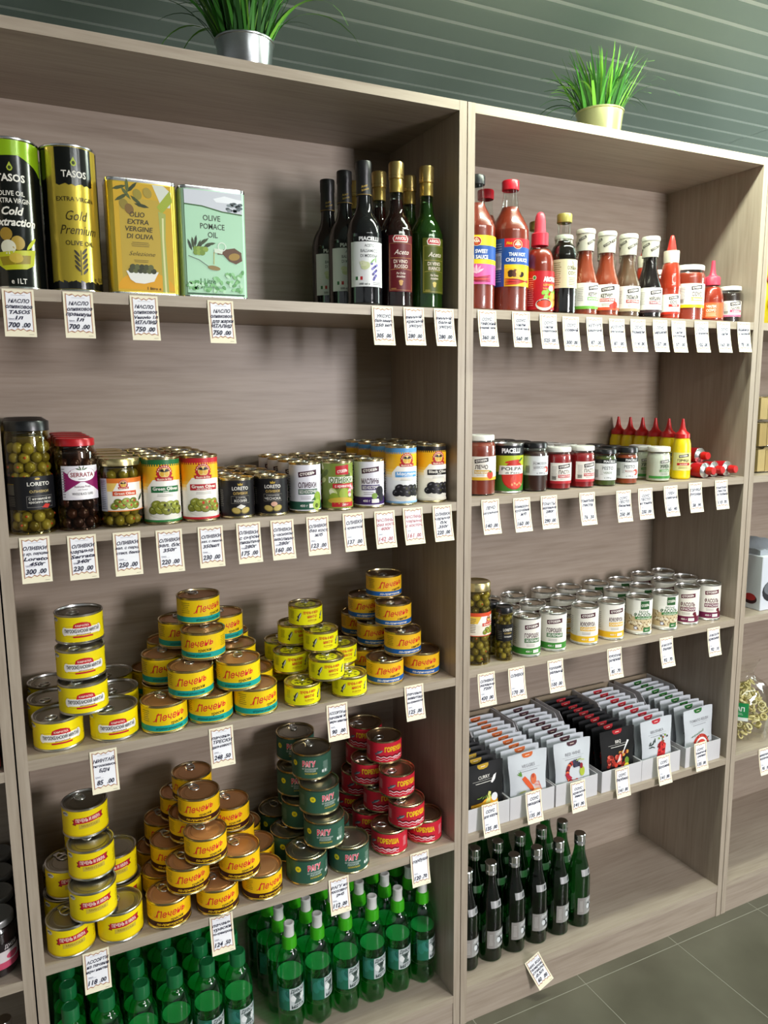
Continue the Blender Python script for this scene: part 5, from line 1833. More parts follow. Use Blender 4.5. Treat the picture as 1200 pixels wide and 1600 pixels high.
def screw(r, z0, z1, m, nm='cap', k=20):
    def f(t):
        MB().lathe([(r - 0.0012, z0), (r, z0 + 0.001), (r, z1 - 0.002), (r - 0.0015, z1), (0, z1)], m, 40, wob=lambda a, z: 1 + 0.010 * math.cos(k * a)).build(nm, t, 40)
    return f


def asia_logo(p, u, v, s):
    p.ell(u, v, s * 1.05, s * 0.95, 'e8d8a0')
    p.ell(u, v, s * 0.95, s * 0.85, 'b81c20')
    p.poly([(u - s * 0.5, v + s * 0.35), (u, v + s * 0.75), (u + s * 0.5, v + s * 0.35)], 'e8d8a0')
    p.text('ASIA', u, v + s * 0.05, s * 0.48, 'f4ecd8', w=s * 1.4, bold=0.05)
    p.text('GOLD', u, v - s * 0.45, s * 0.22, 'f0c83c', w=s * 0.7)


def chili_art(sweet):
    def f(t, fr):
        p = cyl_print(lambda v: 0.0402)
        z0, z1 = 0.052, 0.148
        u = 0.010
        W = 0.078
        p.rect(-W, W, z0, z1, '24509c')
        if sweet:
            p.rect(-0.05, W, z1 - 0.020, z1, 'ecd018')
            p.rect(-0.05, W, z0 + 0.040, z0 + 0.049, 'ecd018')
            p.rect(-0.05, W, z0, z0 + 0.040, 'd85a9c')
        else:
            p.rect(-0.016, W, z1 - 0.017, z1, 'cc2430')
            p.rect(-0.016, W, z0 + 0.036, z0 + 0.044, 'ecc818')
            p.rect(-0.016, W, z0, z0 + 0.036, 'e8b428')
        asia_logo(p, u + 0.002, z1 - 0.012, 0.0098)
        if not sweet:
            p.text('Hot', u - 0.016, z1 - 0.009, 0.006, 'ecd018', w=0.012, bold=0.02, shear=0.2)
        else:
            p.text('Hot', u - 0.018, z1 - 0.010, 0.006, 'd8b010', w=0.012, bold=0.02, shear=0.2)
        p.text('THAI SWEET' if sweet else 'THAI HOT', u + 0.002, z1 - 0.0315, 0.0072, 'f0f2f4', w=0.048 if sweet else 0.038, bold=0.03)
        p.text('CHILI SAUCE', u + 0.002, z1 - 0.0425, 0.0072, 'f0f2f4', w=0.050, bold=0.03)
        rr = random.Random(3 if sweet else 4)
        n0 = p.n
        if sweet:
            for i, rt in enumerate((0.5, 1.0, 1.57, 2.1, 2.6)):
                p.deck(n0, i, 1, 5)
                leaf(p, u + 0.002 + 0.008 * math.cos(rt), z0 + 0.022 + 0.008 * math.sin(rt), 0.020, rt, ('f0c8dc', 'e8a8c8')[i % 2])
            p.n = n0 + 6
            for i in range(5):
                p.line([(u - 0.024 + 0.004 * i, z0 + 0.020 - 0.003 * i), (u + 0.002, z0 + 0.012 - 0.0015 * i), (u + 0.034, z0 + 0.018 - 0.003 * i)], [0.001, 0.0036, 0.001], ('b02438', '8c1c34', 'd44a3c')[i % 3])
        else:
            for i in range(7):
                p.deck(n0, i, 1, 7)
                p.ell(u - 0.012 + 0.008 * (i % 4), z0 + 0.024 + 0.004 * (i // 4), 0.0065, 0.005, ('3a1c10', '5a2c14', 'e8a83c', '241008')[i % 4], rot=rr.uniform(0, 3))
            p.n = n0 + 8
            for i in range(6):
                p.line([(u - 0.024, z0 + 0.003 + 0.0024 * i), (u, z0 + 0.006 + 0.0015 * i), (u + 0.034, z0 + 0.014 - 0.001 * i)], [0.001, 0.0036, 0.001], ('b01c20', 'd83c24', '8c1414')[i % 3])
        p.fine(-0.034, (z0 + z1) / 2, 0.026, 0.08, '8aa4d4', 16, 5)
        if not sweet:
            p.rect(-0.036, -0.022, z0 + 0.034, z0 + 0.068, 'c4d0e0')
            for k in range(6):
                p.rect(-0.034 + 0.0018 * k, -0.0333 + 0.0018 * k, z0 + 0.038, z0 + 0.062, '3a4a6a', same=k > 0)
        p.build('label', t)
    return f


CH = [(0.035, 0.0), (0.0398, 0.005), (0.0402, 0.02), (0.0402, 0.150), (0.0390, 0.172), (0.0300, 0.192), (0.0200, 0.210), (0.0165, 0.228), (0.0150, 0.244), (0.0150, 0.256)]
K_c1 = bottle('chili_sauce_bottle', 'tall red chili sauce bottle with black cap and yellow-topped label', 'bottle', CH, CLEAR, screw(0.0172, 0.252, 0.271, CAP_DK), chili_art(True), fill=(CHILI, 0.216, 0.0014))
K_c1.put(0.0615, 0.061, z1c, -0.84)
K_c2 = bottle('chili_sauce_bottle', 'tall red chili sauce bottle with red cap and blue label, front', 'bottle', CH, CLEAR, screw(0.0178, 0.250, 0.270, CAP_RED), chili_art(False), fill=(CHILI, 0.216, 0.0014))
K_c2.put(0.1455, 0.061, z1c, -0.47)
K_c2.put(0.1395, 0.145, z1c, 0.3, 'tall red-capped chili sauce bottle peeking out behind the black-capped one')


def squeeze_cap(t):
    MB().lathe([(0.0168, 0.143), (0.0182, 0.1435), (0.0180, 0.168), (0.0165, 0.1695), (0.0125, 0.1700)], mat('d42c40', 0.4), 40, wob=lambda a, z: 1 + (0.016 * math.cos(24 * a) if z < 0.168 else 0)).build('collar', t, 40)
    MB().lathe([(0.0126, 0.1698), (0.0122, 0.180), (0.0112, 0.196), (0.0098, 0.205), (0.0070, 0.211), (0.0030, 0.2135), (0, 0.2138)], mat('dc4858', 0.4), 32).build('dome_cap', t, 50)


def aroy_art(t, fr):
    p = cyl_print(fr)
    u = 0.012
    z0, z1 = 0.008, 0.088
    p.rect(-0.050, 0.05, z0, z1, 'b81824')
    p.text('AROY-D', u + 0.003, z1 - 0.017, 0.0095, 'f4f0ec', w=0.036, bold=0.06)
    p.text('ШРИРАЧА', u, z1 - 0.029, 0.0045, 'e8b43c', w=0.030)
    p.text('Sweet chilli sauce', u, z1 - 0.036, 0.0034, 'e8b43c', w=0.032)
    p.ell(-0.022, z1 - 0.014, 0.004, 0.0046, 'd8e4d8')
    p.ell(-0.022, z1 - 0.014, 0.0028, 0.0034, '3a8a4c')
    n0 = p.n
    rr = random.Random(4)
    for i in range(20):
        p.deck(n0, i, 1, 5)
        p.ell(u + rr.uniform(-0.016, 0.024), z0 + rr.uniform(0.024, 0.042), 0.0055, 0.0042, ('6aa02c', '8cbc3c', '4c8424')[i % 3], rot=rr.uniform(0, 3), n=9)
    for i in range(12):
        p.deck(n0 + 6, i, 1, 4)
        p.ell(u + rr.uniform(0.0, 0.024), z0 + rr.uniform(0.008, 0.030), 0.007, 0.0055, ('d88a2c', 'e8a440', 'c4701c')[i % 3], rot=rr.uniform(0, 3), n=10)
    p.n = n0 + 11
    p.ell(u + 0.004, z0 + 0.044, 0.007, 0.006, 'e8dcd4')
    p.ell(u - 0.012, z0 + 0.010, 0.019, 0.0125, 'd8d0c8')
    p.ell(u - 0.012, z0 + 0.0125, 0.017, 0.009, '4a1410')
    p.ell(u - 0.012, z0 + 0.0115, 0.0160, 0.0078, 'd04028')
    p.fine(-0.030, 0.045, 0.014, 0.06, 'e08c8c', 14, 6)
    p.build('label', t)


K_ar = bottle('chili_sauce_bottle', 'red squeeze bottle of chili sauce with pink dome cap and red label', 'bottle',
              [(0.029, 0.0), (0.0325, 0.004), (0.0330, 0.02), (0.0320, 0.092), (0.0300, 0.118), (0.0235, 0.133), (0.0160, 0.140), (0.0155, 0.146)], glassy((0.95, 0.85, 0.8), 'clear_plastic'), squeeze_cap, aroy_art, fill=(CHILI, 0.134, 0.0012))
K_ar.put(0.2190, 0.054, z1c, -0.26)

CAP_OLIVE = mat('958a44', 0.4, 0.2)


def soy_art(t, fr):
    p = cyl_print(fr)
    p.rect(-0.046, 0.052, 0.056, 0.116, 'd0c8a4')
    p.rect(0.004, 0.034, 0.058, 0.114, 'dcd6b4')
    p.text('СОЕВЫЙ', 0.018, 0.098, 0.007, '3a3420', w=0.026, bold=0.03)
    p.text('СОУС', 0.018, 0.087, 0.007, '3a3420', w=0.022, bold=0.03)
    p.line([(0.016, 0.112), (0.020, 0.104), (0.014, 0.100), (0.022, 0.094)], 0.0014, '241c10')
    p.fine(0.018, 0.070, 0.024, 0.018, '7a7048', 5, 4)
    p.fine(-0.022, 0.086, 0.030, 0.050, '8a8058', 11, 7)
    p.build('label', t)


K_sy = bottle('soy_sauce_bottle', 'dark soy sauce bottle with olive-gold cap and beige label, front', 'bottle',
              [(0.028, 0.0), (0.0292, 0.004), (0.0295, 0.02), (0.0295, 0.118), (0.0287, 0.130), (0.0245, 0.145), (0.0150, 0.155), (0.0142, 0.170), (0.0140, 0.200)],
              CLEAR, screw(0.0163, 0.195, 0.214, CAP_OLIVE), soy_art, fill=(mat((0.008, 0.005, 0.004), 0.08, 0, 0.6, name='soy_sauce'), 0.158, 0.0012))
K_sy.put(0.2818, 0.051, z1c, -0.54)
K_sy.put(0.2735, 0.138, z1c, 0.2, 'soy sauce bottle behind, its cap beside the pink dome cap')
K_sy.put(0.2100, 0.131, z1c, 0.2, 'soy sauce bottle behind, its neck between the red and the pink caps')

KET = [(0.027, 0.0), (0.0297, 0.004), (0.0301, 0.014), (0.0299, 0.062), (0.0290, 0.076), (0.0225, 0.096), (0.0172, 0.118), (0.0160, 0.134), (0.0165, 0.152)]


def ket_cap(t):
    MB().lathe([(0.0176, 0.140), (0.0184, 0.1405), (0.0196, 0.168), (0.0198, 0.176)], mat('c8c4b4', 0.45), 36).build('neck_sleeve', t, 40)
    MB().lathe([(0.0196, 0.176), (0.0210, 0.177), (0.0212, 0.183), (0.0196, 0.1865), (0, 0.1870)], CAP_WHITE, 36).build('cap', t, 40)
    sl = [o for o in t.children if o.name.startswith('neck_sleeve')][0]
    p = cyl_print(lambda v: 0.0190 + (v - 0.150) * 0.05)
    for a, v, rt in ((0.006, 0.158, 0.5), (-0.014, 0.166, 0.4), (0.024, 0.167, 0.5), (-0.030, 0.153, 0.5)):
        c, s = math.cos(rt), math.sin(rt)
        p.poly([(a + x * c - y * s, v + x * s + y * c) for x, y in ((-0.009, -0.0025), (0.009, -0.0025), (0.009, 0.0025), (-0.009, 0.0025))], '3a3430')
        p.text('СТОЕВЪ', a, v, 0.0028, 'd8d4c4', w=0.014, rot=rt, bold=0.02)
    p.build('sleeve_print', sl)


def ket_art(l1, l2, bar, bot, fruit=None):
    def f(t, fr):
        p = cyl_print(fr)
        z0, z1 = 0.014, 0.070
        u = 0.012
        p.rect(-0.030, 0.056, z0, z1, 'e6e2da')
        p.rect(-0.030, 0.056, z0, z0 + 0.0065, bot)
        stoev_logo(p, u + 0.002, z1 - 0.010, 0.030, '2c2628', rot=0.16)
        p.text(l1, u, z1 - 0.0245, 0.0078, '3a3230', w=0.030 if len(l1) > 6 else 0.026, bold=0.04)
        p.rect(u - 0.015, u + 0.020, z1 - 0.0375, z1 - 0.0305, bar)
        p.text(l2, u + 0.002, z1 - 0.034, 0.004, 'f4f0ea', max_w=0.031, bold=0.02)
        p.fine(u - 0.002, z0 + 0.012, 0.024, 0.006, '8a847c', 2, 4)
        if fruit:
            p.ell(u + 0.020, z0 + 0.011, 0.008, 0.0075, fruit)
            p.ell(u + 0.012, z0 + 0.009, 0.006, 0.0055, fruit)
        p.fine(-0.019, (z0 + z1) / 2 + 0.004, 0.014, 0.030, 'aaa69e', 8, 6)
        p.build('label', t)
    return f


def ketchup(label, sauce, l1, l2, bar, bot, fruit=None):
    return bottle('sauce_bottle', label, 'bottle', KET, glassy((0.96, 0.94, 0.9), 'clear_sauce_glass'), ket_cap, ket_art(l1, l2, bar, bot, fruit), fill=(sauce, 0.148, 0.0012),
                  rib=lambda a, z: 1 + (0.020 * math.cos(8 * a) if 0.085 < z < 0.130 else 0))


for K_, x_, y_, l_, s_, f_ in (
        (ketchup('red ketchup bottle with white cap and green base stripe, beside the soy sauce', mat('88381f', 0.3), 'КЕТЧУП', 'ШАШЛЫЧНЫЙ', '5aa03c', '6aaa3c'), 0.3420, 0.051, None, None, None),
        (ketchup('red ketchup bottle with white cap and tomatoes on the label', mat('8c3a20', 0.3), 'КЕТЧУП', 'КЛАССИЧЕСКИЙ', 'b0342c', 'd8502c', 'c8301c'), 0.4035, 0.051, None, None, None),
        (ketchup('greyish-brown plum sauce bottle with white cap', mat('5c4432', 0.35), 'ТКЕМАЛИ', 'ИЗ СЛИВЫ', 'a02c2c', 'a89878'), 0.4685, 0.053, None, None, None),
        (ketchup('near-black pomegranate sauce bottle with white cap', mat('120a0c', 0.2), 'НАРШАРАБ', 'ГРАНАТОВЫЙ', '8c2040', '3a2a2c'), 0.5365, 0.053, None, None, None)):
    K_.put(x_, y_, z1c, {0.3420: -0.35, 0.4035: -1.01, 0.4685: -0.66, 0.5365: -0.61}[x_])
    rl = {0.3420: 'red ketchup bottle standing behind the green-striped one', 0.4035: 'red ketchup bottle standing behind the one with tomatoes', 0.4685: 'plum sauce bottle standing behind the greyish-brown front one', 0.5365: 'pomegranate sauce bottle standing behind the near-black front one'}[x_]
    K_.put(x_ - 0.0025, y_ + 0.072, z1c, 0.25, rl)

SR = [(0.021, 0.0), (0.0236, 0.004), (0.0240, 0.012), (0.0232, 0.062), (0.0240, 0.074), (0.0232, 0.086), (0.0215, 0.110), (0.0180, 0.128), (0.0150, 0.134), (0.0150, 0.140)]


def cone_cap(t):
    MB().lathe([(0.0150, 0.130), (0.0172, 0.131), (0.0180, 0.156), (0.0176, 0.158), (0.0112, 0.1585)], mat('d8d0bc', 0.45), 32).build('neck_sleeve', t, 40)
    MB().lathe([(0.0110, 0.1583), (0.0100, 0.165), (0.0068, 0.182), (0.0042, 0.192), (0.0026, 0.194), (0, 0.1942)], mat('d8342c', 0.35), 28).build('cone_cap', t, 50)


def sr_art(t, fr):
    p = cyl_print(fr)
    p.rect(-0.018, 0.036, 0.012, 0.058, 'e6e2da')
    p.rect(-0.018, 0.036, 0.012, 0.018, 'c8301c')
    stoev_logo(p, 0.010, 0.050, 0.024, '2c2628', rot=0.16)
    p.text('СОУС', 0.010, 0.040, 0.0066, '3a3230', w=0.018, bold=0.04)
    p.rect(-0.002, 0.026, 0.029, 0.035, 'b0342c')
    p.text('ЧИЛИ', 0.012, 0.032, 0.0038, 'f4f0ea', w=0.013, bold=0.02)
    p.fine(0.010, 0.023, 0.018, 0.006, '8a847c', 2, 4)
    p.build('label', t)


K_sr = bottle('sauce_bottle', 'slim orange-red sauce bottle with red cone cap, front', 'bottle', SR, glassy((0.98, 0.9, 0.86), 'clear_squeeze_plastic'), cone_cap, sr_art, fill=(mat('b03a20', 0.3), 0.134, 0.001))
K_sr.put(0.5955, 0.045, z1c, -0.78, group='cone cap sauce bottles')
K_sr.put(0.5905, 0.124, z1c, 0.2, 'slim red cone-capped sauce bottle in the second row', 'cone cap sauce bottles')
K_sr.put(0.552, 0.208, z1c, 0.2, 'slim red cone-capped sauce bottle at the back, between brown and black bottles', 'cone cap sauce bottles')

K_jr = jar('sauce_jar', 'wide orange-red sauce jar with white lid and yellow base stripe', [(0.033, 0.0), (0.0392, 0.004), (0.0400, 0.012), (0.0400, 0.098), (0.0380, 0.110), (0.0360, 0.115), (0.0360, 0.119)],
           jar_lid(0.0382, 0.1175, 0.130, LID_WHITE), chunky(TOMATO2, ('c0401c', '8a1c10'), 0.0398, 0.006, 0.112, 8),
           sjar_art(0.0401, 0.030, 0.086, 'СОУС', 'с базиликом', 'e0c04c', 'e8c41c', u=0.012, l1w=0.026))
K_jr.put(0.6665, 0.060, z1c, -0.49)


def nozzle_cap(t):
    MB().lathe([(0.0170, 0.088), (0.0186, 0.0885), (0.0184, 0.106), (0.0160, 0.109), (0.0100, 0.1115), (0.0068, 0.118), (0.0050, 0.134), (0.0042, 0.147), (0, 0.148)], mat('d43c54', 0.4), 36, wob=lambda a, z: 1 + (0.014 * math.cos(22 * a) if z < 0.107 else 0)).build('nozzle_cap', t, 40)


def sq_art(t, fr):
    p = cyl_print(fr)
    p.rect(-0.030, 0.042, 0.008, 0.046, 'd04a2c')
    p.rect(-0.024, 0.040, 0.010, 0.044, 'dc6434')
    p.text('ЧИЛИ', 0.008, 0.036, 0.006, 'f4ecd8', w=0.022, bold=0.03)
    p.text('СОУС', 0.008, 0.027, 0.006, 'f4ecd8', w=0.022, bold=0.03)
    p.fine(0.008, 0.017, 0.03, 0.010, 'f0d8b0', 3, 4)
    p.fine(-0.016, 0.028, 0.012, 0.024, 'f0d8b0', 6, 5)
    p.build('label', t)


K_sq = bottle('chili_sauce_bottle', 'small red squeeze bottle with pink nozzle cap, beside the dark jar', 'bottle',
              [(0.027, 0.0), (0.0302, 0.004), (0.0306, 0.012), (0.0290, 0.048), (0.0275, 0.062), (0.0220, 0.078), (0.0168, 0.085), (0.0162, 0.092)], glassy((0.95, 0.85, 0.8), 'clear_plastic'), nozzle_cap, sq_art, fill=(mat('92301c', 0.3), 0.084, 0.0012))
K_sq.put(0.7415, 0.051, z1c, -1.1)
K_sq.put(0.728, 0.130, z1c, 0.2, 'small red squeeze bottle behind the wide jar, only its pink nozzle showing')
K_sm = jar('sauce_jar', 'small dark brown relish jar with white lid, nearest the bookcase side', [(0.024, 0.0), (0.0275, 0.003), (0.0280, 0.009), (0.0280, 0.064), (0.0265, 0.072), (0.0255, 0.075), (0.0255, 0.079)],
           jar_lid(0.0272, 0.0775, 0.088, LID_WHITE), chunky(mat('2c1a12', 0.4), ('4a2c1c', '1c100a'), 0.0276, 0.005, 0.072, 9),
           sjar_art(0.0281, 0.014, 0.052, 'АДЖИКА', 'с вяленой', 'b0406a', 'd07090', u=0.008))
K_sm.put(0.8025, 0.050, z1c, -0.52)
row(K_jr, 0.6595, 0.148, z1c, 1, 0.09, 'wide orange-red sauce jar in the second row', '', None)

# ================================================================== green plastic bottles
zb = ZB['Bb']
PET = glassy((0.36, 0.86, 0.52), 'green_pet', edge=0.8)
PET_IN = glassy((0.34, 0.82, 0.50), 'green_pet_contents', edge=0.35, rough=0.1)
SURF = mat((0.16, 0.66, 0.32), 0.15, 0, 0.5, name='drink_surface', trans=0.4)


def petal(a, z):
    k = max(0.0, 1 - z / 0.022)
    return 1 - 0.16 * k * (0.5 + 0.5 * math.cos(5 * a))


def pet_bottle(label, sport, h_cap, art=True):
    t = thing('water_bottle', label, 'bottle')
    pf = smooth_prof([(0.019, 0.0), (0.0265, 0.004), (0.0290, 0.018), (0.0292, 0.030), (0.0278, 0.050), (0.0291, 0.060), (0.0291, 0.118), (0.0282, 0.124), (0.0291, 0.132), (0.0288, 0.148), (0.0270, 0.170), (0.0200, 0.188), (0.0140, 0.196), (0.0130, 0.204)], 4)
    MB().lathe([(0, 0.004)] + pf, PET, 40, wob=petal).build('bottle_body', t, 50)
    fr = interp(pf)
    lv = 0.136
    q = [(r - 0.0012, max(z, 0.005)) for r, z in pf if 0.003 < z < lv]
    mb = MB()
    mb.lathe([(0, 0.006)] + q + [(fr(lv) - 0.0012, lv)], PET_IN, 40, wob=petal)
    mb.lathe([(fr(lv) - 0.0013, lv), (0, lv)], SURF, 40)
    mb.build('contents', t, 50)
    if sport:
        g = mat('3aa814', 0.35, 0, 0.5)
        MB().lathe([(0.0140, 0.196), (0.0158, 0.1965), (0.0158, 0.214), (0.0145, 0.221), (0.0105, 0.2225)], g, 36, wob=lambda a, z: 1 + (0.012 * math.cos(26 * a) if z < 0.215 else 0)).build('cap', t, 40)
        MB().lathe([(0.0113, 0.2222), (0.0110, 0.2245), (0.0106, 0.244), (0.0114, 0.2455), (0.0114, 0.249), (0.0090, 0.2505), (0.0040, 0.2495), (0, 0.2495)], mat('dcdcd8', 0.4), 28).build('sport_spout', t, 40)
    else:
        g = mat('146a38', 0.35, 0, 0.5)
        MB().lathe([(0.0142, 0.200), (0.0158, 0.2005), (0.0158, 0.224), (0.0145, 0.2275), (0.0120, 0.2275), (0.0116, 0.2268), (0, 0.2268)], g, 36, wob=lambda a, z: 1 + (0.012 * math.cos(26 * a) if z < 0.225 else 0)).build('cap', t, 40)
    p = cyl_print(lambda v: 0.0293)
    z0, z1 = 0.064, 0.116
    p.rect(-0.036, 0.046, z0, z1, '1f6a50')
    for i in range(7):
        p.ell(-0.026 + 0.010 * i, z0 + 0.030 + 0.006 * math.sin(i), 0.008, 0.014, ('2a7a64', '347f70', '1f5f54')[i % 3], rot=0.4 * i, n=12)
    u = 0.010
    p.rect(u - 0.0185, u + 0.0185, z0 + 0.001, z1 - 0.001, 'c4cccc')
    p.text('ДИКАЯ', u, z1 - 0.0075, 0.0075, '3a4a48', w=0.032, bold=0.04)
    p.text('МЯТА', u, z0 + 0.0075, 0.0075, '3a4a48', w=0.030, bold=0.04)
    p.ell(u - 0.009, z0 + 0.027, 0.0075, 0.008, 'e4e8e6', rot=0.5)
    p.ell(u + 0.009, z0 + 0.027, 0.0075, 0.008, 'e4e8e6', rot=-0.5)
    p.poly([(u - 0.012, z0 + 0.038), (u + 0.012, z0 + 0.038), (u + 0.004, z0 + 0.026), (u + 0.009, z0 + 0.014), (u - 0.009, z0 + 0.014), (u - 0.004, z0 + 0.026)], '54645f')
    p.ell(u, z0 + 0.033, 0.005, 0.004, '2c3835')
    p.build('label', t)
    return Kind(t)


K_ps2 = pet_bottle('x', True, 0.25)
names6 = ['front green bottle with white spout nearest the plain-capped group', 'second green bottle with white spout in the front row', 'third front-row green bottle with white spout, its spout under a price tag',
          'fourth green bottle with white spout in the front row', 'fifth green bottle with white spout in the front row', 'front green bottle with white spout nearest the bookcase side']
for r_ in range(4):
    for i in range(6):
        x = -0.3775 + 0.0652 * i
        K_ps2.put(x + jit(0.001) - 0.004 * r_, 0.086 + 0.0605 * r_ * 0.99, zb, jit(0.35) + 0.1, names6[i] if r_ == 0 else 'green bottle with white sport spout in the back rows', 'sport-cap bottles')
K_pl = pet_bottle('x', False, 0.228)
names7 = ['front green bottle with flat green cap nearest the upright edge', 'second front-row green bottle with flat cap, counted from the upright edge', 'third front-row green bottle with flat cap, counted from the upright edge',
          'fourth front-row green bottle with flat cap, counted from the upright edge', 'fifth front-row green bottle with flat cap, counted from the upright edge', 'front green bottle with flat cap beside the open gap']
for r_ in range(4):
    for i in range(6):
        x = -0.8125 + 0.0643 * i
        K_pl.put(x + jit(0.0008), 0.081 + 0.0608 * r_, zb, jit(0.4) + 0.1, names7[i] if r_ == 0 else 'green bottle with flat green cap in the back rows', 'flat-cap bottles')

# ================================================================== dark green glass bottles
GLASSG = glassy((0.11, 0.40, 0.15), 'green_bottle_glass_dark', edge=0.7)
WATER_IN = glassy((0.25, 0.55, 0.30), 'water_in_green_glass', edge=0.2)
zcb = ZC['Cb']


def glass_bottle():
    t = thing('glass_bottle', 'x', 'bottle')
    pf = smooth_prof([(0.024, 0.0), (0.0282, 0.004), (0.0288, 0.012), (0.0288, 0.112), (0.0275, 0.138), (0.0220, 0.165), (0.0155, 0.190), (0.0130, 0.212), (0.0130, 0.228)], 4)
    MB().lathe([(0, 0.003)] + pf, GLASSG, 40).build('bottle_body', t, 50)
    MB().lathe([(0.0134, 0.217), (0.0142, 0.2175), (0.0142, 0.226), (0.0137, 0.2268), (0.0137, 0.2285), (0.0143, 0.229), (0.0143, 0.2435), (0.0130, 0.2450), (0, 0.2450)], CHROME, 32, wob=lambda a, z: 1 + (0.01 * math.cos(20 * a) if z > 0.23 else 0)).build('cap', t, 40)
    n = cyl_print(interp(pf))
    n.rect(-0.014, 0.016, 0.1405, 0.157, mat((0.72, 0.72, 0.74), 0.3, 0.7, name='silver_foil_paper'))
    n.text('B', 0.009, 0.149, 0.009, '3a3e44', bold=0.03, shear=0.2)
    n.build('neck_label', t)
    p = cyl_print(lambda v: 0.0289)
    z0, z1 = 0.036, 0.082
    p.rect(-0.024, 0.040, z0, z1, mat('a8a8a6', 0.4, 0.35, 0.5))
    p.rect(-0.024, -0.006, z0, z1, '94908c')
    u = 0.014
    p.text('ДИКАЯ', u - 0.002, z1 - 0.007, 0.0062, 'd4d6d6', w=0.028, bold=0.03, rot=0.08)
    p.poly([(u - 0.012, z0 + 0.030), (u + 0.012, z0 + 0.030), (u + 0.007, z0 + 0.020), (u + 0.008, z0 + 0.010), (u - 0.008, z0 + 0.010), (u - 0.006, z0 + 0.020)], '2c3034')
    p.ell(u - 0.0085, z0 + 0.020, 0.0055, 0.0075, 'd4d8da', rot=0.3)
    p.ell(u + 0.0085, z0 + 0.021, 0.0055, 0.0075, 'd4d8da', rot=-0.3)
    p.ell(u, z0 + 0.026, 0.003, 0.003, 'e8ecec', n=8)
    p.fine(u, z0 + 0.005, 0.03, 0.004, 'dcdede', 1, 4)
    p.fine(-0.015, (z0 + z1) / 2, 0.010, 0.03, 'c4c0bc', 8, 4)
    p.build('label', t)
    return Kind(t)


K_gb = glass_bottle()
gnames = ['dark green glass bottle half hidden by the bookcase upright, front row', 'first fully visible dark green glass bottle from the upright, front row', 'dark green glass bottle second from the upright edge among those fully visible, front row',
          'dark green glass bottle third from the upright among those fully visible, front row', 'dark green glass bottle next to the last one of the front row', 'dark green glass bottle at the open end of the front row']
for r_ in range(3):
    for i in range(6):
        K_gb.put(0.0575 + 0.0678 * i - 0.003 * r_, 0.066 + 0.066 * r_, zcb, jit(0.15), gnames[i] if r_ == 0 else 'dark green glass bottle in the back rows, silver cap showing', 'dark green glass bottles')


# ================================================================== white trays with sauce pouches
z4c = ZC['C4']
CARD = mat('cac8ca', 0.6, 0, 0.3)
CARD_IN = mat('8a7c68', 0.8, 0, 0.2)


def tray(x0, w, label):
    t = thing('display_tray', label, 'tray', (x0, 0.0095, z4c + 0.0004))
    d, hf, hb, th = 0.272, 0.055, 0.148, 0.0012
    mb = MB()
    mb.box(0, w, 0, d, 0, th, CARD)
    mb.build('tray_base', t, 0)
    mb = MB()
    mb.box(0, w, 0, th, th, hf, CARD)
    mb.build('front_wall', t, 0)
    mb = MB()
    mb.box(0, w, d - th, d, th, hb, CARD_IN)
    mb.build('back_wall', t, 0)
    prof = [(th, th), (d - th, th), (d - th, hb), (d * 0.62, hb), (d * 0.30, hf), (th, hf)]
    for xs in (0, w - th):
        mb = MB()
        a = [mb.bm.verts.new((xs, y, z)) for y, z in prof]
        b = [mb.bm.verts.new((xs + th, y, z)) for y, z in prof]
        n = len(prof)
        f = mb.bm.faces.new(a[::-1])
        f.material_index = mb.mi(CARD)
        f = mb.bm.faces.new(b)
        f.material_index = mb.mi(CARD)
        for k in range(n):
            f = mb.bm.faces.new((a[k], a[(k + 1) % n], b[(k + 1) % n], b[k]))
            f.material_index = mb.mi(CARD)
        mb.build('side_wall', t, 0)
    return t


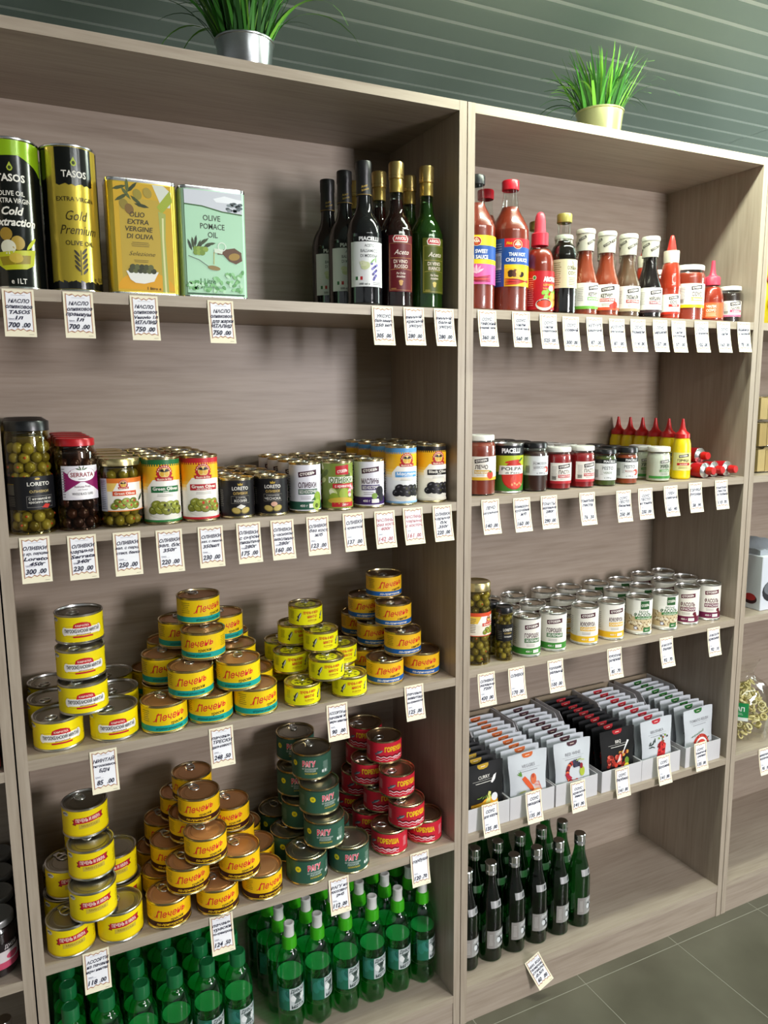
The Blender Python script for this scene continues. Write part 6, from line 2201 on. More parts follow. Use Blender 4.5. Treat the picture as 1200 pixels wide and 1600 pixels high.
def pouch(cat_label, base, tabc, title, tcol, art, w=0.110, h=0.144):
    t = thing('sauce_pouch', cat_label, 'pouch')
    pm = mat(base, 0.38, 0.0, 0.5)
    nu, nv = 10, 14

    def half(s):
        """half thickness across the pouch at height fraction s"""
        return 0.0095 * (math.sin(PI * min(1.0, (s * 0.93 + 0.10))) ** 0.8 if s < 0.97 else 0.02) * (0.35 + 0.65 * (1 - s) ** 0.5)

    def width(s):
        return w * (1.0 - 0.09 * math.sin(PI * min(1, s * 1.05)) ** 2 * (1 if s > 0.2 else s / 0.2))

    def pt(u, v, side, lift=0.0):
        s = v / h
        hw = width(s) / 2
        q = max(-1.0, min(1.0, u / (w / 2)))
        th = half(s) * (1 - q * q) ** 0.75 + 0.0005 + lift
        lean = 0.012 * s
        wave = 0.0016 * math.sin(q * 3.1 + 0.5) * s * s
        return (q * hw, side * th + lean + wave, v - (0.0022 * math.cos(q * 1.5) if s < 0.05 else 0) * 0)

    mb = MB()
    for side in (-1, 1):
        g = []
        for j in range(nv + 1):
            v = h * j / nv
            if j == nv:
                g.append([mb.bm.verts.new(pt(w / 2 * (2 * i / nu - 1), v - 0.0012 * (1 if i in (0, nu) else 0), side)) for i in range(nu + 1)])
            else:
                g.append([mb.bm.verts.new(pt(w / 2 * (2 * i / nu - 1), v, side)) for i in range(nu + 1)])
        for j in range(nv):
            for i in range(nu):
                mb.bm.faces.new((g[j][i], g[j][i + 1], g[j + 1][i + 1], g[j + 1][i]))
    mb.mi(pm)
    bmesh.ops.remove_doubles(mb.bm, verts=mb.bm.verts[:], dist=0.0008)
    mb.build('pouch_body', t, 60)
    p = Print(lambda u, v, d: pt(u, v, -1, d), step=0.008, lift=0.00005, base=0.0005)
    p.poly([(-0.016, h * 0.985), (0.016, h * 0.985), (0.0155, h * 0.945), (0.011, h * 0.915), (0, h * 0.905), (-0.011, h * 0.915), (-0.0155, h * 0.945)], tabc)
    p.fine(0, h * 0.945, 0.016, 0.004, 'e8d8c8', 1, 3)
    p.text(title, 0, h * 0.785, h * 0.052, tcol, max_w=w * 0.66)
    p.line([(-w * 0.30, h * 0.735), (w * 0.30, h * 0.735)], 0.0005, tcol)
    p.fine(0, h * 0.70, w * 0.5, 0.004, tcol, 1, 6)
    p.wrap = lambda u, v, d: pt(u * 0.92, v * 0.80 + h * 0.185, -1, d)
    art(p, w, h)
    p.build('print', t)
    return Kind(t)


def art_curry(p, w, h):
    rr = random.Random(1)
    for i in range(9):
        p.line([(-w * 0.42, h * (0.10 + 0.018 * i)), (-w * 0.12, h * (0.17 + 0.012 * i)), (w * 0.30, h * (0.20 + 0.012 * i))], [0.001, 0.003, 0.002], ('c8901c', 'e0ac30', 'a87014')[i % 3])
    p.ell(w * 0.12, h * 0.24, w * 0.24, h * 0.10, 'd89c24')
    p.poly([(-w * 0.02, h * 0.24), (w * 0.12, h * 0.24), (w * 0.16, h * 0.44), (w * 0.09, h * 0.46)], 'd4d078')
    p.ell(w * 0.26, h * 0.32, w * 0.10, h * 0.08, 'dcdce0')
    for i in range(6):
        leaf(p, -w * 0.22 + 0.008 * i, h * (0.36 + 0.012 * (i % 2)), 0.012, 0.4 * i, '6a8a2c')
    p.poly([(w * 0.17, h * 0.62), (w * 0.26, h * 0.74), (w * 0.34, h * 0.77), (w * 0.30, h * 0.66), (w * 0.22, h * 0.60)], 'e8e4e4')


def art_veg(p, w, h):
    c, s = math.cos(-0.95), math.sin(-0.95)
    q = [(-0.030, -0.006), (-0.030, 0.006), (-0.010, 0.0075), (0.014, 0.006), (0.034, 0.001), (0.034, -0.001), (0.014, -0.006), (-0.010, -0.0075)]
    p.poly([(-w * 0.02 + x * c - y * s, h * 0.36 + x * s + y * c) for x, y in q], 'd4582c')
    for rt in (1.8, 2.2, 2.6):
        leaf(p, -w * 0.22 + 0.008 * math.cos(rt), h * 0.56 + 0.008 * math.sin(rt), 0.018, rt, '5a8a30')
    p.ell(w * 0.12, h * 0.46, w * 0.09, h * 0.11, 'd06a44')
    p.ell(w * 0.11, h * 0.52, w * 0.04, h * 0.04, 'b8442c')
    p.ell(w * 0.20, h * 0.16, w * 0.16, h * 0.10, 'd8955c')
    p.ell(-w * 0.02, h * 0.13, w * 0.12, h * 0.05, 'c87a44')
    for i in range(4):
        p.line([(w * 0.14, h * (0.40 - 0.03 * i)), (w * (0.28 + 0.02 * i), h * (0.38 - 0.04 * i)), (w * 0.36, h * (0.20 - 0.02 * i))], 0.0022, ('c8503c', 'e09070')[i % 2])
    leaf(p, -w * 0.22, h * 0.24, 0.026, 0.2, 'b0b478')
    for i in range(8):
        p.ell(-w * 0.30 + 0.007 * i, h * (0.10 + 0.02 * (i % 3)), 0.0016, 0.0016, '5a3a2c', n=7, same=i > 0)


def art_wine(p, w, h):
    rr = random.Random(3)
    n0 = p.n
    for i in range(18):
        p.deck(n0, i, 1, 5)
        a = PI * 0.55 + i * 0.20
        p.ell(-w * 0.02 + w * 0.20 * math.cos(a), h * 0.36 + h * 0.20 * math.sin(a), 0.0062, 0.0066, ('7a1c2c', 'b83c34', '4c1220', 'd8643c')[i % 4])
    for i in range(5):
        p.deck(n0 + 6, i, 1, 3)
        p.ell(w * (0.02 + 0.07 * (i % 3)), h * (0.50 + 0.07 * (i // 3)), 0.0062, 0.0068, ('2c2c3c', '3a3a50')[i % 2])
    p.n = n0 + 10
    p.ell(w * 0.26, h * 0.34, w * 0.09, h * 0.10, 'a8b43c')
    p.ell(w * 0.24, h * 0.46, w * 0.05, h * 0.06, '8a2430')
    leaf(p, w * 0.16, h * 0.60, 0.022, 0.2, '98a468')
    leaf(p, w * 0.28, h * 0.58, 0.020, -0.2, 'b4bc84')
    p.poly([(-w * 0.30, h * 0.34), (-w * 0.14, h * 0.22), (-w * 0.08, h * 0.26), (-w * 0.24, h * 0.38)], 'a8243c')
    for i in range(6):
        p.ell(w * (-0.12 + 0.08 * i), h * (0.13 + 0.03 * (i % 2)), 0.006, 0.0055, ('5a1c24', 'c8902c', '3a1018')[i % 3])


def art_bbq(p, w, h):
    rr = random.Random(5)
    n0 = p.n
    for i in range(26):
        p.deck(n0, i, 1, 7)
        p.ell(w * rr.uniform(-0.36, 0.05), h * rr.uniform(0.24, 0.46), 0.0062, 0.0055, ('a82c20', 'c8402c', '7a1c14', 'd86450')[i % 4], rot=rr.uniform(0, 3), n=9)
    for i in range(20):
        p.deck(n0, i, 1, 7)
        p.ell(w * rr.uniform(0.02, 0.30), h * rr.uniform(0.16, 0.50), 0.006, 0.0055, ('8a2018', 'b83a28', '5a1410', 'c88a3c')[i % 4], rot=rr.uniform(0, 3), n=9)
    p.n = n0 + 8
    p.poly([(w * 0.10, h * 0.46), (w * 0.16, h * 0.50), (w * 0.36, h * 0.72), (w * 0.30, h * 0.74)], 'dcdcdc')
    p.ell(w * 0.26, h * 0.30, w * 0.08, h * 0.08, '6a8a2c')
    p.ell(w * 0.24, h * 0.20, w * 0.09, h * 0.05, 'd8c43c')
    p.poly([(-w * 0.10, h * 0.30), (w * 0.0, h * 0.44), (w * 0.05, h * 0.48), (w * 0.03, h * 0.34)], 'e0c8c0')


def art_brusnika(p, w, h):
    rr = random.Random(6)
    p.poly([(-w * 0.14, h * 0.06), (w * 0.16, h * 0.06), (w * 0.24, h * 0.22), (w * 0.30, h * 0.42), (w * 0.14, h * 0.52), (w * 0.02, h * 0.44), (-w * 0.06, h * 0.24)], 'c42c30')
    n0 = p.n
    for i in range(30):
        p.deck(n0, i, 1, 6)
        p.ell(w * rr.uniform(-0.02, 0.26), h * rr.uniform(0.22, 0.50), 0.0034, 0.0034, ('a01c24', 'd8443c', '7a141c')[i % 3], n=9)
    p.n = n0 + 7
    for i, (x, y, rt) in enumerate(((-.24, .48, .5), (-.18, .52, 1.2), (-.28, .42, .2), (-.20, .42, -.4), (-.12, .56, 1.4), (-.30, .50, 1.0))):
        leaf(p, w * x, h * y, 0.017, rt, '2c3a34')
    for i in range(5):
        p.ell(w * (0.06 + 0.08 * i - 0.02), h * (0.58 + 0.04 * (i % 2)), 0.0034, 0.0034, ('7a9a2c', '2c2c34', 'b83a30')[i % 3], n=9)
    p.ell(w * 0.17, h * 0.55, 0.0016, 0.012, '4a6a2c')


def art_tomato(p, w, h):
    for k, (c, r0, r1) in enumerate((('b83428', 0.26, 0.34), ('f0e4e0', 0.21, 0.26), ('d04438', 0.10, 0.20))):
        vs = []
        n = 12
        for i in range(n + 1):
            a = PI * (0.05 + 0.80 * i / n)
            vs.append((w * (0.02 + r1 * math.cos(a)), h * (0.12 + r1 * 0.9 * math.sin(a))))
        for i in range(n, -1, -1):
            a = PI * (0.05 + 0.80 * i / n)
            vs.append((w * (0.02 + r0 * math.cos(a)), h * (0.12 + r0 * 0.9 * math.sin(a))))
        m = len(vs)
        p._lay(vs, [(i, i + 1, m - 2 - i, m - 1 - i) for i in range(n)], ink(c))
    p.ell(w * 0.10, h * 0.14, w * 0.12, h * 0.07, 'dcd4d8')
    for i in range(6):
        leaf(p, -w * 0.30 + 0.009 * i, h * (0.40 + 0.020 * i), 0.012, 0.6 + 0.7 * (i % 2), '4a6a3c')
    for i in range(3):
        leaf(p, w * (0.26 + 0.03 * i), h * (0.18 + 0.06 * i), 0.015, 1.2 - 0.4 * i, '3a5a34')
    rr = random.Random(9)
    for i in range(14):
        a = PI * rr.uniform(0.15, 0.75)
        p.ell(w * (0.02 + 0.30 * math.cos(a)), h * (0.12 + 0.27 * math.sin(a)), 0.003, 0.0024, ('e07060', '982018')[i % 2], n=8, same=i > 0)


PW = 'c6cacf'
trays = [
    (0.0190, 0.1165, pouch('x', '101113', 'b8942c', 'CURRY', 'd8d4cc', art_curry), 'white cardboard tray of black curry pouches', 'black curry sauce pouch with gold tab', 'black curry pouch with gold tab, behind the front one', 'curry pouches'),
    (0.1370, 0.1270, pouch('x', PW, 'c8622c', 'VEGGIES', '8a8a90', art_veg), 'white cardboard tray of carrot pouches with orange tabs', 'white sauce pouch with a carrot picture, front of its tray', 'white pouch with orange tab in the rows behind the carrot one', 'orange-tab pouches'),
    (0.2690, 0.1270, pouch('x', PW, '4a2c34', 'RED WINE', '8a8a90', art_wine), 'white cardboard tray of wine sauce pouches with dark purple tabs', 'white sauce pouch with grapes and dark purple tab, front of its tray', 'white pouch with dark purple tab in the rows behind the grapes one', 'purple-tab pouches'),
    (0.4100, 0.1300, pouch('x', '0e0e10', 'a8242c', 'BBQ', 'e0dcd6', art_bbq), 'white cardboard tray of black barbecue pouches', 'black barbecue sauce pouch with red tab, front of its tray', 'black pouch with red tab in the rows behind the barbecue one', 'black red-tab pouches'),
    (0.5410, 0.1320, pouch('x', PW, 'b42834', 'BRUSNIKA', '8a8a90', art_brusnika), 'white cardboard tray of berry pouches with red tabs', 'white sauce pouch with red berries, front of its tray', 'white pouch with red tab in the rows behind the berry one', 'red-tab pouches'),
    (0.6930, 0.1280, pouch('x', PW, '2c6a30', 'TOMATO RELISH', '8a8a90', art_tomato), 'white cardboard tray of tomato pouches with green tabs', 'white sauce pouch with tomato slices and green tab, front of its tray', 'white pouch with green tab in the rows behind the tomato one', 'green-tab pouches')]
for x0, w, K, tl, fl, bl, grp in trays:
    tray(x0, w, tl)
    n = 10
    for i in range(n):
        o = K.put(x0 + w / 2 + (jit(0.0015) if i else -0.0005), 0.0225 + 0.0236 * i + (0.0 if i == 0 else 0.0015 * math.sin(i * 2.3)), z4c + 0.0018, jit(0.035), fl if i == 0 else bl, grp)
        if i:
            o.location.z += 0.0
            o.rotation_euler.x = -0.045 * RND.random() - 0.012


# ================================================================== price tags
TAG_PAPER = mat('efe6cc', 0.7, 0, 0.2)
TAG_WHITE = mat('f0eff4', 0.7, 0, 0.2)
TAG_FRAME = mat('b08468', 0.7, 0, 0.2)
INK_B = '23233a'
INK_R = 'b06a70'
TW, TH = 0.0445, 0.071


def price_tag(x, z, lines, price, label, y=-0.0012, curl=0.0125, rz=0.0, rot=0.0, inkc=INK_B, seed=0):
    """a slip hung by its top edge; it bows out towards the bottom"""
    rr = random.Random(int(x * 1000) * 7 + int(z * 1000))
    cu = curl * rr.uniform(0.85, 1.15)

    def wrap(u, v, d):
        s = (TH - v) / TH
        b = cu * (0.35 * s + 0.65 * s * s)
        return (u, -b - d, v - TH - cu * 0.10 * s)
    t = bpy.data.objects.new('price_tag', None)
    mb = MB()
    n = 8
    rows_ = []
    for j in range(n + 1):
        v = TH * j / n
        rows_.append([mb.bm.verts.new(wrap(u, v, d)) for d in (0.0, -0.0003) for u in (-TW / 2, TW / 2)])
    for j in range(n):
        a, b = rows_[j], rows_[j + 1]
        for q in ((a[0], a[1], b[1], b[0]), (a[3], a[2], b[2], b[3]), (a[1], a[3], b[3], b[1]), (a[2], a[0], b[0], b[2])):
            mb.bm.faces.new(q)
    for q in (rows_[0], rows_[-1]):
        mb.bm.faces.new((q[0], q[1], q[3], q[2]))
    mb.mi(TAG_PAPER)
    p = Print(wrap, None, lift=0.00009, base=0.0001)
    p.mb = mb

    def scallop(m, w, v0, v1):
        top = [(-w, v1), (-w * 0.72, v1 - 0.0022), (-w * 0.45, v1 - 0.0004), (-w * 0.22, v1 - 0.0036), (0, v1 - 0.0014), (w * 0.22, v1 - 0.0036), (w * 0.45, v1 - 0.0004), (w * 0.72, v1 - 0.0022), (w, v1)]
        bot = [(-x_, v0 + v1 - y_) for x_, y_ in top]
        for i in range(8):
            a, b = top[i], top[i + 1]
            c, d = bot[8 - i], bot[7 - i]
            n_ = 6
            for k in range(n_):
                f0, f1 = k / n_, (k + 1) / n_
                p._lay([(c[0], c[1] + (a[1] - c[1]) * f0), (d[0], d[1] + (b[1] - d[1]) * f0), (d[0], d[1] + (b[1] - d[1]) * f1), (c[0], c[1] + (a[1] - c[1]) * f1)], [(0, 1, 2, 3)], m, same=not (i == 0 and k == 0))
    scallop(TAG_FRAME, 0.0190, 0.0075, 0.0685)
    scallop(TAG_WHITE, 0.0176, 0.0092, 0.0668)
    p.rect(-0.010, 0.010, 0.0618, 0.0622, '8a8aa0')
    v = 0.0535
    for s in lines:
        nn = len(s)
        p.text(s, rr.uniform(-0.001, 0.0022), v, min(0.0064 if len(lines) < 3 else 0.0056, 0.052 / nn), inkc, w=min(0.038, 0.0060 * nn), bold=0.035, shear=0.28, rot=rr.uniform(-0.02, 0.06))
        v -= 0.0096 if len(lines) < 3 else 0.0082
    p.text('Цена', -0.0115, 0.0268, 0.0022, '6a6a80', w=0.008)
    p.rect(-0.0155, -0.002, 0.0245, 0.0248, '8a8aa0')
    a, b = (price.split('.') + ['00'])[:2]
    p.text(a, -0.0085, 0.0178, 0.0076, inkc, w=0.0054 * len(a), bold=0.03, shear=0.25)
    p.text('.' + b, 0.0085, 0.0178, 0.0070, inkc, w=0.012, bold=0.03, shear=0.25)
    p.fine(0.015, 0.0035, 0.007, 0.0016, '8a8468', 1, 2)
    bpy.data.objects.remove(t)
    o = mb.build('price_tag', None, 60, fixn=False)
    o.location = (x, y, z)
    o.rotation_euler = (0, rot, rz)
    tag(o, label, 'price tag', 'price tags')
    return o


def tags(z, items, y=-0.0012):
    for x, dz, lines, price, what in items:
        price_tag(x, z + dz, lines, price, what, y=y, inkc=INK_R if what.startswith('faded') else INK_B)


tags(ZB['B1'], [
    (-0.809, -.002, ['МАСЛО', 'оливковое', 'TASOS', '1л'], '700.00', 'handwritten price tag under the black oil tin'),
    (-0.723, -.002, ['МАСЛО', 'оливковое', 'премиум', '1л'], '700.00', 'handwritten price tag under the gold round oil tin'),
    (-0.622, -.003, ['МАСЛО', 'оливковое', 'Vesuvio 1л', 'ИТАЛИЯ'], '750.00', 'handwritten price tag under the golden rectangular oil tin'),
    (-0.495, -.005, ['МАСЛО', 'оливковое', 'для жарки', 'ИТАЛИЯ'], '750.00', 'handwritten price tag under the pale green oil tin'),
    (-0.186, -.002, ['УКСУС', 'бальзамич.', '250 мл'], '305.00', 'handwritten price tag under the white-labelled balsamic bottle'),
    (-0.119, -.001, ['винный', 'красный', 'уксус'], '280.00', 'handwritten price tag under the red vinegar bottle'),
    (-0.052, -.001, ['винный', 'белый', 'уксус'], '280.00', 'handwritten price tag under the green vinegar bottle')])
tags(ZC['C1'], [
    (0.049, -.002, ['СОУС', 'тайский', 'сладкий чили'], '360.00', 'handwritten price tag under the black-capped chili bottle'),
    (0.133, -.002, ['СОУС', 'чили', 'острый тайск.'], '560.00', 'handwritten price tag under the red-capped chili bottle'),
    (0.203, -.004, ['СОУС', 'чили', 'сладк/курица'], '525.00', 'handwritten price tag under the pink dome-capped bottle'),
    (0.263, -.007, ['СОУС', 'соевый'], '300.00', 'handwritten price tag under the soy sauce bottle'),
    (0.328, -.006, ['КЕТЧУП', 'шашлычный'], '87.00', 'handwritten price tag under the green-striped ketchup bottle'),
    (0.392, -.007, ['КЕТЧУП', 'классический'], '87.00', 'handwritten price tag under the ketchup bottle with tomatoes'),
    (0.454, -.006, ['СОУС', 'ткемали'], '114.00', 'handwritten price tag under the greyish-brown plum sauce'),
    (0.521, -.005, ['СОУС', 'наршараб'], '157.00', 'handwritten price tag under the near-black pomegranate sauce'),
    (0.579, -.005, ['СОУС', 'чили', 'острый'], '57.00', 'handwritten price tag under the red cone-capped bottle'),
    (0.653, -.004, ['СОУС', 'с базиликом'], '102.00', 'handwritten price tag under the wide orange-red sauce jar'),
    (0.727, -.003, ['СОУС', 'чили'], '165.00', 'handwritten price tag under the pink-nozzled squeeze bottle'),
    (0.797, -.001, ['аджика', 'с вяленой'], '78.00', 'handwritten price tag under the small dark relish jar')])
tags(ZB['B2'], [
    (-0.813, -.002, ['ОЛИВКИ', 'с кр. перцем', 'Loreto', '450г'], '300.00', 'handwritten price tag under the tall black-lidded olive jar'),
    (-0.742, -.005, ['ОЛИВКИ', 'черные', 'Serrata', '340г'], '230.00', 'handwritten price tag under the red-lidded olive jar'),
    (-0.671, -.006, ['ОЛИВКИ', 'зел. с перц.', 'стекл. банка'], '250.00', 'handwritten price tag under the short gold-lidded olive jar'),
    (-0.601, -.008, ['ОЛИВКИ', 'зел. б/к', '350г'], '220.00', 'handwritten price tag under the green-bannered olive can'),
    (-0.529, -.008, ['ОЛИВКИ', 'зел. с лимон.', '350мл'], '230.00', 'handwritten price tag under the red-bannered olive can'),
    (-0.460, -.007, ['ОЛИВКИ', 'с сыром', 'пикантные', '280г'], '175.00', 'handwritten price tag under the black can with a cheese cube'),
    (-0.396, -.007, ['ОЛИВКИ', 'с чесноком', 'маслины', '280г'], '160.00', 'handwritten price tag under the black can with garlic'),
    (-0.326, -.006, ['ОЛИВКИ', 'без кост.', 'ж/б'], '123.00', 'handwritten price tag under the white green-olive can'),
    (-0.252, -.005, ['ОЛИВКИ', 'с креветкой'], '137.00', 'handwritten price tag under the leafy shrimp-olive can'),
    (-0.185, -.006, ['МАСЛИНЫ', 'без кост.', '400г'], '142.00', 'faded red handwritten price tag under the white black-olive can'),
    (-0.122, -.004, ['МАСЛИНЫ', 'черные', 'с косточ.'], '161.00', 'faded red handwritten price tag under the blue-bannered olive can'),
    (-0.054, -.004, ['ОЛИВКИ', 'черные', 'б/к', '350г'], '220.00', 'handwritten price tag under the black-bannered olive can')])
tags(ZC['C2'], [
    (0.063, -.006, ['ЛЕЧО', 'натуральное'], '140.00', 'handwritten price tag under the pepper relish jar'),
    (0.144, -.008, ['помидоры', 'кусочками', 'ж/б'], '160.00', 'handwritten price tag under the green and red tomato pulp can'),
    (0.217, -.008, ['ТОМАТЫ', 'вяленые', '280г'], '290.00', 'handwritten price tag under the dark tomato jar'),
    (0.324, -.008, ['томатная', 'паста'], '76.50', 'handwritten price tag under the tomato paste jars'),
    (0.432, -.010, ['СОУС', 'ПЕСТО', 'базилик'], '250.00', 'handwritten price tag under the green pesto jar'),
    (0.499, -.009, ['СОУС', 'ПЕСТО', 'из томата'], '250.00', 'handwritten price tag under the red pesto jar'),
    (0.580, -.008, ['ХРЕН', 'сливочный'], '65.40', 'handwritten price tag under the horseradish jar'),
    (0.662, -.005, ['ГОРЧИЦА', 'русская'], '58.90', 'handwritten price tag under the yellow mustard bottle'),
    (0.752, -.004, ['томатная', 'паста', 'в тюбике'], '110.70', 'handwritten price tag under the red tubes')])
tags(ZC['C3'], [
    (0.059, -.012, ['ОЛИВКИ', 'зеленые', '720г'], '430.00', 'handwritten price tag under the big gold-lidded olive jar'),
    (0.139, -.013, ['ОЛИВКИ'], '170.00', 'handwritten price tag under the slim olive jar'),
    (0.247, -.013, ['горошек', 'зеленый'], '100.00', 'handwritten price tag under the pea cans'),
    (0.423, -.013, ['кукуруза', 'сахарная'], '85.70', 'handwritten price tag under the sweetcorn cans'),
    (0.591, -.012, ['фасоль', 'белая'], '92.70', 'handwritten price tag under the white bean cans'),
    (0.756, -.011, ['фасоль', 'красная'], '92.10', 'handwritten price tag under the purple-based bean cans')])
tags(ZB['B3'], [
    (-0.731, -.005, ['МИНТАЙ', 'тихоокеанск.', 'БДМ'], '85.00', 'handwritten price tag under the yellow pollock tins'),
    (-0.525, -.006, ['печень', 'ТРЕСКИ', 'дальневост.'], '248.50', 'handwritten price tag under the turquoise-banded liver tins'),
    (-0.293, -.005, ['АССОРТИ из', 'печени и', 'икры минтая'], '90.00', 'handwritten price tag under the small yellow-green tins'),
    (-0.120, .003, ['печень', 'минтая', 'по-приморски'], '125.00', 'handwritten price tag under the blue-banded liver tins')])
tags(ZB['B4'], [
    (-0.766, .003, ['АССОРТИ', 'из печени', 'икры минтая'], '118.00', 'handwritten price tag under the red-ribbon yellow tins'),
    (-0.540, -.001, ['печень', 'трески', 'по-приморски'], '124.50', 'handwritten price tag under the dark-banded liver tins'),
    (-0.296, .001, ['РАГУ из', 'лососевых', 'рыб'], '112.00', 'handwritten price tag under the green stew tins'),
    (-0.107, .004, ['горбуша'], '120.70', 'handwritten price tag under the red salmon tins')])
tags(ZC['C4'], [
    (0.074, .066, ['СОУС', 'для карри'], '135.00', 'handwritten price tag on the tray of black curry pouches'),
    (0.194, .066, ['СОУС', 'овощной'], '135.00', 'handwritten price tag on the tray of carrot pouches'),
    (0.325, .058, ['СОУС', 'красное', 'вино'], '141.00', 'handwritten price tag on the tray of wine sauce pouches'),
    (0.464, .060, ['СОУС', 'барбекю'], '141.00', 'handwritten price tag on the tray of black barbecue pouches'),
    (0.602, .062, ['СОУС', 'брусника'], '141.00', 'handwritten price tag on the tray of berry pouches'),
    (0.733, .068, ['СОУС', 'томатный', 'релиш'], '135.00', 'handwritten price tag on the tray of tomato pouches')], y=-0.001)
price_tag(0.200, ZC['Cb'] + 0.012, ['МИН. ВОДА', 'газиров.', 'стекло', '0.5л'], '60.00', 'tilted handwritten price tag on the bottom edge under the glass bottles', y=-0.002, rot=-0.42, curl=0.02)
price_tag(0.985, ZC['C4'] - 0.003, ['макароны', 'колечки'], '95.00', 'price tag under the bag of ring pasta, cut by the photo edge')

# ================================================================== neighbouring bookcases
XR = XD + 0.0004 + T


def snack_bag(x, y, z, w, h, col, label, name='snack_bag', cat='bag'):
    t = thing(name, label, cat, (x, y, z + 0.0004))
    mb = MB()
    m = mat(col, 0.25, 0.1, 0.6)
    for side in (-1, 1):
        g = []
        for j in range(13):
            s = j / 12
            row_ = []
            for i in range(13):
                q = 2 * i / 12 - 1
                th = 0.030 * (math.sin(PI * min(max(s, 0.0), 1)) ** 0.55) * (1 - q ** 4) ** 0.6
                row_.append(mb.bm.verts.new((q * w / 2 * (1 - 0.03 * math.sin(PI * s)), side * (th + 0.0004) + 0.0014 * math.sin(14 * q + 5 * s) * (1 - abs(2 * s - 1)), s * h)))
            g.append(row_)
        for j in range(12):
            for i in range(12):
                mb.bm.faces.new((g[j][i], g[j][i + 1], g[j + 1][i + 1], g[j + 1][i]))
    mb.mi(m)
    bmesh.ops.remove_doubles(mb.bm, verts=mb.bm.verts[:], dist=0.0009)
    mb.build('bag_body', t, 60)
    p = Print(lambda u, v, d: (u, -(0.030 * math.sin(PI * v / h) ** 0.55 * (1 - (2 * u / w) ** 4) ** 0.6 + 0.0028 + d), v), step=0.01)
    p.ell(0, h * 0.62, w * 0.34, h * 0.14, 'c82c24')
    p.ell(0, h * 0.30, w * 0.28, h * 0.12, 'e8a83c')
    p.build('print', t)
    return t


snack_bag(0.978, 0.075, ZC['C1'], 0.135, 0.185, 'd8c81c', 'yellow snack bag at the photo edge on the neighbouring bookcase')

# packs of crackers lying flat in a pile
for i in range(3):
    t = thing('cracker_pack', ['bottom clear pack of crackers in the pile at the photo edge', 'middle clear pack of crackers in the pile at the photo edge', 'top clear pack of crackers in the pile at the photo edge'][i], 'pack', (0.990, 0.11, ZC['C2'] + 0.0005 + 0.0685 * i), jit(0.03), 'cracker packs')
    mb = MB()
    cm = [mat(c, 0.7) for c in ('c4a870', 'd0b880', 'b4965c')]
    rr = random.Random(20 + i)
    for a in range(4):
        for b in range(15):
            x = -0.045 + a * 0.030
            y0 = -0.070 + b * 0.0098
            mb.box(x - 0.0140, x + 0.0140, y0, y0 + 0.0078, 0.002 + rr.uniform(0, .002), 0.059 + rr.uniform(0, .004), rr.choice(cm))
    mb.build('crackers', t, 0)['kind'] = 'stuff'
    mb = MB()
    mb.box(-0.064, 0.064, -0.076, 0.082, 0.0, 0.0680, CLEAR)
    bmesh.ops.bevel(mb.bm, geom=mb.bm.edges[:], offset=0.006, segments=2, affect='EDGES')
    mb.build('film_wrap', t, 40)
    p = Print(lambda u, v, d: (-0.0642 - d, u, v))
    p.rect(-0.06, 0.06, 0.054, 0.064, mat((0.8, 0.8, 0.82), 0.2, 0.8, name='silver_seal'))
    p.build('silver_seal', t)

# white box with a printed pot
t = thing('carton_box', 'white appliance box with a red pan picture at the photo edge', 'box', (1.030, 0.105, ZC['C3'] + 0.0004))
mb = MB()
mb.box(-0.075, 0.075, -0.085, 0.085, 0, 0.150, mat('c8ccd4', 0.5))
bmesh.ops.bevel(mb.bm, geom=mb.bm.edges[:], offset=0.0015, segments=1, affect='EDGES')
mb.build('carton', t, 30)
p = Print(lambda u, v, d: (-0.0752 - d, u, v))
p.ell(-0.052, 0.028, 0.022, 0.014, '3a2024')
p.ell(-0.052, 0.033, 0.018, 0.010, 'a83030')
p.fine(0.0, 0.12, 0.05, 0.02, '8a8e98', 4, 3)
for k in range(6):
    p.rect(-0.02 + 0.004 * k, -0.018 + 0.004 * k, 0.03, 0.05, '2c2c34', same=k > 0)
p.build('carton_print', t)
p = Print(lambda u, v, d: (u, -0.0852 - d, v))
p.ell(-0.030, 0.052, 0.040, 0.030, '2c2c30')
p.ell(-0.030, 0.060, 0.034, 0.020, '6a6e74')
p.text('BBQ', 0.03, 0.118, 0.014, '5a5e66')
p.build('front_print', t)
t = thing('folded_bag', 'grey-white crumpled bag lying on top of the appliance box', 'bag', (1.030, 0.105, ZC['C3'] + 0.1512))
mb = MB()
g = []
for j in range(9):
    for_row = []
    for i in range(9):
        for_row.append(mb.bm.verts.new((-0.068 + 0.017 * i, -0.07 + 0.0175 * j, 0.012 + 0.020 * math.sin(PI * i / 8) * math.sin(PI * j / 8) + 0.004 * math.sin(i * 2.1 + j * 1.3))))
    g.append(for_row)
for j in range(8):
    for i in range(8):
        mb.bm.faces.new((g[j][i], g[j][i + 1], g[j + 1][i + 1], g[j + 1][i]))
ext = bmesh.ops.extrude_face_region(mb.bm, geom=mb.bm.faces[:])
for v in [e for e in ext['geom'] if isinstance(e, bmesh.types.BMVert)]:
    v.co.z = 0.0
mb.mi(mat('9aa0a8', 0.4))
mb.build('bag_body', t, 60)

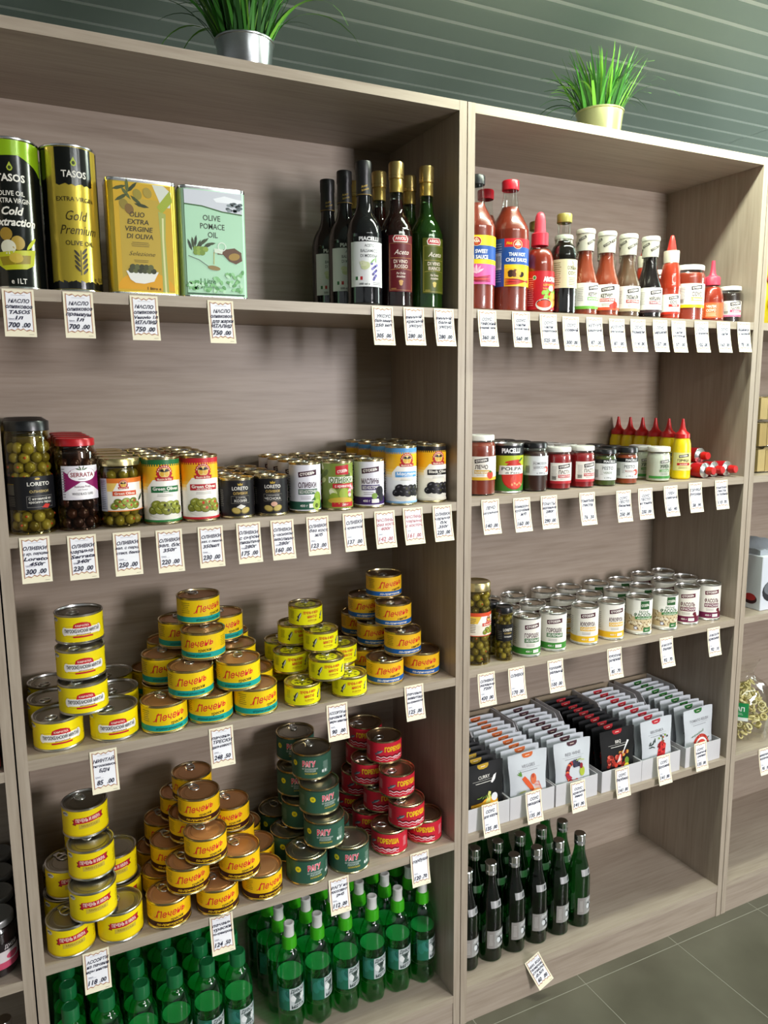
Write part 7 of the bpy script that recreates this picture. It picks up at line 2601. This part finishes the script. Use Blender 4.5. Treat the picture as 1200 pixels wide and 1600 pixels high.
# clear bag of ring pasta with a green label
t = thing('pasta_bag', 'clear bag of pale ring pasta with a green label at the photo edge', 'bag', (1.005, 0.100, ZC['C4'] + 0.0004))
rr = random.Random(7)
mb = MB()
pm = [mat(c, 0.5) for c in ('d8cc8c', 'c8bc78', 'e0d8a4')]
for k in range(150):
    z = rr.uniform(0.0135, 0.150)
    q = 0.85 - 0.35 * (z / 0.15) ** 3
    cx, cy = rr.uniform(-0.070, 0.070) * q, rr.uniform(-0.058, 0.058) * q
    ax, az = rr.uniform(0, PI), rr.uniform(0, PI)
    M3 = Matrix.Rotation(az, 3, 'Z') @ Matrix.Rotation(ax, 3, 'X')
    mb.tube([Vector((cx, cy, z)) + M3 @ Vector((0.0088 * math.cos(2 * PI * i / 12), 0.0088 * math.sin(2 * PI * i / 12), 0)) for i in range(12)], 0.0026, rr.choice(pm), 6, closed=True)
mb.build('ring_pasta', t, 60)['kind'] = 'stuff'
mb = MB()
prof = [(0.050, 0.0), (0.072, 0.006), (0.080, 0.050), (0.078, 0.110), (0.058, 0.155), (0.030, 0.178), (0.036, 0.205), (0.045, 0.225)]
mb.lathe([(0, 0.0)] + smooth_prof(prof, 3), glassy((0.97, 0.97, 0.95), 'clear_film', edge=0.6), 36, wob=lambda a, z: 1 + 0.05 * math.sin(7 * a + 60 * z) + 0.03 * math.sin(13 * a - 90 * z))
mb.build('film_bag', t, 50)
p = Print(lambda u, v, d: (-(0.082 + d) * math.cos(u / 0.08) , (0.082 + d) * math.sin(u / 0.08), v), step=0.012)
p.rect(-0.075, 0.02, 0.066, 0.118, 'e0e8e0')
p.rect(-0.075, 0.02, 0.076, 0.118, '1f8a4c')
p.text('ПАСТА', -0.04, 0.100, 0.012, 'e8f0e8', w=0.05, bold=0.03)
p.fine(-0.04, 0.086, 0.05, 0.008, 'c0e0c8', 2, 3)
p.build('label', t)

# dark jam jars and a bottle in the bookcase beyond the upright edge
zA = 0.452
K_jam = jar('jam_jar', 'dark jam jar with pink and white label behind the upright edge, front', [(0.028, 0.0), (0.0325, 0.004), (0.0330, 0.012), (0.0330, 0.074), (0.031, 0.086), (0.0290, 0.090), (0.0290, 0.094)],
            jar_lid(0.0310, 0.092, 0.104, mat('8a8a88', 0.35, 0.6)), lambda t, pf: simple_fill(pf, 0.088, mat('1c0a0e', 0.25))(t), None)
p = cyl_print(lambda v: 0.0331)
p.rect(-0.04, 0.06, 0.018, 0.064, 'd8d0d0')
p.rect(-0.04, 0.06, 0.050, 0.064, '1c1416')
p.rect(-0.04, 0.06, 0.018, 0.030, 'c8506c')
p.text('ДЖЕМ', 0.016, 0.057, 0.007, 'e8e0e0', w=0.024)
p.ell(0.018, 0.038, 0.012, 0.006, 'c8506c')
p.build('label', K_jam.root)
K_jam.put(-0.9225, 0.052, zA, 0.3, group='jam jars')
for i in range(1, 4):
    K_jam.put(-0.9225, 0.052 + 0.068 * i, zA, 0.2, 'dark jam jar with grey lid behind the front one, beyond the upright edge', 'jam jars')
K_gb2 = Kind(dup(K_gb.root))
K_gb2.put(-0.925, 0.085, 0.08, 0.0, 'dark glass bottle at the bottom beyond the upright edge')
t = thing('snack_box', 'red packet glimpsed beyond the upright edge above the jam jars', 'box', (-0.930, 0.060, 0.8364))
mb = MB()
mb.box(-0.040, 0.040, -0.045, 0.045, 0, 0.078, mat('b83c34', 0.4))
bmesh.ops.bevel(mb.bm, geom=mb.bm.edges[:], offset=0.003, segments=2, affect='EDGES')
mb.build('packet', t, 40)
p = Print(lambda u, v, d: (u, -0.0452 - d, v))
p.rect(-0.032, 0.034, 0.030, 0.056, 'e8d8b8')
p.build('packet_print', t)
